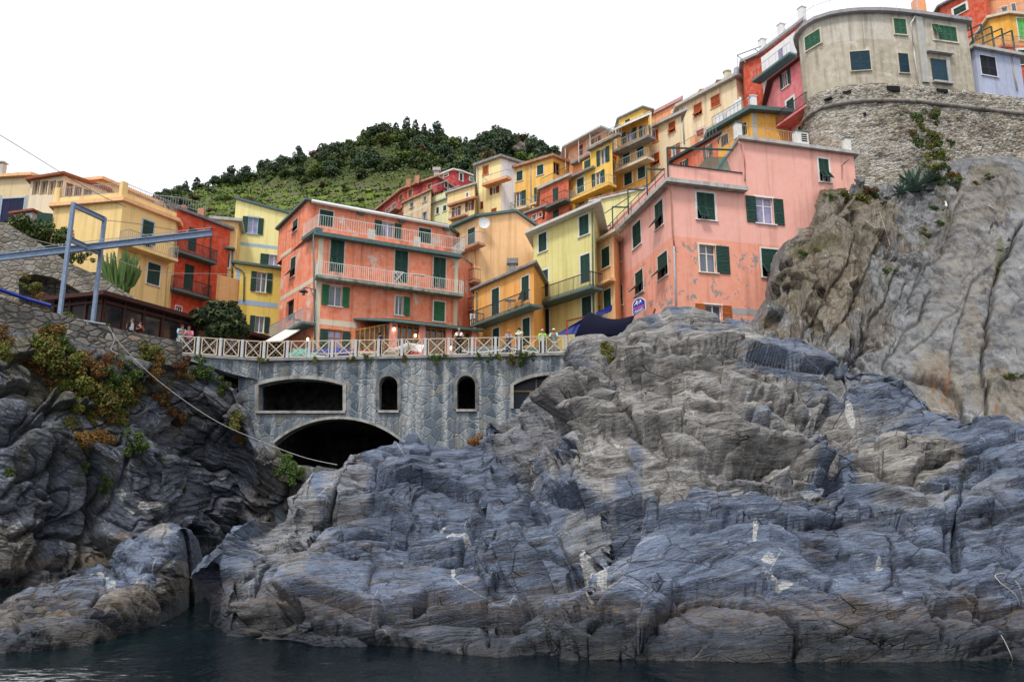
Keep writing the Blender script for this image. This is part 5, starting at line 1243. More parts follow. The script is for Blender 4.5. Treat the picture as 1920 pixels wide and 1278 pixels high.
M_PY = mat_stucco('pale_yellow_stucco', lin(250, 234, 160), .6); M_PY2 = mat_stucco('deep_yellow_stucco', lin(240, 212, 100), .7)
py_ = House('pale_yellow_house', 'tall pale yellow house with pale blue trim left of the coral house', [(439, 420), (560, 435)], 66, M_PY, ZP, back=Vector((-1.5, 6, 0)))
py_.settop(0, [(439, 373), (560, 406)]); py_.win(0, 454, 405, 494, 441, 'o', surr=.12, sm=M_BLUEP, fm=M_BLUEP, pane=M_GLASS_V); py_.win(0, 488, 475, 524, 499, 'ol', surr=.08, sm=M_BLUEP, pane=M_GLASS_V)
py_.finish(roof='strip', rm=M_TEAL, ov=.2, th=.2); py_.band(0, 444, 455, 527, 466, .28, M_BLUEP)
p2 = House('yellow_annex', 'deep yellow annex with blue pilaster in front of the pale yellow house', [(440, 494), (540, 507)], 62, M_PY2, ZP, back=Vector((-.6, 4, 0)))
p2.win(0, 470, 508, 510, 550, 'o', surr=.03); p2.win(0, 468, 591, 505, 625, 'o', surr=.03); p2.finish(rm=M_TEAL, ov=.25, th=.2)
p2.band(0, 444, 564, 520, 574, .42, M_BLUEP); p2.surround(0, 441, 505, 448, 570, M_BLUEP, .015, 'pilaster'); p2.pipe(0, [(440, 500), (452, 506), (458, 512), (457, 565)], M_TEAL, .05)

# -- stone ramp wall with an arch
def mat_rubble(name, a, b, mort, scale, dark=.5, cov=.54):
    t = NT(name, .9, .2)
    n = t.n.new('ShaderNodeTexNoise'); n.inputs['Scale'].default_value = 1.1; t.l.new(t.obj, n.inputs['Vector'])
    w = t.n.new('ShaderNodeMix'); w.data_type = 'VECTOR'; w.inputs['Factor'].default_value = .18; t.l.new(t.obj, w.inputs['A']); t.l.new(n.outputs['Color'], w.inputs['B'])
    v = t.map(scale, src=w.outputs['Result'])
    e = t.voro(1, 'DISTANCE_TO_EDGE', v); c = t.sep(t.voro(1, 'F1', v, 'Color'))
    st = t.mix(c[0], a, b); st = t.mix(t.rng(c[1], .75, .95, 0, .6), st, (.26, .19, .11, 1)); st = t.mix(t.rng(c[2], .8, .95, 0, .7), st, (.42, .40, .36, 1))
    st = t.mix(t.rng(t.noise(9, 5, .7), .4, .7, 0, .6), st, t.mix(1, st, (.5, .5, .5, 1), 'MULTIPLY'))
    mm = t.rng(e, .02, .09, 1, 0); big = t.rng(t.noise(.4, 5, .65), .42, .62)
    col = t.mix(mm, st, t.mix(big, sc(mort, .3), mort))
    cover = t.rng(t.noise(.7, 7, .7), cov, cov + .08, 0, .8); col = t.mix(cover, col, t.mix(t.noise(3, 4), mort, sc(mort, .75)))
    col = t.mix(t.rng(t.noise(.25, 4, .6), .5, .7, 0, dark), col, t.mix(1, col, (.42, .40, .38, 1), 'MULTIPLY'))
    return t.done(col, t.bump(t.math('ADD', t.rng(e, 0, .16), t.math('MULTIPLY', t.noise(11, 5, .7), .5)), .9, .09))
M_RUB = mat_rubble('rubble_masonry', (.17, .155, .13, 1), (.34, .30, .25, 1), (.33, .31, .28, 1), (2.6, 2.6, 4.2))
M_RUBD = mat_rubble('dark_drystone', (.09, .088, .085, 1), (.22, .205, .185, 1), (.13, .125, .115, 1), (2.4, 2.4, 4.4), .8)
YR = 48.5
RF = Fac(at(0, 500, YR), at(300, 500, YR + 2.5))
outl = [RF.uz(*p) for p in [(-90, 640), (290, 640), (290, 582), (275, 571), (190, 520), (127, 491), (90, 466), (12, 418), (-90, 405), (-420, 370), (-420, 640)]]
arc = [RF.uz(*p) for p in [(36, 600), (160, 600), (160, 556), (148, 545), (120, 528), (98, 519), (69, 514), (50, 515), (40, 518), (35, 524)]]
ramp = empty('stone_ramp_wall', (RF.P(3, 0).x, RF.P(3, 0).y, ZP - 1), 'grey brown stone ramp wall with a low arch, descending to the right', 'wall')
q = MB(); q.add(*face_with_holes(RF, outl, [arc]))
for k in range(len(arc)): a, b = arc[k], arc[(k + 1) % len(arc)]; q.quad(RF.P(*a), RF.P(*b), RF.P(*b, -1.3), RF.P(*a, -1.3))
for k in range(1, len(outl)): a, b = outl[k], outl[(k + 1) % len(outl)]; q.quad(RF.P(*a), RF.P(*a, -3), RF.P(*b, -3), RF.P(*b))
q.build('wall', M_RUB, ramp); q = MB(); a = RF.P(*RF.uz(20, 640), -1.25); b = RF.P(*RF.uz(180, 640), -1.25); q.quad(a, b, b + UP * 5, a + UP * 5); q.build('niche_back', M_RUBD, ramp)
# -- parapet above the left cliff
par = [(-480, 440, 700, 31.5), (-110, 528, 690, 35.2), (0, 556, 662, 37), (60, 573, 662, 38), (107, 587, 662, 38.8), (194, 609, 678, 40.3), (222, 617, 688, 41), (280, 628, 694, 42.2), (329, 638, 700, 43.4)]
q = MB(); T_ = [at(x, t_, Y) for x, t_, b_, Y in par]; Bt = [at(x, b_, Y - .15) for x, t_, b_, Y in par]
for i in range(len(par) - 1):
    bk2 = Vector((.1, .7, 0)); q.quad(Bt[i], Bt[i + 1], T_[i + 1], T_[i]); q.quad(T_[i], T_[i + 1], T_[i + 1] + bk2, T_[i] + bk2); q.quad(T_[i] + bk2, T_[i + 1] + bk2, Bt[i + 1] + bk2, Bt[i] + bk2)
q.quad(Bt[-1], Bt[-1] + bk2, T_[-1] + bk2, T_[-1])
o = q.build('stone_parapet', M_RUBD); tag(o, 'rough dark drystone parapet on top of the left cliff', 'wall')
q = MB(); q.tube([at(114, 591, 39), at(150, 600, 39.6), at(198, 608, 40.2)], .05, 6); o = q.build('guard_rail', M_GREYM); tag(o, 'thin grey rail lying along the parapet below the gantry', 'rail')
g = MB(); tp_ = [p + Vector((.1, .7, -.9)) for p in T_]; n_ = len(tp_); g.add([tuple(p) for p in tp_] + [(p.x, 62, tp_[-1].z) for p in tp_], [(i, i + 1, n_ + i + 1, n_ + i) for i in range(n_ - 1)]); tag(g.build('upper_terrace', M_GROUND, loc=(-30, 48, ZP)), kind='structure')
# -- long dark restaurant pavilion
M_DB = mat_plain('dark_brown_timber', (.05, .018, .014, 1), .6, .3)
pv = House('restaurant_pavilion', 'long dark brown restaurant pavilion with a low sloping roof behind the parapet', [(104, 566), (195, 557), (508, 641)], 44.6, mat_plain('dark_panel', (.018, .013, .014, 1), .45, .3), ZP - .2, k=1, back=Vector((-.5, 4, 0)), cat='pavilion')
pv.finish(rm=M_DB, ov=.55, th=.24)
q = MB()
for G, n in ((pv.f[0], 3), (pv.f[1], 10)):
    for k in range(n + 1): u = G.L * k / n; G.box(q, max(0, u - .07), min(G.L, u + .07), ZP - .2, pv.zt - .01, .004, .1)
    G.box(q, 0, G.L, pv.zt - .35, pv.zt - .2, .003, .12)
q.build('timber_frame', M_DB, pv.root)
q = MB(); G = pv.f[1]
for k in range(10): G.box(q, G.L * (k + .12) / 10, G.L * (k + .88) / 10, ZP + .6, pv.zt - .5, .003, .012)
q.build('pane', M_GLASS_D, pv.root)
# -- blue gantry crane
M_BL = mat_plain('blue_grey_steel_paint', (.19, .25, .36, 1), .5, .2)
ga = empty('gantry_crane', at(140, 590, 41), 'blue painted steel gantry with two posts and a long horizontal rail beam', 'crane')
def ibeam(q, a, b, w, h):
    d = (b - a); e = d.normalized(); s_ = e.cross(UP).normalized(); v = s_.cross(e)
    for o0, hh, ww in ((v * (h / 2 - h * .08), h * .16, w), (v * (-h / 2 - h * .08), h * .16, w)): q.box(a + o0 - s_ * ww / 2, s_ * ww, d, v * hh)
    q.box(a - s_ * w * .12 - v * h / 2, s_ * w * .24, d, v * h)
b1, b2 = at(112, 590, 39.2), at(174, 603, 41.2)
t1 = Vector((b1.x, b1.y, at(134, 380, 39.2).z)); t2 = Vector((b2.x, b2.y, at(190, 408, 41.2).z))
for a, b in ((b1, t1), (b2, t2)): q = MB(); q.cbox(a - UP * .3, .175, .175, b.z - a.z + .3); q.cbox(a - UP * .3, .34, .34, .1); q.build('post', M_BL, ga)
q = MB(); ibeam(q, t1 - UP * .12, t2 - UP * .1, .16, .22); q.build('cross_beam', M_BL, ga)
m1, m2 = Vector((t1.x, t1.y, at(132, 448, 39.2).z)), Vector((t2.x, t2.y, at(190, 474, 41.2).z))
q = MB(); ibeam(q, m1, m2, .16, .22); q.build('cross_beam', M_BL, ga)
q = MB(); ba_, bb_ = at(-80, 492, 39.2), at(397, 437, 41.6); ibeam(q, ba_, bb_, .22, .31); q.build('rail_beam', M_BL, ga)
q = MB(); n_ = 14
for k in range(n_): p = ba_.lerp(bb_, (k + .5) / n_) + UP * .2; q.bar(p, p + Vector((.05, 0, .16)), .02)
q.bar(ba_ + UP * .34, bb_ + UP * .34, .02); q.build('cable_rail', M_GREYM, ga)
q = MB(); q.tube([at(96, 573, 37.5), at(50, 560, 37.2), at(-20, 536, 36.5)], .10, 7); o = q.build('tarpaulin', M_TARPL); tag(o, 'rolled blue tarpaulin lying along the parapet at the left edge', 'tarpaulin')
# ---------------------------------------------------------------- upper village
def st(name, rgb, s=.9, **k): return mat_stucco(name, lin(*rgb), s, **k)
M_CRIM = st('crimson_stucco', (178, 30, 44)); M_WEA = st('weathered_ochre_stucco', (214, 182, 130), 2.2); M_PGR = st('pale_green_stucco', (222, 222, 170)); M_SAN = st('sand_yellow_stucco', (240, 212, 150))
M_CRE = st('pale_cream_stucco', (246, 224, 160)); M_GOL = st('golden_stucco', (242, 188, 88)); M_BRK = st('brick_orange_stucco', (208, 92, 52)); M_SUN = st('sunflower_stucco', (242, 196, 82)); M_SAL = st('salmon_stucco', (238, 160, 110))
M_ORO = st('orange_yellow_stucco', (236, 172, 56)); M_IVO = st('ivory_stucco', (236, 214, 176), 1.1); M_ROS = st('rose_stucco', (214, 112, 118)); M_REDT = st('rust_orange_stucco', (204, 70, 28)); M_WHI = st('white_stucco', (236, 234, 238), .6)
M_TILE = mat_stucco('terracotta_roof_edge', (.36, .17, .09, 1), 1.2); M_SLATE = mat_stucco('slate_grey_roof', (.20, .20, .21, 1), 1.0)
def H(*a, **k): h = House(*a, **k); h.sh = M_SHUT; return h
ZV = 24
# crimson house
u1 = H('crimson_house', 'long crimson house with orange window frames highest on the left of the village', [(706, 397), (757, 356), (819, 334), (850, 354)], 112, M_CRIM, ZV + 4, k=2, back=Vector((-1, 8, 0)))
M_ORF = mat_plain('orange_window_frame', (.50, .25, .10, 1), .7, .2)
for w in ((723, 388, 731, 404), (735, 380, 742, 396), (749, 363, 755, 378), (749, 387, 755, 402)): u1.win(0, *w, 'g', surr=.2, sm=M_ORF, fm=M_ORF)
u1.win(1, 766, 355, 773, 371, 'g', surr=.2, sm=M_ORF, fm=M_ORF); u1.win(1, 802, 345, 808, 358, 'g', surr=.2, sm=M_ORF, fm=M_ORF, door=True); u1.win(2, 834, 341, 842, 356, 'c', surr=.22)
u1.finish(rm=M_TILE, ov=.5, th=.3); u1.balcony(0, (722, 404), (740, 391), 1.0, .95, M_TILE, M_GREYM)
q = MB()
for x, y in ((766, 345), (782, 338)): c = at(x, y, 113.5); q = MB(); q.cbox(c - UP * .6, .7, .7, 1.3); q.build('chimney', M_TERRA, u1.root)
q = MB(); c = at(819, 324, 114.5); q.cbox(c - UP * 1, .8, .8, 1.2); q.cbox(c + UP * .2, 1.2, 1.2, .5); q.build('chimney', M_CONC, u1.root)
u1b = H('crimson_house', 'small crimson penthouse with a white eave above the crimson house', [(820, 331), (850, 319.5), (862, 322), (893, 333)], 118, M_CRIM, ZV + 10, k=1, back=Vector((0, 5, 0)))
u1b.win(0, 832, 326, 840, 333, 'c', surr=.2); u1b.win(2, 861, 324, 867, 340, 'c', surr=.2); u1b.win(2, 881, 332, 888, 341, 'c', surr=.2, sh=M_SHUT_MINT); u1b.finish(rm=M_SURR, ov=.35, th=.22)
# weathered ochre
u2 = H('weathered_house', 'weathered ochre house with grey windows below the crimson house', [(757, 382), (808, 358)], 100, M_WEA, ZV, back=Vector((0, 7, 0)))
for w in ((769, 379, 775, 391), (794, 368, 799, 380), (792, 396, 800, 414)): u2.win(0, *w, 'g', surr=.18, sm=M_CREAMT, fm=M_CONC)
u2.finish(rm=M_TILE, ov=.3, th=.25); u2.band(0, 758, 402, 807, 384, .3, M_CREAMT)
u3 = H('pale_green_house', 'pale green house with a planted roof terrace beside the weathered house', [(808, 384), (841, 372)], 97, M_PGR, ZV, back=Vector((0, 6, 0)))
u3.win(0, 818, 388, 823, 402, 'c', surr=.16); u3.win(0, 831, 384, 837, 397, 'c', surr=.12); u3.finish(rm=M_CONC, ov=.3, th=.2)
q = MB(); G = u3.f[0]; G.box(q, 0, G.L, u3.zt + .2, u3.zt + 1.0, -.1, .15); q.build('planter_parapet', M_PGR, u3.root)
q = MB(); rr = random.Random(3)
for k in range(130):
    p = G.P(rr.uniform(.2, G.L - .2), u3.zt + 1.0 + rr.uniform(0, .4), rr.uniform(-.2, .3)); d = Vector((rr.uniform(-1, 1), rr.uniform(-1, 1), rr.uniform(-1, 1))) * .12; e = d.cross(UP) ; q.quad(p - d, p - e, p + d, p + e)
u3leaf = q
q = MB()
for x in (.05, .95): q.bar(G.P(G.L * x, u3.zt), G.P(G.L * x, u3.zt + 2.4), .05)
q.bar(G.P(0, u3.zt + 2.4, .2), G.P(G.L, u3.zt + 2.4, .2), .07); q.bar(G.P(0, u3.zt + 2.4, -2), G.P(G.L, u3.zt + 2.4, -2), .07); q.build('pergola', M_GREYM, u3.root)
bk_ = MB(); bk_.box(G.P(0, u3.zt, -3), G.u * G.L, -G.n * .3, UP * 2.8); bk_.build('rear_wall', M_PGR, u3.root)
u4 = H('sand_yellow_house', 'sand yellow house with a rust red band and brown shutters', [(839, 363), (890, 347)], 94, M_SAN, ZV, back=Vector((0, 7, 0)))
u4.sh = M_SHUT_DR; u4.win(0, 848, 386, 864, 408, 'o', surr=0, door=True); u4.win(0, 873, 376, 889, 397, 'o', surr=0); u4.sh = M_SHUT; u4.win(0, 874, 361, 878, 371, 'g', surr=.1)
u4.finish(rm=M_CONC, ov=.3, th=.2); u4.balcony(0, (838, 388), (891, 369), .5, 0, M_TERRA, th=.28); u4.balcony(0, (840, 414), (872, 402), .7, .9, M_TERRA, M_GREYM)
u5 = H('tall_cream_house', 'tall cream house with red brown shutters and a white side wall', [(893, 312), (939, 296), (976, 308)], 92, M_CRE, ZV, k=1, back=Vector((0, 5, 0)))
u5.sh = M_SHUT_BR; u5.win(0, 906, 310, 915, 329, 'c', surr=.14, sm=M_ORF); u5.sh = M_SHUT_DR; u5.win(0, 919, 348, 936, 366, 'o', surr=0); u5.win(0, 900.6, 377, 906, 393, 'c', surr=0); u5.sh = M_SHUT_BR; u5.win(0, 921, 389, 931, 404, 'c', surr=0)
u5.finish(rm=M_SLATE, ov=.45, th=.3); u5.balcony(0, (903, 349), (950, 333), 1.0, .9, M_SAL, M_GREYM, th=.25); u5.pipe(0, [(895, 314), (896, 350), (896, 400)], M_GREYM, .07)
q = MB(); G = u5.f[1]; G.box(q, .05, G.L - .05, u5.zt - 7, u5.zt - .02, .004, .03); q.build('white_side', M_WHI, u5.root)
u6 = H('golden_house', 'golden house with dark green shutters and a recessed loggia', [(950, 321), (1036, 295), (1070, 309)], 90, M_GOL, ZV, k=1, back=Vector((0, 6, 0)))
u6.win(0, 958, 324, 962.6, 342, 'g', surr=.1); u6.win(0, 968.6, 319, 980, 341, 'c', surr=.08); u6.win(0, 1007, 307.5, 1019, 330, 'c', surr=.08); u6.win(0, 960, 356, 986, 390, 'o', surr=.0, door=True); u6.win(0, 1002, 350, 1013, 378, 'ol', surr=0, door=True)
u6.win(1, 1038, 302, 1050, 330, 'g', surr=0, pane=M_DARK, fm=M_ORF, door=True); u6.win(0, 974, 398, 981, 412, 'c', surr=0)
u6.finish(rm=M_TILE, ov=.45, th=.3); u6.balcony(0, (956, 396), (988, 389), 1.0, .9, M_CREAMT, M_GREYM, th=.22); u6.balcony(0, (995, 385), (1016, 378), 1.0, .9, M_CREAMT, M_GREYM, th=.22)
u6.pipe(0, [(994, 308), (995, 340), (996, 392)], M_GREYM, .06)
u7 = H('brick_orange_house', 'brick orange house with an iron balcony and a grey terrace slab', [(1013, 356), (1066, 332)], 86, M_BRK, ZV - 2, back=Vector((0, 5, 0)))
u7.win(0, 1036.5, 350, 1047, 379, 'c', surr=.0, door=True); u7.win(0, 1037, 391, 1048, 412, 'c', surr=0); u7.finish(rm=M_CONC, ov=.35, th=.3); u7.balcony(0, (1014, 391), (1059, 378), 1.1, 1.0, M_TEAL, M_DARKM, th=.18)
G = u7.f[0]; railing('railing', [G.P(.2, u7.zt + .3, .1), G.P(G.L, u7.zt + .3, .1)], .95, M_DARKM, u7.root, .22, .025)
u7b = H('annex', 'low red annex with a blue window left of the brick orange house', [(986, 402), (1017, 391)], 83, M_BRK, ZV - 2, cat='annex', back=Vector((0, 3, 0)))
u7b.win(0, 998, 401, 1006, 414, 'g', surr=.06, pane=mat_glass('pale_blue_glass', (.08, .2, .3, 1))); u7b.win(0, 1011, 398, 1016, 408, 'c', surr=.06, sh=M_SHUT_DR); u7b.finish(rm=M_SLATE, ov=.35, th=.22)
# sunflower pair
u8 = H('sunflower_house', 'sunflower yellow house with a salmon top storey set back behind a terrace', [(1065, 326), (1148, 286)], 84, M_SUN, ZV - 2, back=Vector((0, 8, 0)))
G = u8.f[0]; um = G.uz(1107, 300)[0]; ztr = G.uz(1128, 262)[1]; zle = G.uz(1085, 322)[1]
u8.zt = ztr; u8.tops[0] = [(0, zle), (um - .001, zle), (um + .001, ztr), (G.L, ztr)]
u8.win(0, 1119, 273, 1143, 313, 'o', surr=.1, door=True); u8.win(0, 1082, 331, 1095, 364, 'c', surr=.16, door=True); u8.win(0, 1110, 317, 1134, 351, 'o', surr=.1, door=True); u8.win(0, 1083.5, 373, 1096, 387, 'g', surr=.18, pane=M_DARK); u8.win(0, 1117, 360, 1129, 374, 'g', surr=.18, pane=M_DARK)
u8.finish(roof=None)
u8.balcony(0, (1065, 374), (1141, 352), 1.2, .95, M_SUN, M_GREYM, th=.24); u8.balcony(0, (1062, 332), (1111, 318), .5, 0, M_SLATE, th=.22)
u8.balcony(0, (1099, 279), (1160, 256), .5, .95, M_SLATE, M_GREYM, th=.22)
t8 = House('top_storey', '', [(1067, 279), (1127, 247), (1150, 256)], 87, M_SAL, zle, k=1, back=Vector((0, 6, 0)), root=u8.root)
t8.sh = M_SHUT_DR; t8.win(0, 1084, 270, 1093, 294, 'c', surr=0, door=True); t8.win(0, 1109, 254, 1127, 274, 'o', surr=0, door=True); t8.finish(rm=M_CONC, ov=.9, th=.22, walls='upper_wall')
t8.balcony(0, (1068, 306), (1108, 292), .7, 1.0, M_SLATE, M_GREYM, th=.2)
q = MB()
for x in (.02, .45, .8): q.bar(t8.f[0].P(t8.f[0].L * x, t8.zt - 3, .75), t8.f[0].P(t8.f[0].L * x, t8.zt, .75), .045)
q.build('awning_post', M_WHITE, u8.root)
q = MB(); q.quad(G.P(.1, zle - 1.0, -2.2), G.P(um, zle - 1.0, -2.2), G.P(um, ztr, -2.2), G.P(.1, ztr, -2.2)); q.build('terrace_wall', M_SUN, u8.root); q = MB(); q.quad(G.P(0, zle - 1, 0), G.P(um, zle - 1, 0), G.P(um, zle - 1, -3), G.P(0, zle - 1, -3)); q.build('terrace_floor', M_CONC, u8.root)
q = MB(); G.box(q, um - 1.3, um - .2, zle, zle + 1.1, -.4, -.3); q.build('terrace_door', M_SHUT, u8.root)
u9 = H('orange_yellow_house', 'orange yellow house with a white awning over its top balcony', [(1148, 290), (1217, 258)], 82, M_ORO, ZV - 2, back=Vector((0, 8, 0)))
G = u9.f[0]; u9.zt = G.uz(1180, 232)[1]
u9.win(0, 1166, 238, 1194, 272, 'o', surr=0, door=True, pane=M_GLASS_V); u9.win(0, 1199, 232, 1212, 258, 'ol', surr=0, door=True)
u9.win(0, 1168, 279, 1181, 309, 'c', surr=.12, door=True); u9.win(0, 1194, 268, 1207, 297, 'c', surr=.12, door=True); u9.win(0, 1170.5, 319, 1185, 350, 'c', surr=.16); u9.win(0, 1196, 309, 1210, 338, 'c', surr=.16)
u9.finish(rm=M_CONC, ov=.2, th=.2); u9.balcony(0, (1147, 285), (1215, 259), 1.3, 1.0, M_SLATE, M_GREYM, th=.2); u9.balcony(0, (1150, 320), (1213, 301), 1.2, .95, M_CREAMT, M_GREYM, th=.26)
q = MB(); z = G.uz(1153, 281, 1.0)[1]
for k in range(5): u = G.L * (k + .5) / 5; G.box(q, u - .12, u + .12, z - .42, z - .02, .003, 1.0)
q.build('balcony_bracket', M_BRK, u9.root)
q = MB(); a, b = at(1151, 244, 79.6), at(1222, 213, 76.8); c, d = G.P(G.L + .3, u9.zt - .1, .05), G.P(.1, u9.zt - .1, .05); v = [a, b, c, d]; v += [p + UP * .12 for p in v]
q.add(v, [(3, 2, 1, 0), (4, 5, 6, 7), (0, 1, 5, 4), (1, 2, 6, 5), (2, 3, 7, 6), (3, 0, 4, 7)]); q.build('awning', M_WHITE, u9.root)
q = MB(); zb_ = G.uz(1180, 272, 1.2)[1]
for s_ in (.05, .97): p = a.lerp(b, s_); q.bar(p, Vector((p.x, p.y, zb_)), .04)
q.build('awning_post', M_WHITE, u9.root); u9.pipe(0, [(1148.5, 262), (1149, 310), (1151, 365)], M_DARKM, .08)
t9 = House('penthouse', '', [(1161, 224), (1205, 203), (1222, 208)], 86, M_SUN, u9.zt - 1, k=1, back=Vector((0, 4, 0)), root=u9.root); t9.sh = M_SHUT; t9.win(0, 1172, 222, 1181, 232, 'c', surr=0); t9.finish(rm=M_SLATE, ov=.3, th=.18, walls='upper_wall')
# ivory pair
u10 = H('ivory_house', 'lower ivory house with orange shutters right of the orange yellow house', [(1217, 245), (1277, 216)], 80, M_IVO, ZV - 2, back=Vector((0, 7, 0)))
u10.sh = M_SHUT_BR
u10.win(0, 1223, 242, 1234, 269, 'c', surr=.1, sm=M_SAL); u10.win(0, 1254, 226, 1266, 251, 'f', surr=.1, sm=M_SAL, flap=35); u10.win(0, 1222, 285, 1236, 312, 'f', surr=.1, sm=M_SAL, flap=35); u10.win(0, 1252, 267, 1276, 302, 'o', surr=0, door=True); u10.win(0, 1230, 337, 1240, 352, 'c', surr=.06)
u10.finish(rm=M_CONC, ov=.5, th=.3)
u11 = H('tall_ivory_house', 'tall ivory corner house with orange shutters and a roof garden', [(1274, 202), (1380, 147), (1421, 166)], 79, M_IVO, ZV - 2, k=1, back=Vector((.5, 8, 0)))
u11.sh = M_SHUT_BR; u11.win(0, 1301, 191, 1316, 221, 'f', surr=.1, sm=M_SAL, flap=35); u11.win(0, 1333, 175, 1350, 205, 'c', surr=.1, sm=M_SAL); u11.win(0, 1306, 240, 1320, 260, 'c', surr=.3, sm=mat_stucco('pale_pink_surround', (.62, .46, .42, 1), .8)); u11.sh = M_SHUT
u11.finish(rm=M_CONC, ov=.55, th=.34); u11.pipe(0, [(1279, 203), (1281, 240), (1283, 270)], M_GREYM, .08); u11.pipe(1, [(1405, 166), (1407, 190), (1408, 200)], M_DARKM, .06)
G = u11.f[0]; zt_ = u11.zt + .34; q = MB(); G1_ = u11.f[1]; G1_.box(q, 0, G1_.L, zt_, zt_ + 1.0, -.25, .2); q.build('parapet', mat_stucco('grey_lilac_parapet', (.36, .37, .44, 1), .8), u11.root)
q = MB()
for x, c_, w_ in ((.33, M_SAL, .7), (.64, M_TERRA, .8)):
    q = MB(); p = G.P(G.L * x, zt_, -1.0); q.cbox(p, w_, .6, .9); q.cbox(p + UP * .9, w_ + .15, .75, .12); q.build('chimney', c_, u11.root)
q = MB(); q.lathe(G.P(G.L * .78, zt_, -.9), [(.42, 0), (.40, 1.5), (.5, 1.52), (.5, 1.65), (.2, 1.7)], 12); q.build('chimney', M_CREAMT, u11.root)
railing('railing', [G.P(G.L * .12, zt_, -.6), G.P(G.L, zt_, -.6)], .9, M_GREYM, u11.root, .3, .02)
q = MB(); a = G.P(G.L * .88, zt_, -.6)
for k in range(9): q.bar(a + G.u * .25 * k, a + G.u * .25 * k + UP * 1.2, .03)
q.bar(a + UP * 1.2, a + G.u * 2 + UP * 1.2, .03); q.build('white_grille', M_WHITE, u11.root)
q = MB(); q.bar(G.P(G.L * .05, zt_, -2), G.P(G.L * .05, zt_ + 1.6, -2), .03); q.bar(G.P(G.L * .2, zt_, -2), G.P(G.L * .2, zt_ + 1.8, -2), .03)
p = G.P(G.L * .2, zt_ + 1.7, -2); q.bar(p - G.u * .4, p + G.u * .4, .02); q.bar(p - G.u * .3 - UP * .25, p + G.u * .3 - UP * .25, .02); q.build('antenna', M_DARKM, u11.root)
pr_ = H('pink_roof_house', 'pale red house edge with a pink roof line behind the ivory houses', [(1222, 218), (1275, 190)], 90, M_SAL, ZV + 10, back=Vector((0, 4, 0))); pr_.win(0, 1261, 203, 1271, 212, 'c', surr=.15); pr_.finish(rm=mat_stucco('pink_roof_edge', (.50, .26, .25, 1), 1), ov=.3, th=.4)
# yellow house with teal slab
u12 = H('terrace_house', 'orange yellow house with a grey green roof terrace above the pink house', [(1338, 251), (1409, 211), (1480, 217)], 62, M_ORO, ZV - 6, k=1, back=Vector((.5, 7, 0)))
u12.win(0, 1389, 228, 1400, 257, 'c', surr=0, door=True); u12.win(0, 1352, 249, 1366, 277, 'c', surr=.05, door=True); u12.finish(rm=M_TEAL, ov=.65, th=.34)
G = u12.f[0]; z = u12.zt + .34; railing('railing', [G.P(.3, z, .4), G.P(G.L + .2, z, .4)], 1.0, M_DARKM, u12.root, .4, .02); u12.surround(1, 1411, 213, 1419, 262, M_CONC, .05, 'corner_pilaster')
q = MB(); u, _ = G.uz(1349, 225, .2); G.box(q, u - .5, u + .5, z - .3, z + 1.1, -.2, .3); q.build('roof_pier', M_WHI, u12.root)
q = MB(); u, _ = u12.f[1].uz(1414, 190, .3); u12.f[1].box(q, u - .25, u + .25, z, z + 1.05, -.2, .3); u12.f[1].box(q, u - .32, u + .32, z + 1.05, z + 1.12, -.25, .35); q.build('roof_pier', M_WHI, u12.root)
q = MB(); p = G.P(G.uz(1362, 215, .3)[0], z + .2, .3); n_ = 6
for k in range(n_): a, b = p + G.u * (k * .3), p + G.u * (k * .3 + .3); q.quad(a + UP * (.1 * math.sin(k)), b + UP * (.1 * math.sin(k + 1)), b + UP * (.9 + .1 * k - (.2 if k > 3 else 0)), a + UP * (.8 + .1 * k))
o = q.build('sheet', M_WHITE, weld=True); tag(o, 'white sheet hung to dry over the railing of the grey green roof terrace', 'sheet'); md = o.modifiers.new('thickness', 'SOLIDIFY'); md.thickness = .03
u13 = H('orange_red_house', 'orange red house with a dark sloping terrace edge behind the green shade net', [(1262, 303), (1345, 256)], 64, M_BRK, ZV - 8, back=Vector((.5, 5, 0)))
u13.win(0, 1276, 297, 1291, 325, 'o', surr=.05, door=True); u13.win(0, 1320, 268, 1336, 300, 'o', surr=.05, door=True); u13.finish(rm=M_DARKM, ov=.35, th=.22)
G = u13.f[0]; z = u13.zt + .22; railing('railing', [G.P(.2, z, .1), G.P(G.L, z, .1)], .95, M_GREYM, u13.root, .35, .02); q = MB(); u, _ = G.uz(1298, 265, .1); G.box(q, u - .3, u + .3, z, z + .95, -.5, .1); q.build('chimney', M_SAL, u13.root)
# rose house and white / red roof storey
u14 = H('rose_house', 'narrow rose pink house with white window surrounds beside the round tower', [(1450, 152), (1512, 103)], 64, M_ROS, ZV - 6, back=Vector((1, 6, 0)))
u14.win(0, 1463, 128, 1483, 171, 'o', surr=.16); u14.win(0, 1475, 181, 1489, 217, 'c', surr=.18, door=True); u14.win(0, 1496, 232, 1506, 250, 'c', surr=.1)
u14.finish(rm=mat_plain('dark_red_eave', (.12, .03, .03, 1), .6, .3), ov=.55, th=.16); u14.balcony(0, (1446, 250), (1512, 194), 1.2, 1.05, M_ROS, M_DARKM, th=.2)
u15 = H('roof_house', 'rust orange top house with white balcony wall left of the round tower', [(1394, 118), (1426, 104), (1500, 46)], 76, M_REDT, ZV + 4, k=1, back=Vector((1, 5, 0)))
u15.finish(rm=mat_stucco('lilac_grey_roof', (.34, .33, .36, 1), .8), ov=.4, th=.3)
G = u15.f[1]; q = MB(); G.box(q, .6, G.L, u15.zt - 7.5, u15.zt - .75, .003, .5); q.build('balcony_wall', M_WHI, u15.root)
z = u15.zt - 3.4; q = MB(); G.box(q, .2, G.L, z - .2, z, .503, 1.6); q.build('balcony_slab', M_TEAL, u15.root); railing('railing', [G.P(.2, z, 1.5), G.P(G.L, z, 1.5)], 1.1, M_GREYM, u15.root, .5, .02)
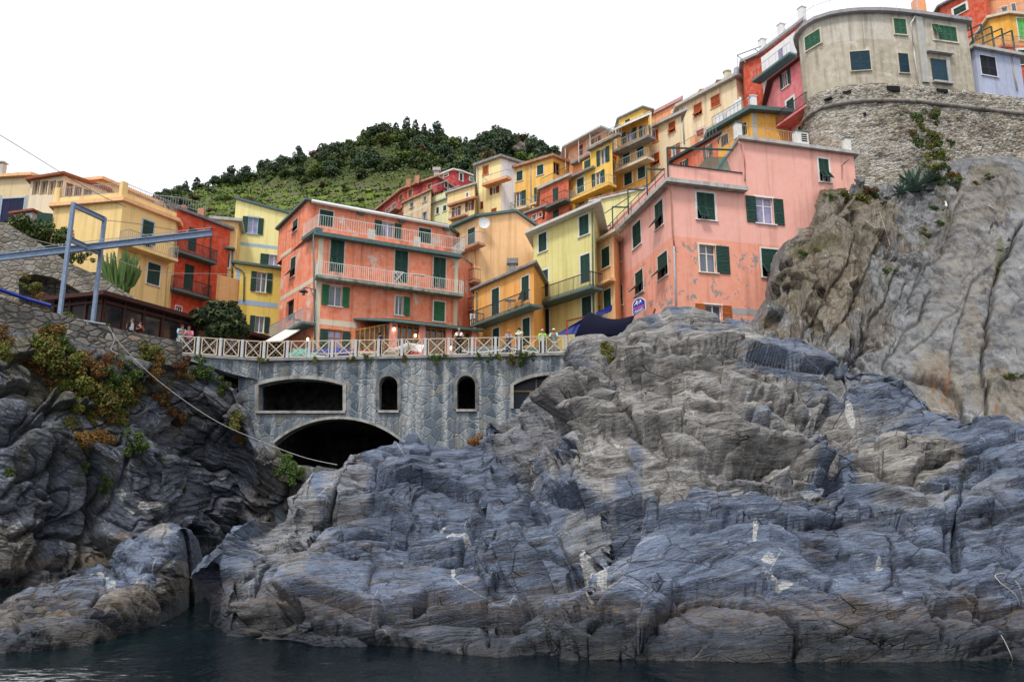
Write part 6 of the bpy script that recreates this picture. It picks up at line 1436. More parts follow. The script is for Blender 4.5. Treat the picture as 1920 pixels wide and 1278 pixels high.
q = MB(); u, _ = G.uz(1463, 95, .5); G.box(q, u - .3, u + .3, z, z + 2.0, .504, .53); q.build('balcony_door', M_GLASS_V, u15.root)
q = MB(); G.box(q, .8, 4.5, u15.zt - 9, u15.zt - 7.52, .2, 2.2); q.build('dark_awning', M_DARKM, u15.root)
for x, y in ((1430, 88), (1465, 60), (1504, 30)):
    q = MB(); u, _ = G.uz(x, y, -.2); G.box(q, u - .3, u + .3, u15.zt + .3, u15.zt + 1.7, -.5, .1); G.box(q, u - .36, u + .36, u15.zt + 1.7, u15.zt + 1.78, -.56, .16); q.build('roof_pier', M_WHI, u15.root)
q = MB(); ua, ub = G.uz(1430, 88, -.2)[0], G.uz(1504, 30, -.2)[0]
for h in (.9, 1.4): q.bar(G.P(ua, u15.zt + h, -.2), G.P(ub, u15.zt + h, -.2), .02)
q.build('handrail', M_GREYM, u15.root)
q = MB(); a, b, c = at(1382, 104, 74), at(1427, 87, 74), at(1398, 117, 74); q.bar(a, b, .07); q.bar(a, c, .05); q.bar(a, a - UP * 2, .04); q.bar(at(1415, 92, 74), at(1424, 99, 74), .05); q.build('pergola_beam', M_GREYM, u15.root)
u15.win(0, 1400, 118, 1412, 132, 'c', surr=0, sh=M_WOOD) if False else None

# ---------------------------------------------------------------- round tower on its bastion
zc_ = at(1650, 26, 56.2).z; zp = at(1650, 158, 56.2).z; zband = at(1650, 192, 56.2).z
M_TOW = mat_stucco('weathered_tower_plaster', (.50, .465, .395, 1), 1.5, c2=(.42, .375, .285, 1), zsplit=(zc_ - zp) * .63, patch=.58)
M_BAST = mat_rubble('bastion_rubble', (.24, .21, .16, 1), (.52, .46, .37, 1), (.58, .55, .50, 1), (3.0, 3.0, 6.2), .6, .48)
ROOFL = [(1504, 96), (1499, 84), (1497, 74), (1501, 64), (1511, 53), (1530, 41), (1558, 32), (1590, 27), (1620, 25), (1650, 25), (1680, 27), (1720, 31)]
def tower_line(r, z, right_px):
    a = [atz(x, y, zc_) for x, y in ROOFL]; out = []
    for i, p in enumerate(a):
        d = (a[min(i + 1, len(a) - 1)] - a[max(i - 1, 0)]); n = Vector((d.y, -d.x, 0)).normalized(); out.append(Vector((p.x, p.y, z)) + n * r)
    t = (atz(1826, 46, zc_) - a[-1]); t.z = 0; t.normalize(); p = out[-1]; nn = Vector((t.y, -t.x, 0))
    d = ray(right_px, 150); k = (p - CAM).dot(nn) / d.dot(nn); e = CAM + d * k; return out + [Vector((e.x, e.y, z))]
tw = House('round_tower_house', 'round grey beige tower house with green shutters on the stone bastion', None, 56, M_TOW, zp, pts=tower_line(0, zc_, 1826), back=Vector((2.5, 9, 0)))
tw.zt = zc_; CX = sum(tw.pts, Vector()) / len(tw.pts) + Vector((1, 4, 0))
Gs = tw.f[-1]
tw.finish(rm=mat_stucco('tower_roof_slab', (.30, .30, .33, 1), 1), ov=.4, th=.28)
def tpt(px, py):
    best = None
    for F in tw.f:
        if F.n.dot(CAM - F.a) <= 0: continue
        u, z = F.uz(px, py)
        e = max(0, -u, u - F.L)
        if best is None or e < best[0]: best = (e, F.P(u, z), F)
    return best[1]
def tfac(x0, x1, y):
    a, b = tpt(x0, y), tpt(x1, y); F = Fac(a, b); k = .05 + max([0] + [(p - a).dot(F.n) for p in tw.pts if 0 < (p - a).dot(F.u) < F.L]); return Fac(a + F.n * k, b + F.n * k)
def twin(F, x0, y0, x1, y1, n, sh, tilt=False, surr=.12, sm=M_CREAMT):
    u0, u1, z0, z1 = F.rect(x0, y0, x1, y1); q = MB(); t_ = surr
    F.box(q, u0 - t_, u0, z0, z1, -.12, .05); F.box(q, u1, u1 + t_, z0, z1, -.12, .05); F.box(q, u0 - t_, u1 + t_, z1, z1 + t_, -.12, .05); F.box(q, u0 - t_, u1 + t_, z0 - t_, z0, -.12, .09); wo = q.build('window', sm, tw.root)
    w = (u1 - u0) / n
    q = MB(); q.quad(F.P(u0, z0, -.02), F.P(u1, z0, -.02), F.P(u1, z1, -.02), F.P(u0, z1, -.02)); q.build('pane', M_GLASS_D, wo)
    for k in range(n):
        q = MB()
        if tilt and k == 0:
            h = (z1 - z0); V = UP * .93 - F.n * .37; N_ = F.n * .93 + UP * .37; leaf(q, F.P(u0 + w * k, z1, .03) - V * h * .75, F.u, V, N_, w - .02, h * .75)
        else: leaf(q, F.P(u0 + w * k, z0, .0), F.u, UP, F.n, w - .02, z1 - z0)
        q.build('shutter', sh, wo)
M_SHG = mat_plain('mid_green_shutter', (.035, .12, .07, 1), .55, .3)
twin(tfac(1508, 1540, 75), 1509, 53, 1539, 98, 3, M_SHG, surr=.08); twin(tfac(1590, 1636, 114), 1594, 95, 1632, 134, 2, M_SHUT_BLUE, surr=.05); twin(tfac(1672, 1704, 50), 1676, 35, 1699, 66, 2, M_SHG, surr=.08); twin(tfac(1680, 1710, 118), 1685, 100, 1704, 138, 1, M_SHUT_BLUE, surr=.05)
twin(Gs, 1749, 46, 1793, 80, 4, M_SHG, True); 
u0, u1, z0, z1 = Gs.rect(1747, 110, 1775, 156); q = MB(); Gs.box(q, u0, u1, z0, z1, .003, .03); q.build('shutter_door', M_SHUT_BLUE, tw.root)
q = MB(); Gs.box(q, u1, u1 + .3, z0, z1 + .2, .003, .12); Gs.box(q, u0 - .35, u1 + .6, z1 + .45, z1 + .62, .003, .35); Gs.box(q, u0 - .1, u1 + .3, z0 - .16, z0, .003, .3); q.build('door_surround', M_CONC, tw.root)
Gp = Fac(tw.pts[-2] , tw.pts[-1]); q = MB(); P_ = [Gp.P(*Gp.uz(x, y, .12), .12) for x, y in ((1716, 30), (1708, 44), (1714, 100), (1722, 155))]; q.tube(P_, .06, 8); q.build('downpipe', M_WHITE, tw.root, smooth=True)
q = MB(); ua = Gp.uz(1718, 90)[0]; Gp.box(q, ua + .15, ua + .75, zp + .3, zc_ - .1, .003, .16); q.build('chimney_flue', M_CONC, tw.root)
rp = tower_line(.15, zc_ + .28, 1735)[4:]
M_RB2 = mat_plain('pale_roof_rail', (.55, .56, .6, 1), .5, .1)
railing('railing', rp, 1.1, M_RB2, tw.root, .2, .022)
q = MB(); p = at(1722, 8, 59); q.cbox(Vector((p.x, p.y, zc_ + .2)), .8, .8, 3); q.build('chimney', M_SAL, tw.root)
q = MB(); a = at(1737, 20, 60); q.box(Vector((a.x, a.y, zc_ + .28)), Vector((3.9, 1.2, 0)), Vector((-.3, 3, 1.2)), UP * .12); q.box(Vector((a.x, a.y, zc_ + .28)), Vector((3.9, 1.2, 0)), Vector((0, .1, 0)), Vector((-.9, 0, 1.0))); q.build('lean_to_roof', mat_plain('grey_corrugated_roof', (.24, .235, .25, 1), .7, .15), tw.root)
# bastion
bt = empty('stone_bastion', (CX.x, CX.y - 5, zp - 14), 'curved rubble stone bastion with a dark string course under the tower house', 'wall')
lnT, lnB = tower_line(.06, zp, 2600), tower_line(.75, zp - 13, 2600)
nU, nZ = 150, 90
def along(ln, s):
    L = [0.]; 
    for a, b in zip(ln[:-1], ln[1:]): L.append(L[-1] + (b - a).length)
    X = np.array([tuple(p) for p in ln]); s = np.array(s) * L[-1]; return np.stack([np.interp(s, L, X[:, k]) for k in range(3)], 1)
ss = np.linspace(0, 1, 640); Tt, Bb = along(lnT, ss), along(lnB, ss); zz = np.linspace(0, 1, 200)
G_ = Bb[None] * (1 - zz)[:, None, None] + Tt[None] * zz[:, None, None]; N_ = normals(G_); N_ *= np.sign((N_ * (np.array([0, 0, 3.]) - G_)).sum(-1).mean())
fl = G_.reshape(-1, 3); f1, f2, idd, _d = worley(fl * np.array([2.3, 2.3, 5.0])); dd = .085 * sstep(f2 - f1, 0, .12) * (.5 + _RND[idd, 0]) + .12 * fbm(fl * .6, 3) + .03 * fbm(fl * 5, 2)
G2 = G_ + N_ * dd.reshape(G_.shape[:2])[..., None] * (1 - .7 * sstep(zz, .97, 1))[:, None, None]
wo = grid_mesh('masonry', G2, M_BAST, smooth=True, loc=tuple(BASE[bt])); wo.parent = bt; wo.location = (0, 0, 0)
q = MB(); ln = tower_line(.26, zband, 2600); q.tube(ln, .17, 8); q.build('string_course', mat_stucco('dark_course_stone', (.14, .13, .12, 1), 1.5), bt, smooth=True)
for x, y, w_, h_ in ((1552, 185, 14, 7), (1588, 173, 16, 7), (1675, 166, 24, 10), (1767, 170, 20, 8), (1622, 214, 4, 6)):
    F = tfac(x - 20, x + 20, y) if x < 1715 else Gs; F = Fac(F.a + F.n * .22, F.a + F.n * .22 + F.u); u0, u1, z0, z1 = F.rect(x - w_ / 2, y - h_ / 2, x + w_ / 2, y + h_ / 2); q = MB(); F.box(q, u0, u1, z0, z1, -.3, .03); q.build('recess', M_DARK, bt)
# blue house
M_LIL = st('lavender_blue_stucco', (176, 186, 214), .9)
bh = H('lavender_house', 'small lavender blue house with dark shutters at the right of the tower', [(1815, 100), (1827, 92), (1912, 108)], 57.5, M_LIL, zp - 4, k=1, back=Vector((2, 6, 0)))
bh.sh = mat_plain('blackish_blue_shutter', (.02, .022, .035, 1), .6, .3); bh.win(1, 1839, 103, 1868, 145, 'c', surr=.05, sm=M_WHI); bh.win(1, 1850, 177, 1864, 193, 'g', surr=.12, sm=M_WHI)
bh.finish(rm=M_CONC, ov=.35, th=.25); bh.pipe(1, [(1897, 100), (1900, 130), (1908, 170)], M_CREAMT, .06)
G = bh.f[1]; z = bh.zt + .25; fg = empty('pergola_frame', G.P(G.L / 2, z, -1), 'dark green steel pergola frame on the roof of the lavender house', 'frame')
q = MB()
for k in range(5): a = G.P(G.L * (.04 + .23 * k), z, -.2); q.bar(a, a + UP * 2.3, .07); 
for k in range(5): a = G.P(G.L * (.04 + .23 * k), z, -.2); q.bar(a + UP * 2.3, a + UP * 2.5 - G.n * 2.5 - G.u * .5, .06)
q.build('post', M_TEALD, fg); railing('railing', [G.P(0, z, .15), G.P(G.L, z, .15)], 1.0, M_RBAR, fg, .2, .02)
# houses at the top right corner
ro = H('rust_orange_house', 'rust orange house with a white framed window above the tower roof', [(1764, 14), (1843, -28), (1850, -24)], 74, M_REDT, zp, back=Vector((1, 6, 0)), k=0)
ro.win(0, 1788, 6, 1812, 32, 'c', surr=.22); ro.finish(rm=M_SLATE, ov=.4, th=.2)
so_ = H('salmon_house', 'salmon house with a railed balcony at the top right corner', [(1838, 0), (1960, -34)], 72, M_SAL, zp, back=Vector((1, 6, 0)))
so_.win(0, 1878, 11, 1889, 26, 'g', surr=.06, door=True); so_.win(0, 1897, 6, 1904, 22, 'c', surr=.06, door=True); so_.finish(rm=M_TILE, ov=.3, th=.2); so_.balcony(0, (1866, 31), (1970, 20), 1.0, 1.0, M_CONC, M_GREYM, th=.2)
yo = H('orange_yellow_house', 'orange yellow house with bright green shutters at the right edge', [(1855, 36), (1890, 28), (1990, 38)], 66, M_ORO, zp - 4, k=1, back=Vector((1, 6, 0)))
yo.sh = mat_plain('bright_lime_shutter', (.16, .50, .14, 1), .6, .2); yo.win(1, 1909, 34, 1930, 78, 'c', surr=.1); yo.finish(rm=M_CREAMT, ov=.3, th=.25); yo.balcony(1, (1880, 92), (1990, 92), 1.0, 1.0, M_BRK, M_RBAR, th=.2)
yo.win(0, 1860, 44, 1876, 54, 'c', surr=0, sh=M_SHUT)
rs = H('red_orange_house', 'red orange house with a dark green window just inside the right edge', [(1890, 92), (1990, 90)], 61, M_REDT, zp - 6, back=Vector((2, 4, 0)))
rs.win(0, 1910, 94, 1925, 122, 'c', surr=.2); rs.finish(roof=None); rs.balcony(0, (1905, 180), (1990, 172), .9, 1.0, M_TEAL, mat_plain('amber_iron', (.30, .17, .06, 1), .6, .2), th=.2)
# ---------------------------------------------------------------- foliage kit
from mathutils.bvhtree import BVHTree
def mat_leaf(name, dark, light, third=None, sc_=1.2):
    t = NT(name, .7, .2)
    n = t.noise(sc_, 3); oi = t.n.new('ShaderNodeObjectInfo')
    geo = t.n.new('ShaderNodeNewGeometry')
    f = t.math('ADD', t.math('MULTIPLY', n, .7), t.math('MULTIPLY', geo.outputs['Random Per Island'], .5))
    col = t.mix(t.rng(f, .3, .85), dark, light)
    if third: col = t.mix(t.rng(t.noise(sc_ * .8, 2, .5, t.map((1, 1, 1), (1, 2, 0))), .52, .66), col, third)
    hsv = t.n.new('ShaderNodeHueSaturation'); t.l.new(col, hsv.inputs['Color']); t.l.new(t.rng(oi.outputs['Random'], 0, 1, .7, 1.25), hsv.inputs['Value']); t.l.new(t.rng(oi.outputs['Random'], 0, 1, .485, .515), hsv.inputs['Hue'])
    return t.done(hsv.outputs[0])
def leaf_cloud(rs, C, size, aspect=1.0, N=None, jit=.55):
    """leaves as small diamonds; they face roughly the way their clump's surface does (N)."""
    n = len(C); N = np.array([0, -.3, 1.]) + np.zeros((n, 3)) if N is None else N
    N = N + rs.normal(size=(n, 3)) * jit; N /= np.linalg.norm(N, axis=1)[:, None]
    r = rs.normal(size=(n, 3)); d = np.cross(N, r); d /= np.linalg.norm(d, axis=1)[:, None] + 1e-9; e = np.cross(N, d)
    s = size * rs.uniform(.6, 1.35, size=(n, 1))
    a, b = d * s * aspect, e * s * .5
    V = np.stack([C - a * .5, C + b, C + a * .5, C - b], 1).reshape(-1, 3)
    return V
def quads_mesh(name, V, m):
    n = len(V) // 4; me = bpy.data.meshes.new(name)
    me.vertices.add(len(V)); me.vertices.foreach_set('co', V.astype(np.float32).ravel())
    me.loops.add(n * 4); me.loops.foreach_set('vertex_index', np.arange(n * 4, dtype=np.int32))
    me.polygons.add(n); me.polygons.foreach_set('loop_start', np.arange(n, dtype=np.int32) * 4); me.polygons.foreach_set('loop_total', np.full(n, 4, np.int32))
    me.update(calc_edges=True); me.materials.append(m); return me
def lobes_points(rs, n, lobes):
    out = []; w = np.array([l[3] * l[4] * l[5] for l in lobes]) ** .67; k = rs.choice(len(lobes), n, p=w / w.sum())
    d = rs.normal(size=(n, 3)); d /= np.linalg.norm(d, axis=1)[:, None]; rad = rs.uniform(.35, 1, n) ** .45
    L = np.array(lobes)[k]
    global LN_; LN_ = d + np.array([0, 0, .25]); return L[:, :3] + d * rad[:, None] * L[:, 3:6]
def obj_mesh(name, me, parent=None, loc=None):
    o = bpy.data.objects.new(name, me); COL.objects.link(o)
    if parent: o.parent = parent
    elif loc is not None: o.location = loc
    return o
M_BARK = mat_plain('grey_bark', (.10, .085, .065, 1), .95, .3)
M_F_DK = mat_leaf('holm_oak_foliage', (.026, .044, .026, 1), (.070, .100, .048, 1)); M_F_MD = mat_leaf('scrub_foliage', (.030, .055, .018, 1), (.095, .130, .040, 1)); M_F_LT = mat_leaf('bright_bush_foliage', (.045, .085, .016, 1), (.14, .19, .04, 1)); M_F_PN = mat_leaf('pine_foliage', (.020, .036, .020, 1), (.05, .078, .034, 1))
M_F_BR = mat_leaf('dry_bush_foliage', (.05, .04, .02, 1), (.13, .09, .04, 1))
rs = np.random.RandomState(5)
def make_tree(name, label, m, kind, seed, n=1500, size=.24, group='trees and tall shrubs on the hill'):
    r = np.random.RandomState(seed); root = empty(name, (0, 0, 0), label, 'tree', group)
    lob = []
    if kind == 'round':
        for _ in range(9): a = r.uniform(0, 6.28); q = r.uniform(.2, 1.3); lob.append((q * math.cos(a), q * math.sin(a), r.uniform(1.0, 2.7), r.uniform(.6, 1.1), r.uniform(.6, 1.1), r.uniform(.5, .9)))
    elif kind == 'pine':
        for k in range(9): z = 1.3 + k * .38; w = 1.25 - .09 * k; a = r.uniform(0, 6.28); q = r.uniform(.3, .9) * w; lob += [(q * math.cos(a + t_), q * math.sin(a + t_), z + r.uniform(-.15, .15), w * .5, w * .5, .24) for t_ in (0, 2.1, 4.2)]
        lob.append((0, 0, 4.7, .3, .3, .35))
    else:
        for _ in range(8): a = r.uniform(0, 6.28); q = r.uniform(.2, 1.5); lob.append((q * math.cos(a), q * math.sin(a), r.uniform(.4, 1.5), r.uniform(.5, .9), r.uniform(.5, .9), r.uniform(.4, .8)))
    P_ = lobes_points(r, n, lob); c = obj_mesh('crown', quads_mesh('crown', leaf_cloud(r, P_, size, 1.3, LN_), m), root)
    q = MB(); top = max(l[2] for l in lob) * .8
    q.tube([(0, 0, -1.0), (.05, .02, top * .4), (.0, .05, top)], .13, 6, .05)
    for l in lob[:5]: q.tube([(.03, .02, top * .35), (l[0] * .6, l[1] * .6, l[2] * .85)], .05, 4, .02)
    t_ = q.build('trunk', M_BARK, None, loc=(0, 0, 0)); t_.parent = root
    return root
# ---------------------------------------------------------------- the hill
ridge = [(120, 408), (230, 395), (285, 381), (340, 369), (400, 348), (480, 328), (560, 300), (600, 293), (680, 272), (720, 256), (780, 256), (860, 280), (900, 277), (950, 268), (1010, 290), (1060, 306), (1200, 340)]
foot = [(120, 500), (400, 500), (700, 480), (950, 420), (1200, 400)]
xs = np.linspace(125, 1190, 260); ra, fa = np.array(ridge, float), np.array(foot, float)
ry, fy = np.interp(xs, ra[:, 0], ra[:, 1]), np.interp(xs, fa[:, 0], fa[:, 1])
K = [[] for _ in range(6)]
YRG = np.interp(xs, [120, 500, 800, 1200], [230, 270, 250, 200])
for x, y1, y0, Y1 in zip(xs, ry, fy, YRG):
    for k, (tt, g) in enumerate(((0, 0), (.4, .35), (.75, .72))): K[k].append(tuple(at(x, y0 + (y1 - y0) * tt, 128 + (Y1 - 128) * g)))
    c = at(x, y1, Y1); K[3].append(tuple(c)); K[4].append(tuple(c + Vector((0, 15, 1)))); K[5].append(tuple(c + Vector((0, 70, -25))))
K = np.array(K); tvh = np.concatenate([np.linspace(0, 3, 150), np.linspace(3, 5, 24)[1:]]); HP = catmull(K, tvh)
fl = HP.reshape(-1, 3); HP[..., 2] += (1.6 * fbm(fl * .06, 3) + .5 * fbm(fl * .3, 2)).reshape(HP.shape[:2]) * (1 - .6 * sstep(tvh, 2.6, 3))[:, None]
# vineyard steps low on the left part
hx, hy = proj_np(HP.reshape(-1, 3)); hx = hx.reshape(HP.shape[:2]); hy = hy.reshape(HP.shape[:2])
vy = sstep(hx, 330, 400) * (1 - sstep(hx, 760, 860)) * sstep(hy, 338, 352 )
stepz = HP[..., 2] / 4.2; HP[..., 2] += vy * ((np.floor(stepz) + sstep(stepz - np.floor(stepz), .72, 1.0)) * 4.2 - HP[..., 2])
t = NT('hill_scrub_ground', .95, .1); n1 = t.noise(.06, 6, .6); n2 = t.noise(.5, 5, .65)
nz_ = t.n.new('ShaderNodeNewGeometry'); sz = t.sep(nz_.outputs['Normal'])[2]
c_ = t.mix(t.rng(n1, .35, .65), (.035, .055, .015, 1), (.075, .095, .025, 1)); c_ = t.mix(t.rng(n2, .4, .7, 0, .6), c_, (.10, .085, .05, 1))
c_ = t.mix(t.math('MULTIPLY', t.attr('vine'), t.rng(sz, .55, .75)), c_, t.mix(n2, (.085, .13, .02, 1), (.16, .20, .04, 1))); c_ = t.mix(t.math('MULTIPLY', t.attr('vine'), t.rng(sz, .45, .65, 1, 0)), c_, (.16, .14, .11, 1))
hill = grid_mesh('hill', HP, t.done(c_, t.bump(n2, .5, .4)), {'vine': vy}); tag(hill, kind='structure')
def hill_pt(px, t_):
    i = min(len(xs) - 1, max(0, int(np.searchsorted(xs, px)))); j = int(np.searchsorted(tvh, t_)); j = min(j, len(tvh) - 1); return Vector(HP[j, i])
r = random.Random(21)
# ground scrub: uncountable leaf mass
idx = rs.randint(0, 150 * 260, 60000); pts = HP[:150].reshape(-1, 3)[idx]; vv = vy[:150].reshape(-1)[idx]; keep = (vv < .3) | (rs.rand(len(idx)) < .25)
pts = pts[keep] + rs.normal(size=(keep.sum(), 3)) * [1.2, 1.5, .0] + np.stack([np.zeros(keep.sum())] * 2 + [rs.uniform(-.1, 1.3, keep.sum())], 1)
o = obj_mesh('scrub', quads_mesh('scrub', leaf_cloud(rs, pts, .55, 1.2), M_F_MD)); tag(o, kind='stuff')
# vine rows on the terraces
vp = []
for j in range(0, 150, 2):
    m_ = (vy[j] > .5); q = HP[j][m_]
    if len(q): q = np.repeat(q, 5, 0); vp.append(q + rs.normal(size=q.shape) * [.5, .25, .12] + [0, 0, .55])
if vp:
    vp = np.concatenate(vp); vp = vp[rs.rand(len(vp)) < .8]; o = obj_mesh('vines', quads_mesh('vines', leaf_cloud(rs, vp, .62, 1.2), M_F_LT)); tag(o, kind='stuff')
kinds = [make_tree('round_tree', 'dark round evergreen tree on the wooded hill above the village', M_F_DK, 'round', 1), make_tree('round_tree', 'dark round evergreen tree on the wooded hill above the village', M_F_DK, 'round', 2, 1700), make_tree('bushy_tree', 'mid green bushy tree on the wooded hill above the village', M_F_MD, 'bush', 3, 1200, .24),
         make_tree('bushy_tree', 'bright green low bush on the wooded hill above the village', M_F_LT, 'bush', 4, 1100, .23), make_tree('pine_tree', 'thin airy pine tree standing against the sky on the hill', M_F_PN, 'pine', 6, 1500, .22), make_tree('bushy_tree', 'brownish dry bush on the wooded hill above the village', M_F_BR, 'bush', 8, 900, .23)]
LABS = [k['label'] for k in kinds]
spots = []
for px, t_, k, s_ in [(600, 3, 4, 1.3), (680, 3, 4, 1.2), (762, 3, 4, 1.5), (776, 3, 4, 1.4), (793, 3, 4, 1.3), (740, 3, 4, 1.2), (870, 3, 4, 1.1), (640, 3, 4, .9), (485, 3, 4, 1.2), (365, 3, 4, 1.3), (388, 3, 4, 1.2), (345, 3, 4, 1.1),
                      (700, 2.95, 0, 1.6), (722, 3, 1, 1.6), (745, 2.9, 0, 1.5), (655, 2.9, 0, 1.4), (630, 2.75, 1, 1.7), (615, 2.4, 0, 2.4), (560, 2.9, 0, 1.4), (530, 2.9, 1, 1.3), (500, 2.9, 0, 1.3), (455, 2.85, 0, 2.0), (440, 2.7, 1, 1.8), (470, 2.7, 1, 1.7), (800, 2.9, 0, 1.4), (850, 2.95, 2, 1.5), (890, 2.95, 2, 1.7),
                      (915, 3, 0, 2.0), (935, 3, 1, 2.2), (955, 3, 0, 1.9), (975, 2.95, 1, 1.8), (995, 3, 0, 1.7), (1010, 2.9, 0, 1.6), (925, 2.7, 1, 1.8), (960, 2.6, 0, 1.7), (330, 2.95, 0, 1.5), (310, 2.9, 1, 1.4), (350, 2.9, 0, 1.3), (375, 2.9, 1, 1.4), (405, 2.9, 0, 1.6), (425, 2.9, 0, 1.7), (400, 2.6, 1, 1.3), (1040, 2.8, 1, 1.6), (290, 2.9, 0, 1.2)]:
    spots.append((px, t_, k, s_ * .95))
for _ in range(285):
    px = r.uniform(300, 1060); t_ = r.uniform(.9, 2.97); hp = hill_pt(px, t_); x_, y_ = proj(hp)
    inv = 340 < px < 780 and y_ > 350
    k = r.choices([0, 1, 2, 3, 5], [3, 3, 5, 3, 1.2])[0]; s_ = r.uniform(.9, 2.3)
    if inv:
        if r.random() < .6: continue
        k = r.choice([2, 3, 5]); s_ *= .6
    spots.append((px, t_, k, s_))
used = set()
for px, t_, k, s_ in spots:
    p = hill_pt(px, t_) - UP * .2
    o = kinds[k] if k not in used else copy_tree(kinds[k]); used.add(k)
    o.location = p; o.rotation_euler = (0, 0, r.uniform(0, 6.28)); o.scale = (s_ * r.uniform(.85, 1.2), s_ * r.uniform(.85, 1.2), s_ * r.uniform(.8, 1.15))
# rock outcrop on the hill
for x, y, w_, h_ in ((975, 292, 2.4, 4.2), (1004, 294, 1.4, 3.6)):
    th, ph = np.meshgrid(np.linspace(0, 2 * np.pi, 60), np.linspace(.02, np.pi - .02, 40)); c = np.array(at(x, y, 205)); Q = np.stack([w_ * np.sin(ph) * np.cos(th), w_ * np.sin(ph) * np.sin(th), h_ * np.cos(ph)], -1) + c
    Nn = normals(Q); Nn *= np.sign((Nn * (Q - c)).sum(-1).mean()); Q = Q + Nn * (rock_disp(Q.reshape(-1, 3), (.9, 0, .3), 1.2, 2).reshape(Q.shape[:2]))[..., None]
    z0_ = np.zeros(Q.shape[:2]); o = grid_mesh('hill_outcrop', Q, M_CLIFF_R, {'white': z0_, 'brown': z0_ + .7, 'green': z0_}); tag(o, kind='structure')

# ---------------------------------------------------------------- plants on rocks and walls
def bvh(o, step=2):
    me = o.data; n = len(me.vertices); v = np.empty(n * 3, np.float32); me.vertices.foreach_get('co', v); f = np.empty(len(me.polygons) * 4, np.int32); me.loops.foreach_get('vertex_index', f)
    return BVHTree.FromPolygons((v.reshape(-1, 3) + np.array(BASE[o])).tolist(), f.reshape(-1, 4).tolist())
BV = {}
def hit(o, px, py):
    if o not in BV: BV[o] = bvh(o)
    l, n, i, d = BV[o].ray_cast(CAM, ray(px, py).normalized()); return (l, n) if l else (None, None)
M_YEL = mat_leaf('yellow_green_succulent', (.040, .055, .012, 1), (.155, .165, .03, 1), (.15, .08, .02, 1), 2.0); M_RUS = mat_leaf('rust_red_succulent', (.06, .032, .012, 1), (.19, .085, .025, 1), (.13, .12, .03, 1), 2.2); M_GRN = mat_leaf('fresh_green_plant', (.02, .045, .010, 1), (.08, .12, .025, 1), None, 2.0)
M_DRY = mat_leaf('orange_dry_grass', (.20, .09, .02, 1), (.42, .22, .06, 1))
BUSH = {}
def make_bush(m, key, seed, label):
    r_ = np.random.RandomState(seed); root = empty('cliff_plant', (0, 0, 0), label, 'plant')
    lob = [(r_.normal() * .42, r_.normal() * .25, r_.normal() * .35, r_.uniform(.25, .5), r_.uniform(.25, .45), r_.uniform(.22, .42)) for _ in range(8)]
    P_ = lobes_points(r_, 1300, lob); obj_mesh('foliage', quads_mesh('foliage', leaf_cloud(r_, P_, .092, 1.6, LN_, .7), m), root)
    q = MB()
    for l in lob: q.tube([(0, .2, -.1), (l[0] * .5, l[1] * .5 + .1, l[2] * .4 - .05), (l[0], l[1], l[2])], .025, 4, .01)
    t_ = q.build('stem', M_BARK, None, loc=(0, 0, 0)); t_.parent = root
    return root
def bush(px, py, size, key, where, label, cat='plant', group=None, flat=1.0, Y=None):
    m = {'y': M_YEL, 'r': M_RUS, 'g': M_GRN, 'd': M_DRY}[key]; var = (key, r.randint(0, 2)); first = var not in BUSH
    if first: BUSH[var] = make_bush(m, key, 40 + var[1] + ord(key), label)
    o = BUSH[var] if first else copy_tree(BUSH[var])
    if Y: l = at(px, py, Y); 
    else: l, n = hit(where, px, py)
    if l is None: l = at(px, py, 42)
    k = size * l.y / F_PX / 1.0
    o.location = l - Vector((0, .1 * k, 0)); o.scale = (k * .62, k * .5, k * .62 * flat); o.rotation_euler = (0, r.uniform(-.5, .5), r.uniform(-.4, .4)); tag(o, label, cat, group)
    return o
names = {'y': 'yellow green', 'r': 'rust red', 'g': 'dark green'}
where_ = lambda x, y: ('below the dark parapet' if y < 680 else 'on the upper left cliff' if y < 760 else 'in the shade of the left cliff')
for x, y, s_, k in [(60, 598, 40, 'r'), (32, 588, 34, 'y'), (44, 612, 42, 'y'), (75, 622, 40, 'r'), (8, 622, 26, 'r'), (88, 645, 44, 'y'), (110, 640, 30, 'g'), (127, 606, 26, 'y'), (105, 668, 46, 'y'), (85, 680, 40, 'r'), (138, 690, 44, 'y'), (150, 715, 40, 'y'), (100, 700, 34, 'y'), (120, 725, 30, 'y'),
                    (165, 672, 30, 'r'), (180, 690, 26, 'r'), (203, 655, 30, 'r'), (212, 640, 22, 'r'), (192, 618, 24, 'y'), (285, 662, 26, 'y'), (294, 686, 24, 'r'), (292, 704, 20, 'r'), (265, 658, 24, 'y'), (372, 690, 30, 'g'), (345, 684, 22, 'r'), (200, 740, 40, 'y'), (228, 722, 36, 'y'), (254, 738, 28, 'y'), (210, 710, 26, 'g'), (180, 728, 26, 'r'),
                    (225, 782, 24, 'y'), (150, 826, 30, 'r'), (185, 818, 26, 'r'), (262, 834, 28, 'g'), (240, 696, 24, 'g'), (170, 775, 28, 'y'), (196, 765, 26, 'r'), (145, 760, 22, 'y'), (440, 788, 24, 'y'), (454, 822, 18, 'r'), (415, 722, 20, 'g'), (300, 745, 26, 'r'), (322, 770, 22, 'r'), (540, 872, 26, 'g'), (556, 886, 24, 'g'), (345, 915, 9, 'g'), (160, 872, 14, 'g'), (18, 890, 16, 'g'), (200, 905, 18, 'g'), (130, 790, 20, 'y'), (5, 650, 26, 'y')]:
    for dx, dy, kk in ((0, 0, 1.6),) + (((r.uniform(-16, 16), r.uniform(2, 20), 1.15),) if y < 780 and s_ > 21 else ()):
      bush(x + dx, y + dy, s_ * kk, k, cl, f'{names[k]} succulent clump hanging {where_(x, y)}', 'plant', f'{names[k]} clumps {where_(x, y)}')
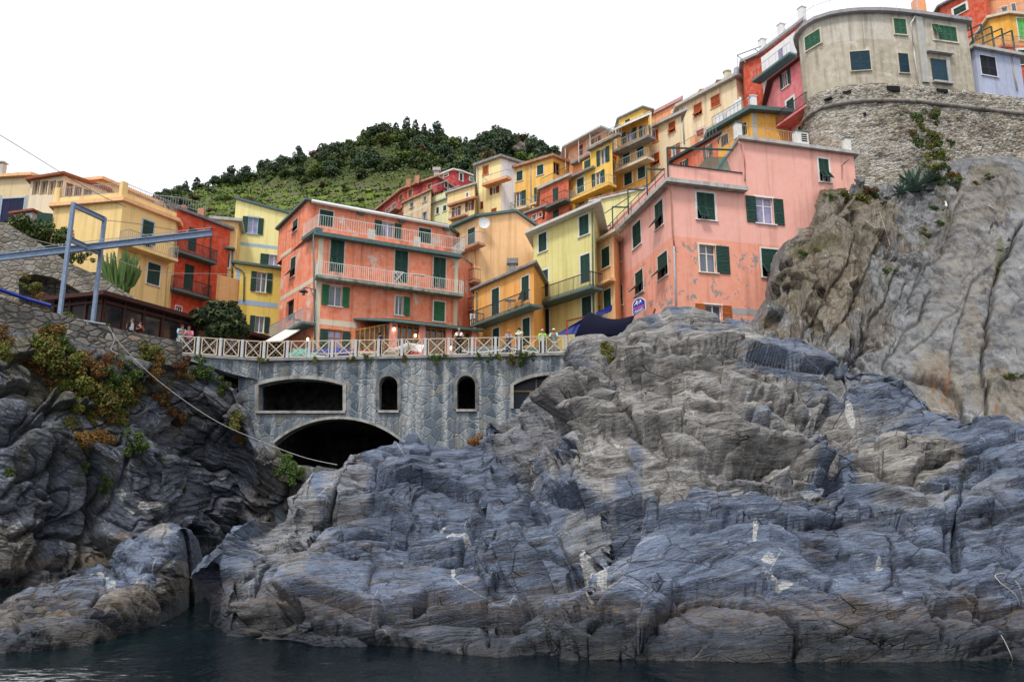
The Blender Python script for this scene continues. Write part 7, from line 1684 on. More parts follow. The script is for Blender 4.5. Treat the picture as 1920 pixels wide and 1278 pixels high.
bush(1133, 660, 38, 'y', rk, 'yellow green clump in a notch at the top of the front rock'); bush(1145, 672, 22, 'g', rk, 'small green clump under the yellow one at the top of the front rock'); bush(892, 833, 30, 'd', rk, 'orange dry grass tuft where the front rock meets the quay wall', Y=32)
for x, y, s_, k in [(1735, 225, 34, 'g'), (1750, 215, 24, 'r'), (1728, 240, 22, 'y'), (1745, 255, 34, 'y'), (1735, 275, 36, 'g'), (1752, 290, 36, 'y'), (1765, 310, 30, 'g'), (1745, 312, 26, 'y'), (1780, 330, 26, 'r'), (1800, 335, 18, 'y'), (1775, 345, 30, 'g'), (1768, 365, 28, 'y'), (1785, 268, 16, 'g'), (1712, 250, 18, 'r')]:
    bush(x, y, s_ * 1.05, k, None, 'trailing plant on the bastion masonry above the agaves', 'plant', 'trailing plants on the bastion masonry', Y=(54.3 if y < 300 else 51.0))
for x, y, s_, k in [(1580, 366, 34, 'y'), (1605, 372, 40, 'y'), (1632, 360, 34, 'r'), (1560, 372, 26, 'g'), (1650, 372, 24, 'g'), (1510, 478, 26, 'g'), (1530, 470, 18, 'y'), (1755, 392, 22, 'g'), (1765, 420, 22, 'g'), (1735, 440, 22, 'y'), (1668, 510, 20, 'g'), (1880, 470, 14, 'g'), (1868, 508, 16, 'g'), (1890, 450, 10, 'g'), (1885, 708, 26, 'y'), (1905, 706, 20, 'g'), (1850, 335, 22, 'g'), (1830, 345, 18, 'y'), (1655, 385, 20, 'r')]:
    bush(x, y, s_, k, cr, f'{names[k]} tuft growing out of the pale right cliff', 'plant', f'{names[k]} tufts on the right cliff', flat=.7)
for x, s_ in ((500, 10), (590, 12), (660, 14), (690, 14), (757, 14), (820, 20), (838, 12), (900, 14), (918, 14), (935, 14), (958, 20), (975, 22), (990, 18), (1062, 16), (487, 14)):
    bush(x, 676 - (x - 480) * .013, s_ * 1.1, r.choice('gy'), None, 'small green tuft hanging from the kerb below the white fence', 'plant', 'tufts along the kerb below the fence', Y=YA - .25)
for x, y, s_, k, l in [(62, 536, 34, 'y', 'yellow green bush inside the arch of the stone ramp wall'), (84, 562, 34, 'r', 'rust red bush inside the arch of the stone ramp wall'), (160, 486, 30, 'g', 'dark green plant on the ramp wall left of the cactus')]: bush(x, y, s_, k, None, l, 'bush', Y=49.2)
for x, y, s_ in ((28, 424, 28), (45, 428, 36), (62, 440, 40), (80, 446, 42), (98, 458, 40), (112, 468, 34), (125, 478, 26)): bush(x, y + 4, s_ * 1.6, 'g', None, 'leafy green shrub of the hedge above the stone ramp wall', 'shrub', 'hedge shrubs above the ramp wall', Y=51)
# laurel tree at the pavilion
lt = empty('laurel_tree', Vector((at(410, 640, 51).x, 51, ZP)), 'bushy dark laurel tree with long leaves in front of the vermilion house', 'tree')
r_ = np.random.RandomState(9); c0 = np.array(at(412, 596, 51)) - np.array(BASE[lt]); lob = [(c0[0] + a, r_.uniform(-.6, .6), c0[2] + b, w_, .8, h_) for a, b, w_, h_ in ((-1.0, -.1, .8, .6), (-.3, .6, .7, .6), (.5, .5, .8, .7), (.0, -.2, 1.0, .7), (1.1, -.3, .8, .6), (.9, .2, .6, .5), (-.6, .3, .6, .5), (1.5, -.8, .6, .5), (.3, -.9, 1.0, .6))]
P_ = lobes_points(r_, 2600, lob); obj_mesh('crown', quads_mesh('crown', leaf_cloud(r_, P_, .17, 2.6, LN_, .7), mat_leaf('laurel_leaves', (.012, .026, .012, 1), (.05, .085, .03, 1), (.10, .13, .05, 1), 3)), lt)
q = MB(); b0 = BASE[lt]; q.tube([b0, b0 + Vector((.05, 0, 1.2)), b0 + Vector((0, .1, c0[2]))], .12, 7, .06)
for l in lob: q.tube([b0 + Vector((0, 0, c0[2] - 1)), b0 + Vector(l[:3])], .05, 5, .02)
q.build('trunk', M_BARK, lt)
# columnar cactus
ca_ = empty('columnar_cactus', at(228, 545, 51.5), 'tall green columnar cactus of many upright stems before the yellow house', 'cactus')
t = NT('cactus_skin', .6, .3); M_CAC = t.done(t.mix(t.noise(3, 4), (.045, .10, .025, 1), (.12, .19, .05, 1)))
rr = random.Random(2); b0 = at(226, 548, 51.5)
for k in range(72):
    tx, ty = 190 + 76 * rr.random(), 0; ty = 468 + abs(tx - 226) * .35 + rr.uniform(-4, 26); tp = at(tx, ty, 51.5 + rr.uniform(-.7, .7)); b_ = b0 + Vector((rr.uniform(-.35, .35), rr.uniform(-.3, .3), -.2)); md = b_.lerp(tp, .4); md.x += (tp.x - b_.x) * .28; m2 = b_.lerp(tp, .75); m2.x += (tp.x - b_.x) * .15
    q = MB(); base = len(q.v); pts = [b_, md, m2, tp]; rad = [.05, .075, .072, .03]
    for i, p in enumerate(pts):
        for j in range(10): a = 2 * math.pi * j / 10; w_ = rad[i] * (1.25 if j % 2 else .8); q.v.append((p.x + w_ * math.cos(a), p.y + w_ * math.sin(a), p.z))
    for i in range(3):
        for j in range(10): q.f.append((i * 10 + j, i * 10 + (j + 1) % 10, i * 10 + 10 + (j + 1) % 10, i * 10 + 10 + j))
    q.f.append(tuple(30 + j for j in range(10))); q.build('stem', M_CAC, ca_)
# agaves
t = NT('agave_leaf', .55, .35); M_AGV = t.done(t.mix(t.noise(4, 4), (.06, .11, .09, 1), (.15, .22, .17, 1)))
for x, y, s_, l in ((1712, 362, 58, 'large blue green agave rosette on the ledge under the bastion'), (1688, 366, 27, 'small agave left of the large one under the bastion'), (1744, 345, 36, 'agave right of the large one under the bastion')):
    p, n = hit(cr, x, y); p = p or at(x, y, 48); p = p + Vector((0, -.15, .05)); L = s_ * p.y / F_PX; o = empty('agave', p, l, 'plant'); rr = random.Random(int(x)); q = MB()
    for k in range(30):
        az = k * 2.4; el = R(12 + 66 * k / 30); ln_ = L * rr.uniform(.75, 1.1); d = Vector((math.cos(az) * math.cos(el), math.sin(az) * math.cos(el), math.sin(el))); sd_ = d.cross(UP).normalized(); nn = sd_.cross(d); rows = []
        for f_, w_ in ((0, .05), (.25, .085), (.6, .07), (.85, .035), (1, .004)): c = p + d * ln_ * f_ - UP * (ln_ * .22 * f_ * f_ * math.cos(el)); rows.append((c - sd_ * w_ * L * 1.1 + nn * .02, c - nn * .012 * L, c + sd_ * w_ * L * 1.1 + nn * .02))
        for a, b in zip(rows[:-1], rows[1:]): q.quad(a[0], a[1], b[1], b[0]); q.quad(a[1], a[2], b[2], b[1])
    q.build('leaves', M_AGV, o)
# planter leaves on the pale green house
u3leaf.build('planter_plants', M_F_MD, u3.root)
# ---------------------------------------------------------------- people
SKIN = mat_plain('skin', (.42, .23, .15, 1), .6, .1)
def skin_mesh(name, verts, edges, rad, m, parent, sub=2, root=0):
    me = bpy.data.meshes.new(name); me.from_pydata(verts, edges, []); o = bpy.data.objects.new(name, me); COL.objects.link(o)
    md = o.modifiers.new('s', 'SKIN'); md.use_smooth_shade = True
    sv = me.skin_vertices[0].data
    for i, r_ in enumerate(rad): sv[i].radius = (r_, r_) if not isinstance(r_, tuple) else r_; sv[i].use_root = (i == root)
    o.modifiers.new('b', 'SUBSURF').levels = sub
    dg = bpy.context.evaluated_depsgraph_get(); m2 = bpy.data.meshes.new_from_object(o.evaluated_get(dg))
    bpy.data.objects.remove(o); m2.name = name; m2.shade_smooth(); m2.materials.clear(); m2.materials.append(m)
    r = bpy.data.objects.new(name, m2); COL.objects.link(r); r.parent = parent; return r
def person(label, foot, facing, h, pose, shirt, trousers, hair, sleeve='long', shoe=(.03, .03, .035), pack=None, hat=None, scarf=None, vest=None, bald=False, lean=0.0):
    """figure of height h; local frame: +x right, -y the way it faces; facing = rotation about z."""
    root = empty('person', foot, label, 'person')
    J = {}
    def P(n, x, y, z): J[n] = Vector((x, y, z))
    L = lean
    P('pel', 0, 0, .53); P('spi', 0, -.25 * L, .63); P('che', 0, -.65 * L, .745 - .02 * L); P('nec', 0, -.95 * L, .835 - .06 * L); P('hd0', 0, -1.02 * L - .008, .885 - .07 * L); P('hd1', 0, -1.1 * L - .012, .94 - .08 * L)
    P('nose', 0, -1.1 * L - .066, .918 - .08 * L)
    for s, k in ((-1, 'l'), (1, 'r')):
        P('sh' + k, s * .105, -.82 * L, .80 - .05 * L); P('hip' + k, s * .05, 0, .50); P('kn' + k, s * .055, -.015, .275); P('an' + k, s * .058, .01, .045); P('to' + k, s * .062, -.085, .02)
        if pose == 'lean': e, w = (s * .15, -.95 * L - .06, .655), (s * .05, -.95 * L - .20, .655)
        elif pose == 'front': e, w = (s * .135, -.02 - L, .66), (s * .045, -.15 - L, .70)
        elif pose == 'walk': e, w = (s * .135, -.03 * s, .655), (s * .14, -.08 * s - .02, .53)
        else: e, w = (s * .135, .0, .65), (s * .13, -.03, .515)
        P('el' + k, *e); P('wr' + k, *w)
    if pose == 'walk': J['knl'].y -= .05; J['anl'].y -= .05; J['tol'].y -= .05; J['anr'].y += .1; J['tor'].y += .09
    V, E, Rd, ix = [], [], [], {}
    def v(n, r_, p=None): ix[n] = len(V); V.append(tuple((p if p is not None else J[n]) * h)); Rd.append(r_ * h if not isinstance(r_, tuple) else tuple(q * h for q in r_)); return ix[n]
    def e(a, b): E.append((ix[a], ix[b]))
    for n, r_ in (('pel', (.085, .065)), ('spi', (.078, .055)), ('che', (.095, .06)), ('nec', .03), ('hd0', (.044, .05)), ('hd1', (.048, .056)), ('nose', .009)): v(n, r_)
    for a, b in (('pel', 'spi'), ('spi', 'che'), ('che', 'nec'), ('nec', 'hd0'), ('hd0', 'hd1')): e(a, b)
    e('hd0', 'nose')
    for k, s in (('l', -1), ('r', 1)):
        for n, r_ in (('sh', .04), ('el', .028), ('wr', .019), ('hip', .06), ('kn', .038), ('an', .024), ('to', .02)): v(n + k, r_)
        e('che', 'sh' + k); e('sh' + k, 'el' + k); e('el' + k, 'wr' + k); e('pel', 'hip' + k); e('hip' + k, 'kn' + k); e('kn' + k, 'an' + k); e('an' + k, 'to' + k)
        d = (J['wr' + k] - J['el' + k]).normalized(); sd_ = Vector((1, 0, 0)) - d * d.x; sd_ = sd_.normalized() if sd_.length > .1 else Vector((0, 0, 1)); nn = d.cross(sd_)
        v('pa' + k, (.018, .012), J['wr' + k] + d * .028); e('wr' + k, 'pa' + k)
        for f_, (off, ln_) in enumerate(((-.013, .030), (-.004, .037), (.005, .034), (.013, .026))):
            v(f'f{f_}{k}', .0055, J['wr' + k] + d * (.036 + ln_ * .5) + sd_ * off * 1.2); e('pa' + k, f'f{f_}{k}'); v(f'g{f_}{k}', .0045, J['wr' + k] + d * (.036 + ln_ * .9) + sd_ * off * 1.3 + nn * .008); e(f'f{f_}{k}', f'g{f_}{k}')
        v('th' + k, .0058, J['wr' + k] + d * .03 - sd_ * s * .024); e('pa' + k, 'th' + k)
    skin_mesh('body', V, E, Rd, SKIN, root, 1)
    M1 = mat_plain('shirt_cloth', shirt + (1,), .9, .12); M2 = mat_plain('trouser_cloth', trousers + (1,), .9, .12); M3 = mat_plain('hair', hair + (1,), .8, .2); M4 = mat_plain('shoe_leather', shoe + (1,), .6, .1)
    def sub(name, ch, rad, m, edges, root_=0):
        return skin_mesh(name, [tuple(p * h) for p in ch], edges, [tuple(q * h for q in r_) if isinstance(r_, tuple) else r_ * h for r_ in rad], m, root, 2, root_)
    c = [J['pel'] - Vector((0, 0, .03)), J['spi'], J['che'], J['che'].lerp(J['nec'], .6)]; rd = [(.098, .078), (.092, .07), (.11, .076), (.05, .045)]; ed = [(0, 1), (1, 2), (2, 3)]
    for k in 'lr':
        b = len(c); en = J['wr' + k] if sleeve == 'long' else J['sh' + k].lerp(J['el' + k], .85); c += [J['sh' + k], J['sh' + k].lerp(en, .5), en]; rd += [.05, .040, .030 if sleeve == 'long' else .038]; ed += [(2, b), (b, b + 1), (b + 1, b + 2)]
    sub('shirt', c, rd, M1, ed)
    if vest: sub('vest', [J['pel'] - Vector((0, 0, .02)), J['spi'], J['che'], J['che'].lerp(J['nec'], .35)], [(.102, .083), (.097, .075), (.106, .083), (.085, .06)], mat_plain('vest_cloth', vest + (1,), .9, .1), [(0, 1), (1, 2), (2, 3)])
    c = [J['pel']]; rd = [(.09, .072)]; ed = []
    for k in 'lr': b = len(c); c += [J['hip' + k], J['kn' + k], J['an' + k] + Vector((0, 0, .02))]; rd += [.068, .050, .038]; ed += [(0, b), (b, b + 1), (b + 1, b + 2)]
    sub('trousers', c, rd, M2, ed)
    for k in 'lr': sub('shoe', [J['an' + k] + Vector((0, .015, -.02)), J['to' + k]], [(.032, .028), (.028, .022)], M4, [(0, 1)])
    hc = (J['hd0'].lerp(J['hd1'], .72)) * h
    def cap(name, m, rx, ry, rz, zlo, dy=0.):
        q = MB(); n, k_ = 12, 7
        for i in range(k_):
            f_ = i / (k_ - 1); ph = math.pi / 2 - f_ * (math.pi / 2 + zlo)
            for j in range(n):
                a = 2 * math.pi * j / n; cut = 0 if math.sin(a) > -.3 or ph > .25 else (.25 - ph) * .9
                q.v.append((hc.x + rx * h * math.cos(ph + cut) * math.cos(a), hc.y + dy * h + ry * h * math.cos(ph + cut) * math.sin(a), hc.z + rz * h * math.sin(ph + cut)))
        for i in range(k_ - 1):
            for j in range(n): q.f.append((i * n + j, i * n + n + j, i * n + n + (j + 1) % n, i * n + (j + 1) % n))
        o = q.build(name, m, None, smooth=True, loc=(0, 0, 0)); o.parent = root
    if not bald: cap('hair', M3, .058, .066, .064, .55, .006)
    else: cap('hair', M3, .0555, .064, .058, .1, .006)
    if hat: cap('cap', mat_plain('cap_cloth', hat + (1,), .9, .1), .062, .072, .068, .05)
    q = MB(); z = hc.z - .012 * h
    for s in (-1, 1): q.cbox((hc.x + s * .019 * h, hc.y - .058 * h, z), .011 * h, .008 * h, .007 * h)
    q.cbox((hc.x, hc.y - .055 * h, z - .042 * h), .026 * h, .007 * h, .005 * h)
    o = q.build('face_features', M_DARK, None, loc=(0, 0, 0)); o.parent = root
    if scarf:
        q = MB(); n_ = J['nec'] * h; pts = [n_ + Vector((.055 * h * math.cos(a), .055 * h * math.sin(a), .0)) for a in np.linspace(0, 6.28, 10)]; q.tube(pts, .028 * h, 6); q.tube([n_ + Vector((0, -.06 * h, 0)), n_ + Vector((0, -.10 * h, -.16 * h))], .03 * h, 6)
        o = q.build('scarf', mat_plain('scarf_cloth', scarf + (1,), .9, .1), None, smooth=True, loc=(0, 0, 0)); o.parent = root
    if pack:
        q = MB(); c_ = J['che'] * h; q.box(c_ + Vector((-.08 * h, .065 * h, -.13 * h)), (.16 * h, 0, 0), (0, .085 * h, 0), (0, .02 * h, .19 * h))
        for s in (-1, 1): q.tube([c_ + Vector((s * .07 * h, .07 * h, .06 * h)), c_ + Vector((s * .072 * h, .0, .085 * h)), c_ + Vector((s * .07 * h, -.085 * h, .0)), c_ + Vector((s * .08 * h, .04 * h, -.11 * h))], .013 * h, 5)
        o = q.build('backpack', mat_plain('backpack_cloth', pack + (1,), .8, .15), None, loc=(0, 0, 0)); o.parent = root
    root.rotation_euler = (0, 0, facing)
    return root
def pfoot(px, back=.42):
    p = top_at(px); x = (px - 960) / F_PX; y = p.y + back; d = ray(px, 640); return Vector((CAM.x + d.x / d.y * y, y, ZP + .13))
fl_ = lambda px, Y, dz=0: Vector((at(px, 620, Y).x, Y, ZP + dz))
person('man in a dark jacket over a white shirt standing behind the stone parapet', Vector((at(245, 620, 43.2).x, 43.2, at(245, 594, 43.2).z - 1.74)), R(60), 1.76, 'down', (.02, .02, .022), (.03, .03, .04), (.03, .02, .015), vest=(.5, .5, .52))
person('person in a dark red top holding both hands forward behind the parapet', Vector((at(261, 620, 43.6).x, 43.6, at(261, 601, 43.6).z - 1.66)), R(50), 1.68, 'front', (.06, .012, .02), (.02, .025, .05), (.015, .012, .01))
person('man in a pale blue shirt leaning on the left end of the fence', fl_(339, 45.3, .02), R(40), 1.78, 'lean', (.22, .45, .58), (.34, .40, .48), (.03, .02, .015), 'short', pack=(.05, .09, .16), lean=.12)
person('person in a pink and violet shirt leaning on the left end of the fence', fl_(356, 45.4, .02), R(10), 1.68, 'lean', (.55, .16, .38), (.04, .04, .06), (.14, .07, .035), 'short', lean=.12)
person('person in navy walking past behind the fence near the first pink porch post', fl_(713, 47.2), R(120), 1.80, 'walk', (.012, .018, .055), (.014, .016, .03), (.012, .010, .009))
person('man in a white shirt and navy vest leaning with folded arms on the fence', pfoot(861), R(0), 1.72, 'lean', (.66, .68, .74), (.014, .013, .016), (.30, .28, .26), vest=(.012, .014, .04), bald=True, lean=.16)
person('person with orange hair in a grey violet jacket behind the fence', pfoot(953, .5), R(12), 1.64, 'lean', (.24, .20, .30), (.06, .09, .18), (.50, .19, .05), lean=.08, vest=(.20, .17, .27))
person('dark haired person in a cream jacket and mint scarf', pfoot(975, .5), R(-35), 1.80, 'front', (.62, .56, .42), (.03, .05, .10), (.02, .015, .012), scarf=(.32, .62, .50), lean=.05)
person('white haired person in a lime green shirt at the fence', pfoot(1017, .5), R(5), 1.72, 'down', (.32, .68, .12), (.03, .025, .04), (.62, .60, .58), 'short', pack=(.02, .05, .03), bald=True)
person('white haired person in a pale aqua shirt resting both hands on the fence', pfoot(1039, .42), R(-8), 1.70, 'lean', (.34, .56, .58), (.40, .38, .36), (.70, .69, .68), 'short', pack=(.04, .12, .14), lean=.14)

# ---------------------------------------------------------------- boats and things on the piazza
def boat(label, pos, rz, L, W, Hh, hull, trim, bottom=None, tarp=None):
    o = empty('rowing_boat', pos, label, 'boat'); n, k = 18, 9
    def stn(f): w = W / 2 * (1 - abs(2 * f - .85) ** 2.6 * .93) if f > .42 else W / 2 * (.72 + .28 * math.sin(math.pi * f / .84)); sheer = Hh * (1 + .55 * (2 * f - .9) ** 2 * (1 if f > .45 else .4)); return max(w, .03), sheer
    def mk(z0, z1, t_): 
        q = MB()
        for i in range(n + 1):
            f = i / n; w, s = stn(f)
            for j in range(-k, k + 1):
                a = abs(j) / k; zz = z0 + (z1 - z0) * a ** 1.7; x = w * (a ** .55) * (1 if a > 0 else 0); q.v.append(((1 if j > 0 else -1) * x * (.25 + .75 * (zz) ** .35 if zz > 0 else .0), (f - .5) * L, zz * s))
        m_ = 2 * k + 1
        for i in range(n):
            for j in range(m_ - 1): q.f.append((i * m_ + j, i * m_ + j + 1, (i + 1) * m_ + j + 1, (i + 1) * m_ + j))
        q.f.append(tuple(range(m_)))
        return q
    q = mk(0, 1, 0); b = q.build('hull', hull, None, smooth=True, loc=(0, 0, 0)); b.parent = o; md = b.modifiers.new('thickness', 'SOLIDIFY'); md.thickness = .05
    q = MB()
    for s in (-1, 1): q.tube([(s * stn(i / n)[0], (i / n - .5) * L, stn(i / n)[1]) for i in range(n + 1)], .045, 6)
    b = q.build('gunwale', trim, None, loc=(0, 0, 0)); b.parent = o
    q = MB()
    for f in (.25, .5, .72): w, s = stn(f); q.box((-w, (f - .5) * L, s * .72), (2 * w, 0, 0), (0, .22, 0), (0, 0, .04))
    b = q.build('thwart', M_WOOD, None, loc=(0, 0, 0)); b.parent = o
    if tarp:
        q = MB(); m_ = 13
        for i in range(n + 1):
            f = i / n; w, s = stn(f)
            for j in range(m_):
                a = -1 + 2 * j / (m_ - 1); q.v.append((a * (w + .07), (f - .5) * (L + .1), s + .05 + .38 * (1 - a * a) * math.sin(math.pi * min(1, f * 1.1)) + .03 * math.sin(9 * f + 5 * a) - (.28 if abs(a) > .95 else 0)))
        for i in range(n):
            for j in range(m_ - 1): q.f.append((i * m_ + j, i * m_ + j + 1, (i + 1) * m_ + j + 1, (i + 1) * m_ + j))
        b = q.build('tarpaulin', tarp, None, smooth=True, loc=(0, 0, 0)); b.parent = o; md = b.modifiers.new('thickness', 'SOLIDIFY'); md.thickness = .03
    if bottom:
        q = mk(0, .5, 0); b = q.build('bottom_paint', bottom, None, smooth=True, loc=(0, 0, 0)); b.parent = o; b.scale = (1.03, 1.003, 1.0)
    o.rotation_euler = (0, 0, rz); return o
M_BW = mat_plain('cream_boat_paint', (.66, .58, .48, 1), .4, .12); M_BR = mat_plain('red_boat_paint', (.36, .03, .03, 1), .4, .15); M_BWH = mat_plain('white_boat_paint', (.70, .68, .66, 1), .4, .1)
boat('cream rowing boat with a red gunwale on the piazza behind the fence', fl_(703, 48.6, .05), R(78), 4.4, 1.5, .68, M_BW, M_BR)
boat('white rowing boat with a red bottom beside the walking person', fl_(756, 48.4, .05), R(35), 3.6, 1.5, .8, M_BWH, M_BWH, M_BR)
boat('rowing boat under a bright blue tarpaulin before the coral house', fl_(624, 48.8, .05), R(80), 3.6, 1.5, .6, M_BWH, M_DARKM, None, M_TARPL)
boat('rowing boat under a dark grey green tarpaulin before the amber house', fl_(905, 49, .05), R(70), 3.8, 1.5, .75, M_BWH, M_DARKM, None, mat_plain('slate_tarpaulin', (.07, .10, .12, 1), .7, .2))
boat('rowing boat under a dark green tarpaulin before the lime house', fl_(1003, 49, .05), R(95), 4.0, 1.6, .75, M_BWH, M_DARKM, None, mat_plain('green_tarpaulin', (.035, .09, .08, 1), .7, .2))
def heap(name, label, cat, px, Y, w, h_, m, seed):
    th, ph = np.meshgrid(np.linspace(0, 2 * np.pi, 50), np.linspace(.0, np.pi / 2, 24)); Q = np.stack([w * np.sin(ph) * np.cos(th), w * .6 * np.sin(ph) * np.sin(th), h_ * np.cos(ph)], -1); n_ = fbm(Q.reshape(-1, 3) * 2.4 + seed, 4, .6).reshape(Q.shape[:2]); Q = Q * (1 + .28 * n_)[..., None]; c = np.array(fl_(px, Y)); o = grid_mesh(name, Q + c, m, None, True, tuple(c)); tag(o, label, cat); return o
t = NT('teal_net', .9, .1); M_NET = t.done(t.mix(t.rng(t.noise(9, 4, .7), .4, .6), (.05, .20, .17, 1), (.22, .48, .42, 1)), t.bump(t.noise(22, 3), .8, .05))
heap('fishing_net', 'heap of teal fishing nets behind the fence below the cream awning', 'net', 571, 48.0, 1.05, .85, M_NET, 3); heap('cloth_cover', 'grey white cloth heap beside the teal nets', 'cover', 602, 47.6, .8, .35, mat_plain('grey_cloth', (.38, .38, .38, 1), .9, .15), 8)
heap('cloth_cover', 'pale grey cover lying behind the man in the navy vest', 'cover', 868, 48.0, .6, .5, mat_plain('pale_grey_cloth', (.40, .42, .44, 1), .9, .15), 5); 
q = MB(); c = fl_(820, 48.4); q.cbox(c, 1.5, .5, .35); q.cbox(c + UP * .35, 1.6, .6, .06); o = q.build('storage_chest', M_CREAMT, bevel=.02); tag(o, 'low cream storage chest in front of the restaurant porch', 'chest')
# clothes airer and folded chair on the long balcony
def Fb(x, y, off): return F1.P(*F1.uz(x, y, off), off)
q = MB(); z0 = F1.uz(748, 530, .5)[1]; o = F1.P(F1.uz(748, 520, .5)[0], z0, .5)
for s in (0, .5):
    a = o + F1.u * -.35 - F1.n * s; b = o + F1.u * .35 - F1.n * s; q.bar(a, b + UP * .85, .022); q.bar(b, a + UP * .85, .022); q.bar(a + UP * .85, b + UP * .85, .022)
for k in range(6): a = o + F1.u * (-.35 + .14 * k) + UP * .85; q.bar(a, a - F1.n * .5, .014)
t_ = q.build('clothes_airer', M_WHITE); tag(t_, 'white folding clothes airer on the long balcony of the coral house', 'airer')
q = MB(); o = F1.P(F1.uz(783, 525, .45)[0], F1.uz(783, 535, .45)[1], .45); q.bar(o, o + F1.u * .45 + UP * .8, .025); q.bar(o + F1.u * .1, o - F1.u * .4 + UP * .75, .025); q.box(o - F1.u * .45 + UP * .72, F1.u * .95, F1.n * .4, UP * .04)
t_ = q.build('folding_table', M_WHITE); tag(t_, 'white folding table beside the airer on the long balcony', 'table')
def chair(p, rz, label, m, s=1.0):
    o = empty('chair', p, label, 'chair'); 
    def bx(nm, *bs):
        q = MB()
        for b in bs: q.box(*b)
        t_ = q.build(nm, m, None, loc=(0, 0, 0)); t_.parent = o
    bx('seat', ((-.22, -.22, .42), (.44, 0, 0), (0, .44, 0), (0, 0, .035))); bx('backrest', *[((-.22 + .1 * k, .2, .47), (.05, 0, 0), (0, .03, 0), (0, .06, .42)) for k in range(5)], ((-.22, .26, .86), (.45, 0, 0), (0, .03, 0), (0, 0, .06)))
    for x in (-.2, .16):
        for y in (-.2, .17): bx('leg', ((x, y, 0), (.04, 0, 0), (0, .04, 0), (0, 0, .42)))
    o.rotation_euler = (0, 0, rz); return o
M_PL = mat_plain('white_plastic', (.66, .66, .66, 1), .5, .08); M_PLR = mat_plain('dark_red_plastic', (.16, .03, .03, 1), .5, .1)
G = am.f[0]; zb2 = am.f[0].uz(883, 609, 1.1)[1]
chair(G.P(.9, zb2 + .17, .55), R(20), 'white plastic chair at the left end of the amber house balcony', M_PL); 
q = MB(); p = G.P(am.f[0].uz(958, 575, .5)[0], am.f[0].uz(958, 585, .5)[1] + .1, .55); q.lathe(p, [(.04, .0), (.04, .7), (.42, .71), (.42, .75), (.02, .76)], 14); q.lathe(p, [(.25, 0), (.25, .03), (.03, .05)], 12); o = q.build('round_table', M_PL); tag(o, 'small round table on the balcony of the amber house', 'table')
p = F0.P(F0.uz(556, 614, .5)[0], F0.uz(545, 612, 1.0)[1] + .15, .5); chair(p, R(120), 'dark red chair on the small side balcony of the coral house', M_PLR)
# ---------------------------------------------------------------- gull, ropes and cables
p, n = hit(cr, 1768, 394); p = (p or at(1768, 394, 46)) + Vector((0, -.12, .1)); gu = empty('seagull', p, 'white seagull with grey wings perched on the right cliff below the agaves', 'bird')
k_ = p.y / F_PX; g = lambda x, y, d=0: Vector((x * k_, d, y * k_))
skin_mesh('body', [tuple(g(*q)) for q in ((-11, 4), (-6, 0), (0, 0), (5, 3), (6, 9), (5, 13.5), (3.6, 14.5))], [(i, i + 1) for i in range(6)], [r_ * k_ for r_ in (.8, 2.6, 3.6, 3.4, 1.9, 1.9, 1.2)], M_WHITE, gu, 2, 2)
for s in (-1, 1): 
    q = MB(); pts = [g(4, 3, s * 3.4 * k_), g(1, 4.5, s * 2.6 * k_), g(-8, 4, s * 1.8 * k_), g(-14, 4.5, s * .6 * k_), g(-7, 0, s * 3.2 * k_), g(0, -1, s * 3.8 * k_)]; pts2 = [v_ + Vector((0, s * .6 * k_, 0)) for v_ in pts]; q.add(pts + pts2, [(0, 1, 2, 3, 4, 5), (11, 10, 9, 8, 7, 6)] + [(i, (i + 1) % 6, 6 + (i + 1) % 6, 6 + i) for i in range(6)]); o = q.build('wing', mat_plain('gull_grey', (.10, .11, .14, 1), .7, .1), None, loc=(0, 0, 0)); o.parent = gu
q = MB(); q.tube([g(3.6, 14.3), g(.8, 13.6)], .55 * k_, 5, .1 * k_); o = q.build('beak', mat_plain('yellow_beak', (.55, .32, .05, 1), .5, .1), None, loc=(0, 0, 0)); o.parent = gu
q = MB(); q.tube([g(0, -2), g(0, -6)], .35 * k_, 5); q.tube([g(2, -2), g(2, -6)], .35 * k_, 5); o = q.build('legs', M_BRK, None, loc=(0, 0, 0)); o.parent = gu
M_ROPE = mat_plain('pale_rope', (.30, .295, .28, 1), .85, .15)
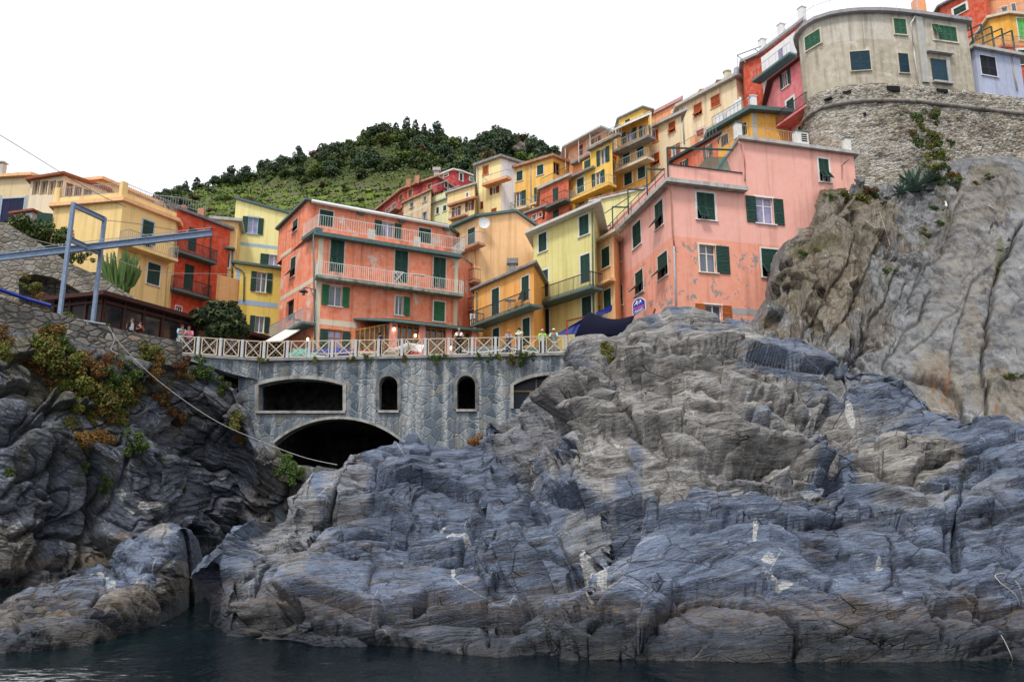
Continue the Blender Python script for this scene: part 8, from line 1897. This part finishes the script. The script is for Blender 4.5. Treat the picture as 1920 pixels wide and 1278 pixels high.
def rope(label, pts, r_, m=M_ROPE, name='rope', cat='rope'):
    P_ = [Vector(p) for p in pts]; K_ = np.array([tuple(p) for p in P_])[:, None, :]; S_ = catmull(K_, np.linspace(0, len(P_) - 1, 8 * len(P_)))[:, 0]
    o = MB().tube([Vector(s) for s in S_], r_, 6).build(name, m, smooth=True); tag(o, label, cat); return o
rope('pale mooring rope sagging from the parapet down to the rock by the dark arch', [at(203, 612, 39.8), at(232, 652, 39), at(300, 716, 38), at(400, 786, 36), at(500, 831, 34), at(570, 857, 31), at(632, 871, 27.5)], .012)
rope('loose rope end hanging down the parapet below the mooring rope', [at(212, 624, 39.9), at(214, 640, 39.8), at(208, 655, 39.6), at(222, 664, 39.6)], .02)
M_CAB = mat_plain('dark_cable', (.05, .05, .055, 1), .7, .1)
rope('thin dark cable crossing the sky at the upper left', [at(-30, 235, 40), at(60, 290, 46), at(118, 326, 50), at(180, 362, 52), at(236, 388, 53.6)], .022, M_CAB, 'cable', 'cable')
rope('pale cable sloping across the stone ramp wall behind the gantry', [at(10, 432, 46), at(60, 448, 47), at(112, 461, 48), at(196, 480, 49), at(264, 504, 51)], .025, M_ROPE, 'cable', 'cable')
rope('thin cable from the gantry post to the vermilion house', [at(191, 412, 41.2), at(260, 420, 47), at(330, 432, 55), at(420, 446, 58)], .016, M_CAB, 'cable', 'cable')
rope('thin pale cable before the red and yellow houses', [at(264, 504, 51), at(330, 512, 54), at(420, 514, 56), at(520, 527, 53)], .016, M_ROPE, 'cable', 'cable')
def on(px, py, o=rk, off=.06):
    p, n = hit(o, px, py); return (p + (CAM - p).normalized() * off) if p else at(px, py, 20)
rope('thick white rope draped over the front rock near the right edge', [on(*q) for q in ((1902, 1082), (1884, 1075), (1866, 1078), (1876, 1092), (1892, 1104), (1906, 1118), (1912, 1134))], .013)
rope('frayed white rope hanging at the waterline by the right edge', [on(*q) for q in ((1877, 1190), (1886, 1206), (1895, 1226), (1901, 1246))], .011)
rope('thin pale rope hanging down the brown right cliff', [on(x, y, cr) for x, y in ((1636, 378), (1650, 400), (1658, 424), (1666, 450), (1672, 474))], .022)
